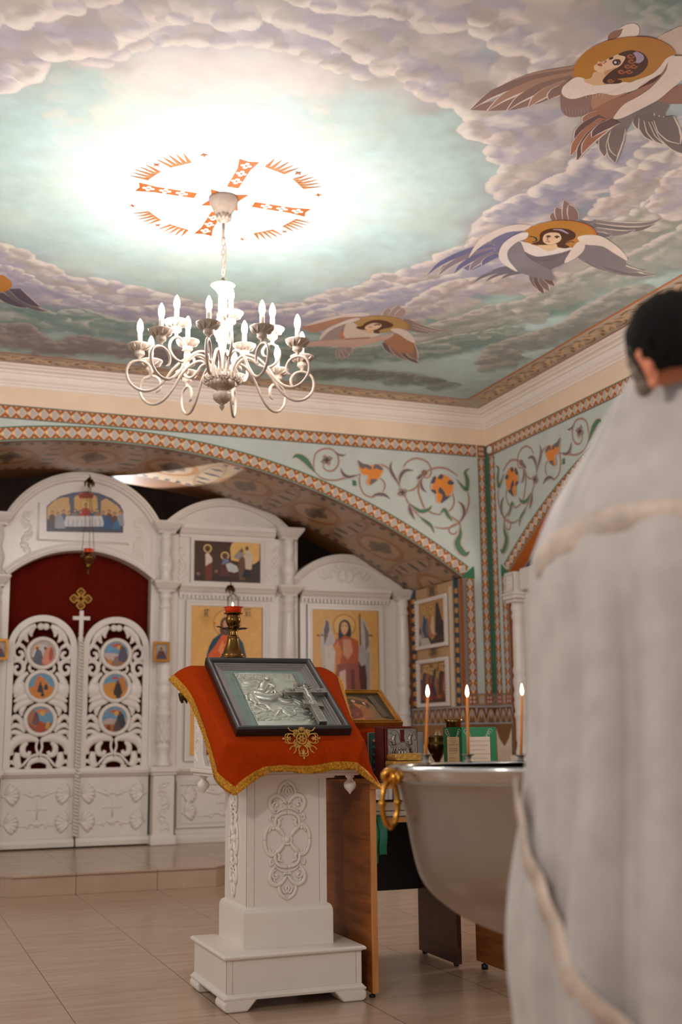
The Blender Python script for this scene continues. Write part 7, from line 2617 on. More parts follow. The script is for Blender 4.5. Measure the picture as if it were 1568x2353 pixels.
# green certificate folder standing open
YF = 5.12
f = [P(1020, 1672, 1, YF + .02), P(1061, 1671, 1, YF + .075), P(1140, 1669, 1, YF)]
FD = thing('certificate_folder', 'open green folder with two written cream sheets, standing on the table', 'folder', (f[1][0], YF + .05, TZ))
for k, (a, b, ya, yb, nm, gr) in enumerate(((f[0], f[1], YF + .02, YF + .075, 'cover_leaf', (18, 96, 58)), (f[1], f[2], YF + .075, YF, 'cover_leaf', (52, 134, 92)))):
    pa, pb = np.array([a[0], ya, TZ]), np.array([b[0], yb, TZ])
    u = pb - pa
    wl = np.linalg.norm(u)
    u /= wl
    nrm = np.cross(u, [0, 0, 1.0])
    if nrm[1] > 0:
        nrm = -nrm
    fl_ = lambda x, z, d=0.0, pa=pa, u=u, nrm=nrm: pa + u * x + np.array([0, 0, 1.0]) * z + nrm * d
    hz = f[1][2] - TZ
    mb = MB()
    mb.col = srgb(*gr)
    mb.prism(rect(0, wl, 0, hz), fl_, -.003, 0)
    A = Art(fl_, d=.0004, eps=.00008, mb=mb)
    m0, m1 = (.022, wl - .022) if k == 0 else (.024, wl - .030)
    A.rect(m0, m1, .0, hz - .046, (206, 176, 134) if k == 0 else (232, 214, 192))
    A.stroke([(m0, .0), (m0, hz - .046), (m1, hz - .046), (m1, .0)], .0016, (150, 104, 56), smooth=0)
    # silver corner scrolls
    for (cx_, sg) in ((m0 - .006, 1), (m1 + .006, -1)):
        for q_ in range(4):
            r = .011 - .0016 * q_
            A.stroke([(cx_ + sg * (.004 + .006 * q_) + r * cos(t), hz - .020 - .009 * q_ + r * sin(t)) for t in np.linspace(0, 4.6, 10)], .0018, (206, 206, 196), smooth=0, step=False)
        A.step()
    ink = (92, 74, 60)
    if k == 0:
        y = hz - .056
        for w_, hh in ((.5, .0022), (.62, .0022), (.5, .0022), (.86, .0030), (.86, .0012), (.70, .0034), (.78, .0034), (.6, .0016)):
            c = (m0 + m1) / 2
            n = 16
            for q_ in range(n):
                x = c - (m1 - m0) * w_ / 2 + (m1 - m0) * w_ * q_ / n
                A.rect(x, x + (m1 - m0) * w_ / n * .7, y, y + hh, ink, step=False)
            y -= .0095
        for q_ in range(5):
            y -= .012
            A.stroke([(m0 + .012 + t * .0028, y + .0032 * sin(t * 2.1 + q_) * (1 if t % 3 else .2)) for t in range(16)], .0010, ink, smooth=2, step=False)
            A.rect(m0 + .008, m1 - .008, y - .005, y - .0042, (150, 124, 96), step=False)
    else:
        y = hz - .066
        for q_ in range(9):
            n = 30 - (q_ * 5) % 14
            x0_ = m0 + .010 + .004 * (q_ % 3)
            A.stroke([(x0_ + t * .0036, y + .0034 * sin(t * 1.9 + q_ * 1.7) * (.35 + .65 * abs(sin(t * .7 + q_)))) for t in range(n)], .0010, ink, smooth=2, step=False)
            A.rect(m0 + .008, m1 - .01, y - .0055, y - .0048, (206, 186, 164), step=False)
            y -= .0205
        c = (m0 + .034, hz * .245)
        A.stroke([(c[0] + .023 * cos(t), c[1] + .020 * sin(t)) for t in np.linspace(0, 2 * PI, 24)], .0018, (110, 100, 104), smooth=0, step=False)
        A.stroke([(c[0] + .015 * cos(t), c[1] + .013 * sin(t)) for t in np.linspace(0, 2 * PI, 20)], .0012, (130, 118, 118), smooth=0, step=False)
        A.stroke([(c[0] - .008, c[1]), (c[0] + .008, c[1])], .002, (130, 118, 118), smooth=0, step=False)
    mb.build(nm, M['folder'], FD, normals=False)
t_ = thing('white_pen', 'pale pen-like rod lying by the table edge under the red cloth corner', 'pen', (2.12, 4.91, TZ))
mb = MB()
mb.tube([(2.085, 4.905, TZ + .010), (2.135, 4.93, TZ + .010)], .009, n=12)
mb.build('barrel', M['sleeve'], t_)
mb = MB()
mb.tube([(2.040, 4.895, TZ + .006), (2.083, 4.904, TZ + .008)], .004, n=8)
mb.build('tip', M['black'], t_)

# ================================================================ baptismal font
FD_ = 3.3
fc0 = Pd(1232, 1765, FD_)
FX, FY = fc0[0], fc0[1]
FZ = Pd(893, 1764, FD_)[2]
e_ = Pd(893, 1765, FD_)
FR = math.hypot(e_[0] - FX, e_[1] - FY)
FT = thing('baptismal_font', 'large silver baptismal font with gold ring handles, in front of the tables', 'font', (FX, FY, 0))
kx = FD_ / F_PX
prof_ = []
for (px, py) in ((1232, 2160), (1190, 2152), (1135, 2128), (1085, 2108), (1045, 2088), (1008, 2062), (978, 2034), (958, 2000), (945, 1950), (936, 1900), (926, 1850), (916, 1810), (908, 1792)):
    prof_.append((max(0.0, (1232 - px) * kx), FZ - (py - 1765) * kx))
inner = [(r - .010, z + .006) for r, z in reversed(prof_[1:])] + [(0, prof_[0][1] + .008)]
mb = MB()
pp = [tuple(p) for p in cr([np.array(p) for p in prof_], 3)]
mb.lathe(pp + [(pp[-1][0] - .010, pp[-1][1])] + inner, (FX, FY, 0), n=64)
mb.build('bowl', M['steel'], FT)
mb = MB()
r1 = prof_[-1][0]
mb.lathe([(r1 - .006, FZ - .034), (r1 + .004, FZ - .032), (r1 + .006, FZ - .012), (FR, FZ - .006), (FR + .002, FZ + .002), (FR - .002, FZ + .006), (r1 - .02, FZ + .006), (r1 - .024, FZ), (r1 - .012, FZ - .01), (r1 - .012, FZ - .034)], (FX, FY, 0), n=72)
mb.build('rim', M['steel_rim'], FT)
mb = MB()
zb_ = prof_[0][1]
mb.lathe([(.20, 0), (.20, .03), (.16, .05), (.08, .10), (.055, .18), (.055, zb_ - .16), (.09, zb_ - .10), (.06, zb_ - .06), (.10, zb_ + .004)], (FX, FY, 0), n=32)
mb.build('pedestal', M['steel'], FT)
# gold ring handle and its bracket on the left
vd = np.array([FX, FY, 0]) / math.hypot(FX, FY)
lf_ = np.array([-vd[1], vd[0], 0])
for ang_, sgn in ((-.30, 1), (-.30, -1)):
    dr2 = un(lf_ * cos(ang_) * sgn + vd * sin(ang_))
    tg = np.array([-dr2[1], dr2[0], 0])
    o = np.array([FX, FY, FZ - .026]) + dr2 * (r1 + .004)
    mb = MB()
    mb.ball(o + dr2 * .004, .020, 12, 8)
    mb.tube(cr([o + (0, 0, .012), o + dr2 * .022 + (0, 0, .016), o + dr2 * .034 + (0, 0, .004), o + dr2 * .026 + (0, 0, -.010)], 4), [.010, .012, .010, .008], n=8)
    for s in (-1, 1):
        mb.tube(cr([o + tg * .012 * s, o + tg * .034 * s + (0, 0, .010), o + tg * .044 * s + (0, 0, -.004), o + tg * .032 * s + (0, 0, -.014)], 4), [.008, .009, .007, .004], n=7)
    hb = mb.build('handle_bracket', M['gold'], FT)
    c = o + dr2 * .018 + np.array([0, 0, -.068])
    mb = MB()
    ax = un(dr2 * .75 + tg * .66)
    ring = [c + ax * .034 * cos(a) + np.array([0, 0, .060]) * sin(a) for a in np.linspace(0, 2 * PI, 37)[:-1]]
    mb.tube(ring, [.0075 + .002 * (k % 6 == 0) for k in range(36)], n=10, closed=True)
    for a in (0, PI / 2, PI, 3 * PI / 2):
        mb.ball(c + ax * .034 * cos(a) + np.array([0, 0, .060]) * sin(a), .011, 10, 8)
    mb.build('ring_handle', M['gold'], hb)

# three candles on the far rim
CFN = [('leaning', 'leftmost lit beeswax candle on the font rim, leaning slightly'), ('upright', 'middle lit beeswax candle on the font rim, in front of the green folder'), ('thin', 'rightmost lit beeswax candle on the font rim, beside the priest')]
for (px0, py0, px1, py1), (_, lab) in zip(((979, 1736, 983, 1604), (1077, 1736, 1074, 1604), (1198, 1738, 1200, 1600)), CFN):
    # far side of the rim under this sight line
    d = Pd(px0, 1755, 1.0) - np.array([0, 0, CAM_Z])
    a2 = d[0] ** 2 + d[1] ** 2
    b2 = d[0] * FX + d[1] * FY
    rr = r1 - .008
    disc = b2 * b2 - a2 * (FX ** 2 + FY ** 2 - rr * rr)
    tt_ = (b2 + math.sqrt(max(0, disc))) / a2
    bx, by = d[0] * tt_, d[1] * tt_
    q1 = Pd(px1, py1, tt_)
    q0 = Pd(px0, py0, tt_)
    zb_ = FZ + .006
    CD = thing('altar_candle', lab, 'candle', (bx, by, zb_), group='candles on the font rim')
    mb = MB()
    zt_ = q0[2] + .004
    h = zt_ - zb_
    mb.lathe([(.016, zb_), (.016, zb_ + h * .08), (.010, zb_ + h * .22), (.008, zb_ + h * .42), (.011, zb_ + h * .55), (.009, zb_ + h * .62), (.016, zb_ + h * .85), (.022, zb_ + h), (.018, zb_ + h), (.008, zb_ + h * .75), (0, zb_ + h * .74)], (bx, by, 0), n=18)
    mb.build('holder', M['silver_dark'], CD)
    mb = MB()
    q0, q1 = P(px0, py0, 1, by), P(px1, py1, 1, by)
    a_, b_ = np.array([q0[0], by, zt_ - h * .25]), np.array([q1[0], by, q1[2]])
    mb.tube([a_, a_ * .66 + b_ * .34, a_ * .34 + b_ * .66, b_, b_ + (0, 0, .001)], [.0044, .0042, .0040, .0039, .003], n=12)
    mb.build('wax_taper', M['wax'], CD)
    mb = MB()
    mb.tube([b_, b_ + (0.0005, 0, .006)], .0009, n=5)
    mb.build('wick', M['black'], CD)
    mb = MB()
    mb.lathe([(0, .003), (.0034, .008), (.0049, .015), (.0041, .024), (.0020, .033), (0, .040)], b_ + (.0006, 0, 0), n=12)
    mb.build('flame', M['flame'], CD)

# ================================================================ white icon case by the right wall
kc = P(1192, 1500, 0, XR - .06)
KX, KY = kc[0], kc[1] - .02
KT = thing('icon_case', 'white carved icon case with a turned column, standing by the right wall', 'icon case', (KX, KY - .35, 0))
mb = MB()
mb.box(KX - .075, KX + .30, KY - .85, KY + .085, 0, .06)
mb.box(KX - .06, KX + .28, KY - .84, KY + .07, .06, .86)
mb.box(KX - .08, KX + .30, KY - .86, KY + .09, .86, .92)
mb.build('base', WH, KT, bevel=.008)
mb = MB()
mb.box(KX + .03, KX + .28, KY - .80, KY + .075, .92, 2.30)
mb.build('body', WH, KT, bevel=.004)
zc0 = P(1192, 1385, 0, KX)[2]
for y in (KY, KY - .76):
    mb = MB()
    h = zc0 - .92
    P0 = [(.062, 0), (.066, .02), (.056, .05), (.050, .08), (.058, .10), (.055, .20), (.058, .24), (.066, .25), (.066, .27), (.056, .28), (.064, .32), (.066, .34), (.058, .36), (.066, .38), (.066, .40), (.056, .42), (.068, .47), (.068, .49), (.056, .52), (.066, .54), (.066, .56), (.056, .58), (.058, .62), (.054, .84), (.050, .88), (.060, .90), (.060, .92), (.050, .935), (.062, .955), (.062, .975), (.054, .985), (.058, 1.0)]
    mb.lathe([(r, .92 + z * h) for r, z in P0], (KX, y, 0), n=20)
    mb.build('column', WH, KT)
    mb = MB()
    mb.box(KX - .07, KX + .09, y - .075, y + .085, zc0, zc0 + .03)
    mb.box(KX - .09, KX + .10, y - .095, y + .105, zc0 + .03, zc0 + .065)
    mb.box(KX - .10, KX + .11, y - .105, y + .115, zc0 + .065, zc0 + .085)
    mb.box(KX - .075, KX + .09, y - .08, y + .09, zc0 + .085, zc0 + .27)
    cp = mb.build('capital', WH, KT, bevel=.006)
    mb = MB()
    fk = frame((KX - .0755, 0, 0), (0, 1, 0), (0, 0, 1), (-1, 0, 0))
    moulded_frame(mb, y - .07, y + .08, zc0 + .10, zc0 + .255, w=.012, d1=.008, fr=fk)
    sl(mb, [(y + .04, zc0 + .13), (y + .0, zc0 + .12), (y - .04, zc0 + .16), (y - .02, zc0 + .21), (y + .02, zc0 + .20), (y + .02, zc0 + .165), (y - .005, zc0 + .17)], [.006, .012, .013, .012, .010, .009, .006], fr=fk)
    sl(mb, [(y + .02, zc0 + .20), (y + .05, zc0 + .225), (y + .06, zc0 + .19)], [.006, .010, .004], fr=fk)
    mb.build('carved_ornament', WH, cp)
mb = MB()
mb.box(KX - .03, KX + .30, KY - .66, KY - .10, zc0 + .1, zc0 + .29)
mb.build('cornice', WH, KT, bevel=.01)
# ================================================================ chandelier
HX, HY = 1.651, 6.08
HZ = P(514, 868, 1, HY)[2]           # height of the hub
CT = thing('chandelier', 'ivory fifteen-armed chandelier with lit candle bulbs, hanging from the painted ceiling', 'chandelier', (HX, HY, HZ - .18))
CM = M['chand']
mb = MB()
zc = P(517, 452, 1, HY)[2]
zc = min(zc, ZC)
mb.lathe([(.083, ZC), (.083, ZC - .012), (.076, ZC - .040), (.072, ZC - .046), (.060, ZC - .075), (.054, ZC - .082), (.044, ZC - .10), (.040, ZC - .105), (.030, ZC - .135), (.018, ZC - .150), (.008, ZC - .155)], (HX, HY, 0), n=32)
for k in range(10):
    a = k * 2 * PI / 10
    mb.tube([(HX + .042 * cos(a), HY + .042 * sin(a), ZC - .104), (HX + .032 * cos(a), HY + .032 * sin(a), ZC - .134)], [.006, .010], n=6)
mb.build('canopy', CM, CT)
mb = MB()
zr1 = P(516, 553, 1, HY)[2]
mb.tube([(HX, HY, ZC - .15), (HX, HY, zr1)], .0075, n=10)
mb.lathe([(.008, zr1 + .02), (.012, zr1 + .012), (.010, zr1 - .004), (.004, zr1 - .010)], (HX, HY, 0), n=12)
mb.build('rod', CM, CT)
ztop = P(516, 652, 1, HY)[2]
nl = 9
lh_ = (zr1 - ztop) / nl
for k in range(nl):
    zc_ = zr1 - lh_ * (k + .5)
    hl, w = lh_ * .64, .0085
    pts = []
    for a in np.linspace(0, 2 * PI, 17)[:-1]:
        q = np.array([w * cos(a), 0, (hl - w) * (1 if sin(a) > 0 else -1) + w * sin(a)])
        if k % 2:
            q = np.array([0, q[0], q[2]])
        pts.append(np.array([HX, HY, zc_]) + q)
    mb = MB()
    mb.tube(pts, .0026, n=6, closed=True)
    mb.build('chain_link', CM, CT)
mb = MB()
mb.tube(cr([(HX, HY, zr1), (HX + .014, HY, zr1 - .03), (HX + .016, HY, (zr1 + ztop) / 2), (HX + .006, HY, ztop + .04), (HX, HY, ztop)], 5), .0025, n=6)
mb.build('cable', CM, CT)
hz = lambda d: HZ + d
mb = MB()
tt = ztop - HZ
mb.lathe([(.006, tt + HZ + .005), (.02, ztop), (.064, ztop - .006), (.070, ztop - .012), (.066, ztop - .016), (.040, ztop - .040), (.030, ztop - .060), (.020, ztop - .068)], (HX, HY, 0), n=32, mod=lambda a, z: 1 + .02 * cos(a * 16))
mb.lathe([(.020, ztop - .068), (.026, ztop - .075), (.026, ztop - .17), (.034, ztop - .185), (.030, ztop - .20), (.038, ztop - .215), (.056, ztop - .25), (.058, ztop - .275), (.046, ztop - .305), (.034, ztop - .325), (.036, ztop - .335), (.026, ztop - .345), (.022, ztop - .36), (.020, HZ + .14), (.024, HZ + .05), (.028, HZ + .03)], (HX, HY, 0), n=28, mod=lambda a, z: 1 + (.06 * cos(a * 8 + z * 60) if ztop - .30 < z < ztop - .22 else 0))
mb.build('stem', CM, CT)
mb = MB()
mb.lathe([(.030, HZ + .035), (.068, HZ + .03), (.072, HZ + .022), (.068, HZ - .02), (.072, HZ - .026), (.072, HZ - .034), (.074, HZ - .040), (.070, HZ - .050), (.050, HZ - .062), (.030, HZ - .072), (.028, HZ - .080), (.046, HZ - .088), (.050, HZ - .10), (.046, HZ - .125), (.030, HZ - .142), (.018, HZ - .150), (.010, HZ - .158), (.014, HZ - .164), (.014, HZ - .172), (.004, HZ - .186), (0, HZ - .192)], (HX, HY, 0), n=32, mod=lambda a, z: 1 + (.05 * cos(a * 9) if HZ - .14 < z < HZ - .086 else 0))
mb.build('hub', M['chand_dark'], CT)
vdir = math.atan2(HY, HX)    # plan direction away from the viewer
OUT = [(.060, .0), (.072, .055), (.105, .100), (.155, .112), (.215, .085), (.270, .030), (.315, -.035), (.365, -.085), (.420, -.105), (.475, -.090), (.515, -.045), (.522, .010), (.500, .050), (.455, .065), (.412, .050), (.390, .015), (.396, -.022), (.418, -.036)]
INN = [(.060, .010), (.085, .070), (.120, .105), (.165, .100), (.205, .065), (.250, .050), (.292, .068), (.318, .110), (.312, .158), (.280, .186), (.244, .176), (.224, .148), (.230, .122), (.246, .114)]


def candle_arm(rz, cup_r, cup_z, ang):
    d = np.array([cos(ang), sin(ang), 0])
    t = np.array([-sin(ang), cos(ang), 0])
    mb = MB()
    o = np.array([HX, HY, HZ])
    pts = [o + d * r + np.array([0, 0, z]) for r, z in cr([np.array(p) for p in rz], 4)]
    N_ = len(pts)
    mb.tube(pts, [.0080] * (N_ - 6) + [.0078, .0075, .007, .006, .005, .003], n=9)
    # leaf sprig where the arm leaves the hub
    b = o + d * .075 + np.array([0, 0, -.012])
    for s in (-1, 1):
        mb.tube(cr([b, b + d * .02 + t * .012 * s + (0, 0, -.02), b + d * .034 + t * .018 * s + (0, 0, .0), b + d * .022 + t * .020 * s + (0, 0, .018)], 3), [.003, .006, .005, .002], n=5)
    mb.box(*(b[0] - .010, b[0] + .010, b[1] - .010, b[1] + .010), b[2] + .0, b[2] + .036)
    arm = mb.build('arm', CM, CT)
    c = o + d * cup_r + np.array([0, 0, cup_z])
    mb = MB()
    mb.lathe([(.007, .0), (.010, .008), (.008, .014), (.022, .024), (.028, .034), (.026, .044), (.030, .050), (.050, .066), (.066, .080), (.068, .086), (.062, .086), (.040, .080), (.014, .078)], c, n=28, mod=lambda a, z: 1 + (.035 * cos(a * 14) if z < .046 else .02 * cos(a * 10 + z * 80)))
    for k in range(10):
        a = k * 2 * PI / 10
        e = np.array([cos(a), sin(a), 0])
        f = np.array([-sin(a), cos(a), 0])
        mb.tube([c + e * .031 + (0, 0, .050), c + e * .050 + f * .010 + (0, 0, .063), c + e * .062 + f * .016 + (0, 0, .077)], [.003, .006, .002], n=5)
    cp = mb.build('drip_cup', CM, arm)
    mb = MB()
    mb.lathe([(.0135, .078), (.0135, .148), (.0115, .152), (.0115, .156)], c, n=16)
    mb.build('candle_sleeve', M['sleeve'], arm)
    mb = MB()
    mb.lathe([(.0105, .154), (.0135, .164), (.0170, .178), (.0172, .190), (.0145, .206), (.0090, .222), (.0040, .232), (0, .236)], c, n=14)
    mb.build('bulb', M['bulb'], arm)
    return c + np.array([0, 0, .195])


BULBS = []
for k in range(10):
    BULBS.append(candle_arm(OUT, .455, .068, vdir - math.radians(9 + 36 * k)))
for k in range(5):
    BULBS.append(candle_arm(INN, .280, .190, vdir - math.radians(27 + 72 * k)))

# ================================================================ priest
PD = 2.12
pc_ = Pd(1605, 1500, PD)
PX, PY = pc_[0], pc_[1]
view = np.array([PX, PY, 0]) / math.hypot(PX, PY)
LFT = np.array([-view[1], view[0], 0])          # to the left as seen in the photo
PR = thing('person', 'person with dark hair in a white brocade priest robe, head bowed, seen from behind', 'person', (PX, PY, 0))


def at_(px, py, back=0.0, depth=PD):
    return Pd(px, py, depth + back)


# body: one continuous skinned surface (head, neck, trunk, arms, legs)
hc_ = at_(1548, 800, 0.02)
bo = np.array([PX, PY, 0])
V_ = []
E_ = []
Rr_ = []


def jv(p, r, par=None):
    V_.append(tuple(np.array(p) - bo))
    Rr_.append(r)
    if par is not None:
        E_.append((par, len(V_) - 1))
    return len(V_) - 1


hip_ = bo + np.array([0, 0, .95])
pel = jv(hip_, (.15, .12))
ab = jv(hip_ + (0, 0, .18), (.15, .12), pel)
chs = jv(hip_ + view * .04 + (0, 0, .38), (.17, .13), ab)
shl = jv(hip_ + view * .09 + LFT * .02 + (0, 0, .55), (.12, .10), chs)
nk = jv(hc_ + view * .020 + LFT * (-.02) + (0, 0, -.140), (.052, .052), shl)
nk2 = jv(hc_ + view * .012 + LFT * (-.01) + (0, 0, -.075), (.054, .056), nk)
hd = jv(hc_ + LFT * .008 + (0, 0, -.02), (.070, .080), nk2)
hd2 = jv(hc_ + (0, 0, .05), (.070, .078), hd)
hd3 = jv(hc_ + (0, 0, .075), (.045, .05), hd2)
jaw = jv(hc_ + LFT * .052 + view * .01 + (0, 0, -.085), (.034, .036), hd)
for s in (-1, 1):
    sh = jv(hip_ + view * .09 + LFT * s * .17 + (0, 0, .52), (.065, .065), shl)
    el = jv(hip_ + view * .16 + LFT * s * .22 + (0, 0, .24), (.045, .045), sh)
    wr = jv(hip_ + view * .38 + LFT * s * .10 + (0, 0, .14), (.032, .030), el)
    pm = jv(hip_ + view * .46 + LFT * s * .07 + (0, 0, .12), (.034, .022), wr)
    for k, (f, ln_) in enumerate(((-.028, .060), (-.010, .072), (.008, .068), (.024, .054))):
        a_ = jv(hip_ + view * .495 + LFT * (s * .07 + f) + (0, 0, .115), (.0095, .0095), pm)
        b_ = jv(hip_ + view * (.495 + ln_ * .6) + LFT * (s * .07 + f * 1.1) + (0, 0, .100), (.0085, .0085), a_)
        jv(hip_ + view * (.495 + ln_) + LFT * (s * .07 + f * 1.1) + (0, 0, .075), (.007, .007), b_)
    a_ = jv(hip_ + view * .44 + LFT * (s * .07 - s * .036) + (0, 0, .12), (.011, .011), pm)
    jv(hip_ + view * .485 + LFT * (s * .07 - s * .058) + (0, 0, .105), (.009, .009), a_)
    th_ = jv(hip_ + LFT * s * .09 + (0, 0, -.12), (.085, .09), pel)
    kn = jv(hip_ + LFT * s * .10 + view * .01 + (0, 0, -.48), (.055, .06), th_)
    an = jv(hip_ + LFT * s * .10 + (0, 0, -.86), (.040, .042), kn)
    jv(hip_ + LFT * s * .11 + view * .14 + (0, 0, -.915), (.034, .030), an)
me = bpy.data.meshes.new('body')
me.from_pydata(V_, E_, [])
bob = bpy.data.objects.new('body', me)
COL.objects.link(bob)
bob.parent = PR
ORG['body'] = bo
md = bob.modifiers.new('skin', 'SKIN')
md.use_smooth_shade = True
for i, r in enumerate(Rr_):
    me.skin_vertices[0].data[i].radius = r
me.skin_vertices[0].data[0].use_root = True
md = bob.modifiers.new('sub', 'SUBSURF')
md.levels = md.render_levels = 2
me.materials.append(M['skin'])
# ear with rim and lobe on the visible left side
mb = MB()
ez = np.array([0, 0, 1.0])
eo = at_(1491, 848, -.045)
E2 = lambda a, b, c=0: eo + LFT * a + ez * b - view * c
mb.tube(cr([E2(-.006, -.026), E2(.0, -.008), E2(.010, .016), E2(.014, .028), E2(.006, .038), E2(-.006, .034), E2(-.010, .016), E2(-.010, -.012), E2(-.008, -.028)], 5), [.007, .006, .006, .007, .007, .006, .006, .007, .006], n=8)
mb.ball(E2(-.006, -.028, .0), .0085, 8, 6)
mb.tube(cr([E2(.0, .022, .002), E2(-.003, .004, .004), E2(-.004, -.016, .003)], 4), [.006, .010, .005], n=8)
mb.build('ear', M['skin'], PR)
# nose and brow facing away to the left
mb = MB()
fo_ = hc_ + LFT * .040 + view * .078 - ez * .02
mb.tube(cr([fo_ + (0, 0, .02), fo_ + LFT * .014 + view * .012 + (0, 0, -.012), fo_ + LFT * .018 + view * .018 + (0, 0, -.030), fo_ + LFT * .006 + view * .01 + (0, 0, -.038)], 4), [.008, .010, .012, .007], n=8)
for s in (-1, 1):
    mb.ball(fo_ + view * .012 * s + LFT * .002 + (0, 0, .012), .010, 8, 6)
mb.build('nose', M['skin'], PR)
# hair: cap of short dark hair, built in rings following the skull
mb = MB()


def hairpt(u, v):
    a = u * 2 * PI
    ph = v * PI * .76
    r = np.array([.086, .100, .092])
    q = np.array([sin(ph) * cos(a), sin(ph) * sin(a), cos(ph)])
    wob = 1 + .018 * sin(a * 9 + ph * 7) + .014 * sin(a * 17 - ph * 11)
    # lower at the nape, higher over the ear and face
    return hc_ + (LFT * q[0] * r[0] + view * q[1] * r[1] + ez * q[2] * r[2]) * wob + ez * (.006) + (view * (-.012) - LFT * .010) * v


mb.grid(hairpt, 48, 18, closed_u=True)
mb.build('hair', M['hair'], PR, solid=.012, sub=1)
mb = MB()
for k in range(90):
    a = rng.uniform(0, 1)
    v = rng.uniform(.5, .97)
    p = hairpt(a, v)
    n = un(p - hc_)
    mb.tube([p, p + n * .003 - ez * .008, p + n * .001 - ez * .018], [.005, .004, .001], n=5)
mb.build('hair_tuft', M['hair'], PR)
# sideburn and beard, greying
mb = MB()
s0_ = at_(1468, 790, .02)
for (px, py, r, bk) in ((1466, 770, .016, .0), (1462, 800, .018, .0), (1460, 830, .016, .01), (1470, 855, .017, .0), (1478, 885, .016, .0), (1488, 905, .018, .02), (1496, 920, .02, .02), (1474, 905, .014, .04)):
    p = at_(px, py, bk)
    mb.ball(p, r, 10, 8, sz=1.3)
mb.build('beard', M['beard'], PR, sub=1)

# robe: phelonion with soft vertical folds
SIL = [(1476, 893), (1452, 905), (1424, 935), (1398, 978), (1362, 1030), (1325, 1085), (1290, 1145), (1262, 1205), (1238, 1262), (1226, 1340), (1222, 1450), (1219, 1550), (1213, 1650), (1204, 1740), (1192, 1820), (1180, 1900), (1166, 1970), (1154, 2040), (1146, 2110), (1142, 2180), (1144, 2250), (1152, 2320), (1158, 2420), (1160, 2600), (1162, 2700)]
CEN = 1605
prof2 = []
for (px, py) in SIL:
    q = at_(px, py)
    prof2.append(((CEN - px) * PD / F_PX, q[2]))
zs_ = np.array([z for _, z in prof2])
rs_ = np.array([r for r, _ in prof2])
tpar = np.linspace(0, 1, len(zs_))


def robe(u, v, grow=1.0, fold=1.0):
    z = np.interp(v, tpar, zs_)
    r = np.interp(v, tpar, rs_)
    a = u * 2 * PI
    fall = min(1, max(0, (v - .22) / .4))
    # folds hang from the shoulders
    wob = 1 + fall * (.055 * cos(5 * (a - 1.02)) * (.4 + .6 * cos(a - .9) ** 2) + .030 * cos(9 * a + .6 + 1.0 * v) + .014 * cos(17 * a + 3 * v)) + .012 * sin(7 * a + 9 * v)
    g = lambda c, w, q: q * math.exp(-((a - c) / w) ** 2)
    wob += fall * (g(1.20 - .05 * v, .085, -.15) + g(1.42, .10, .05) + g(1.0, .09, .04) + g(.62 + .1 * v, .06, -.06) + g(.84, .05, -.05)) + min(1, v * 8) * (1 - fall) * (g(.75 + .9 * v, .07, -.05) + g(.45 + .9 * v, .06, -.04))
    wob = wob if abs(((a + PI) % (2 * PI)) - PI) > .35 else 1 + (wob - 1) * abs(((a + PI) % (2 * PI)) - PI) / .35
    wob = 1 + (wob - 1) * fold
    sag = .010 * sin(9 * v + 3 * a) * fall * fold
    ell = (LFT * cos(a) * r * wob + (-view) * sin(a) * (r * .80 + .015) * wob) * grow
    # the neck opening leans forward with the bowed head
    lean = (view * .025 + LFT * .0) * max(0, 1 - v * 4.0)
    zz = z + sag + .085 * max(0, sin(a)) * max(0, 1 - v * 6) + (.02 * max(0, -sin(a)) * max(0, 1 - v * 5))
    return np.array([PX, PY, 0]) + ell + lean + ez * max(.012, zz)


mb = MB()
mb.grid(lambda u, v: robe(u, v), 150, 150, closed_u=True)
rb = mb.build('robe', M['robe'], PR, solid=.006)
# broad woven band over the shoulder blades, raised on the cloth
TR = M['robe_trim']


def robe_at(px, py, grow=1.01):
    """point of the robe's surface seen at a photo position: a real seam measured from the picture"""
    z = at_(px, py)[2]
    v = float(np.interp(-z, -zs_, tpar))
    r = np.interp(v, tpar, rs_)
    x = (CEN - px) * PD / F_PX
    c = max(-1, min(1, x / r))
    return math.acos(c) / (2 * PI), v


def strip(path, w, name, grow=1.022):
    uv = [robe_at(*p) for p in path]
    uv = cr([np.array(p) for p in uv], 8)
    vs = []
    pts = [robe(p[0], p[1], grow, .45) for p in uv]
    N_ = len(pts)
    for i in range(N_):
        tg = un(pts[min(i + 1, N_ - 1)] - pts[max(i - 1, 0)])
        out = un((pts[i] - np.array([PX, PY, pts[i][2]])))
        wd = un(np.cross(tg, out))
        for q_, o in ((-.5, .0005), (-.46, .0025), (0, .003), (.46, .0025), (.5, .0005)):
            vs.append(pts[i] + wd * w * q_ + out * o)
    mb = MB()
    mb.add(vs, [(k * 5 + i, k * 5 + i + 1, (k + 1) * 5 + i + 1, (k + 1) * 5 + i) for k in range(N_ - 1) for i in range(4)], True)
    return mb.build(name, TR, PR, solid=.003)


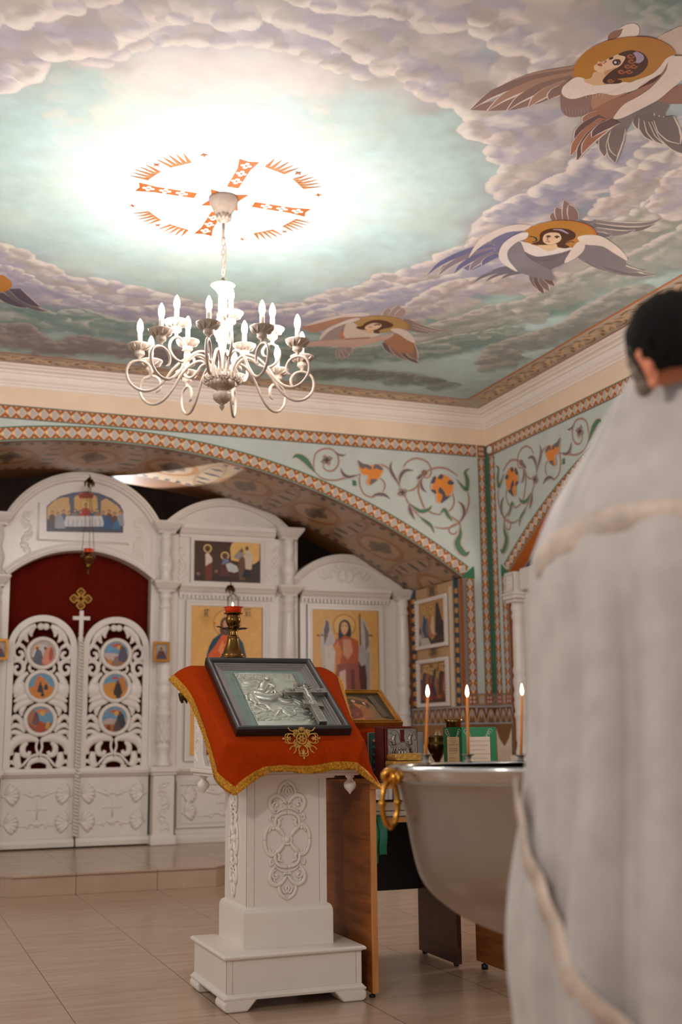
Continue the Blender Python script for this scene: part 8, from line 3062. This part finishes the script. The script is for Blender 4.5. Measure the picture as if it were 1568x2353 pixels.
strip([(1262, 1300), (1310, 1262), (1370, 1242), (1440, 1224), (1500, 1218), (1580, 1220), (1630, 1220), (1710, 1220), (1770, 1226), (1840, 1244), (1900, 1264), (1948, 1302)], .046, 'shoulder_band', 1.012)
strip([(1203, 1800), (1216, 1870), (1236, 1935), (1268, 2020), (1312, 2110), (1362, 2190), (1420, 2255), (1490, 2310), (1570, 2345), (1640, 2345), (1720, 2310), (1790, 2255), (1850, 2190), (1900, 2110), (1944, 2020)], .040, 'hem_band', 1.05)

# ================================================================ light
def point(name, loc, power, col, r=.05):
    l = bpy.data.lights.new(name, 'POINT')
    l.energy = power
    l.color = col
    l.shadow_soft_size = r
    o = bpy.data.objects.new(name, l)
    COL.objects.link(o)
    o.location = loc
    return o


# the room's other lamps, out of the picture: chandeliers over the nave behind the camera
point('nave_lamp', (1.9, -0.6, 3.0), 34, (1.0, .92, .86), .35)
point('nave_lamp', (-1.2, 1.0, 2.9), 120, (1.0, .92, .86), .12)
point('bay_fill', (-1.3, 5.6, 2.7), 65, (1.0, .92, .86), .4)  # this and the next are added fill lights for the back wall and ceiling
point('bay_fill', (5.9, 6.2, 2.5), 95, (1.0, .92, .86), .4)
# a lamp in the sanctuary behind the screen shines up through the gap between two arches on to the glossy soffit
sl_ = bpy.data.lights.new('sanctuary_lamp', 'SPOT')
sl_.energy = 800
sl_.color = (.84, .93, 1.0)
sl_.spot_size = math.radians(26)
sl_.spot_blend = .3
sl_.shadow_soft_size = .03
so_ = bpy.data.objects.new('sanctuary_lamp', sl_)
COL.objects.link(so_)
so_.location = (1.95, 12.6, 2.84)
so_.rotation_euler = (Vector((2.3, 10.35, 3.45)) - Vector((1.95, 12.6, 2.84))).to_track_quat('-Z', 'Y').to_euler()
w = bpy.data.worlds.new('room_air')
SC.world = w
w.use_nodes = True
w.node_tree.nodes['Background'].inputs[0].default_value = (1.0, .95, .91, 1)
w.node_tree.nodes['Background'].inputs[1].default_value = 0.42

vs_ = SC.view_settings
vs_.view_transform = 'Standard'
vs_.look = 'None'
vs_.exposure = 0.38
vs_.gamma = 1.0
vs_.use_curve_mapping = False
SC.cycles.max_bounces = 6
SC.cycles.diffuse_bounces = 4
SC.cycles.glossy_bounces = 3
SC.cycles.transmission_bounces = 2
SC.cycles.adaptive_threshold = 0.02
SC.cycles.sample_clamp_indirect = 6.0
SC.cycles.use_denoising = True
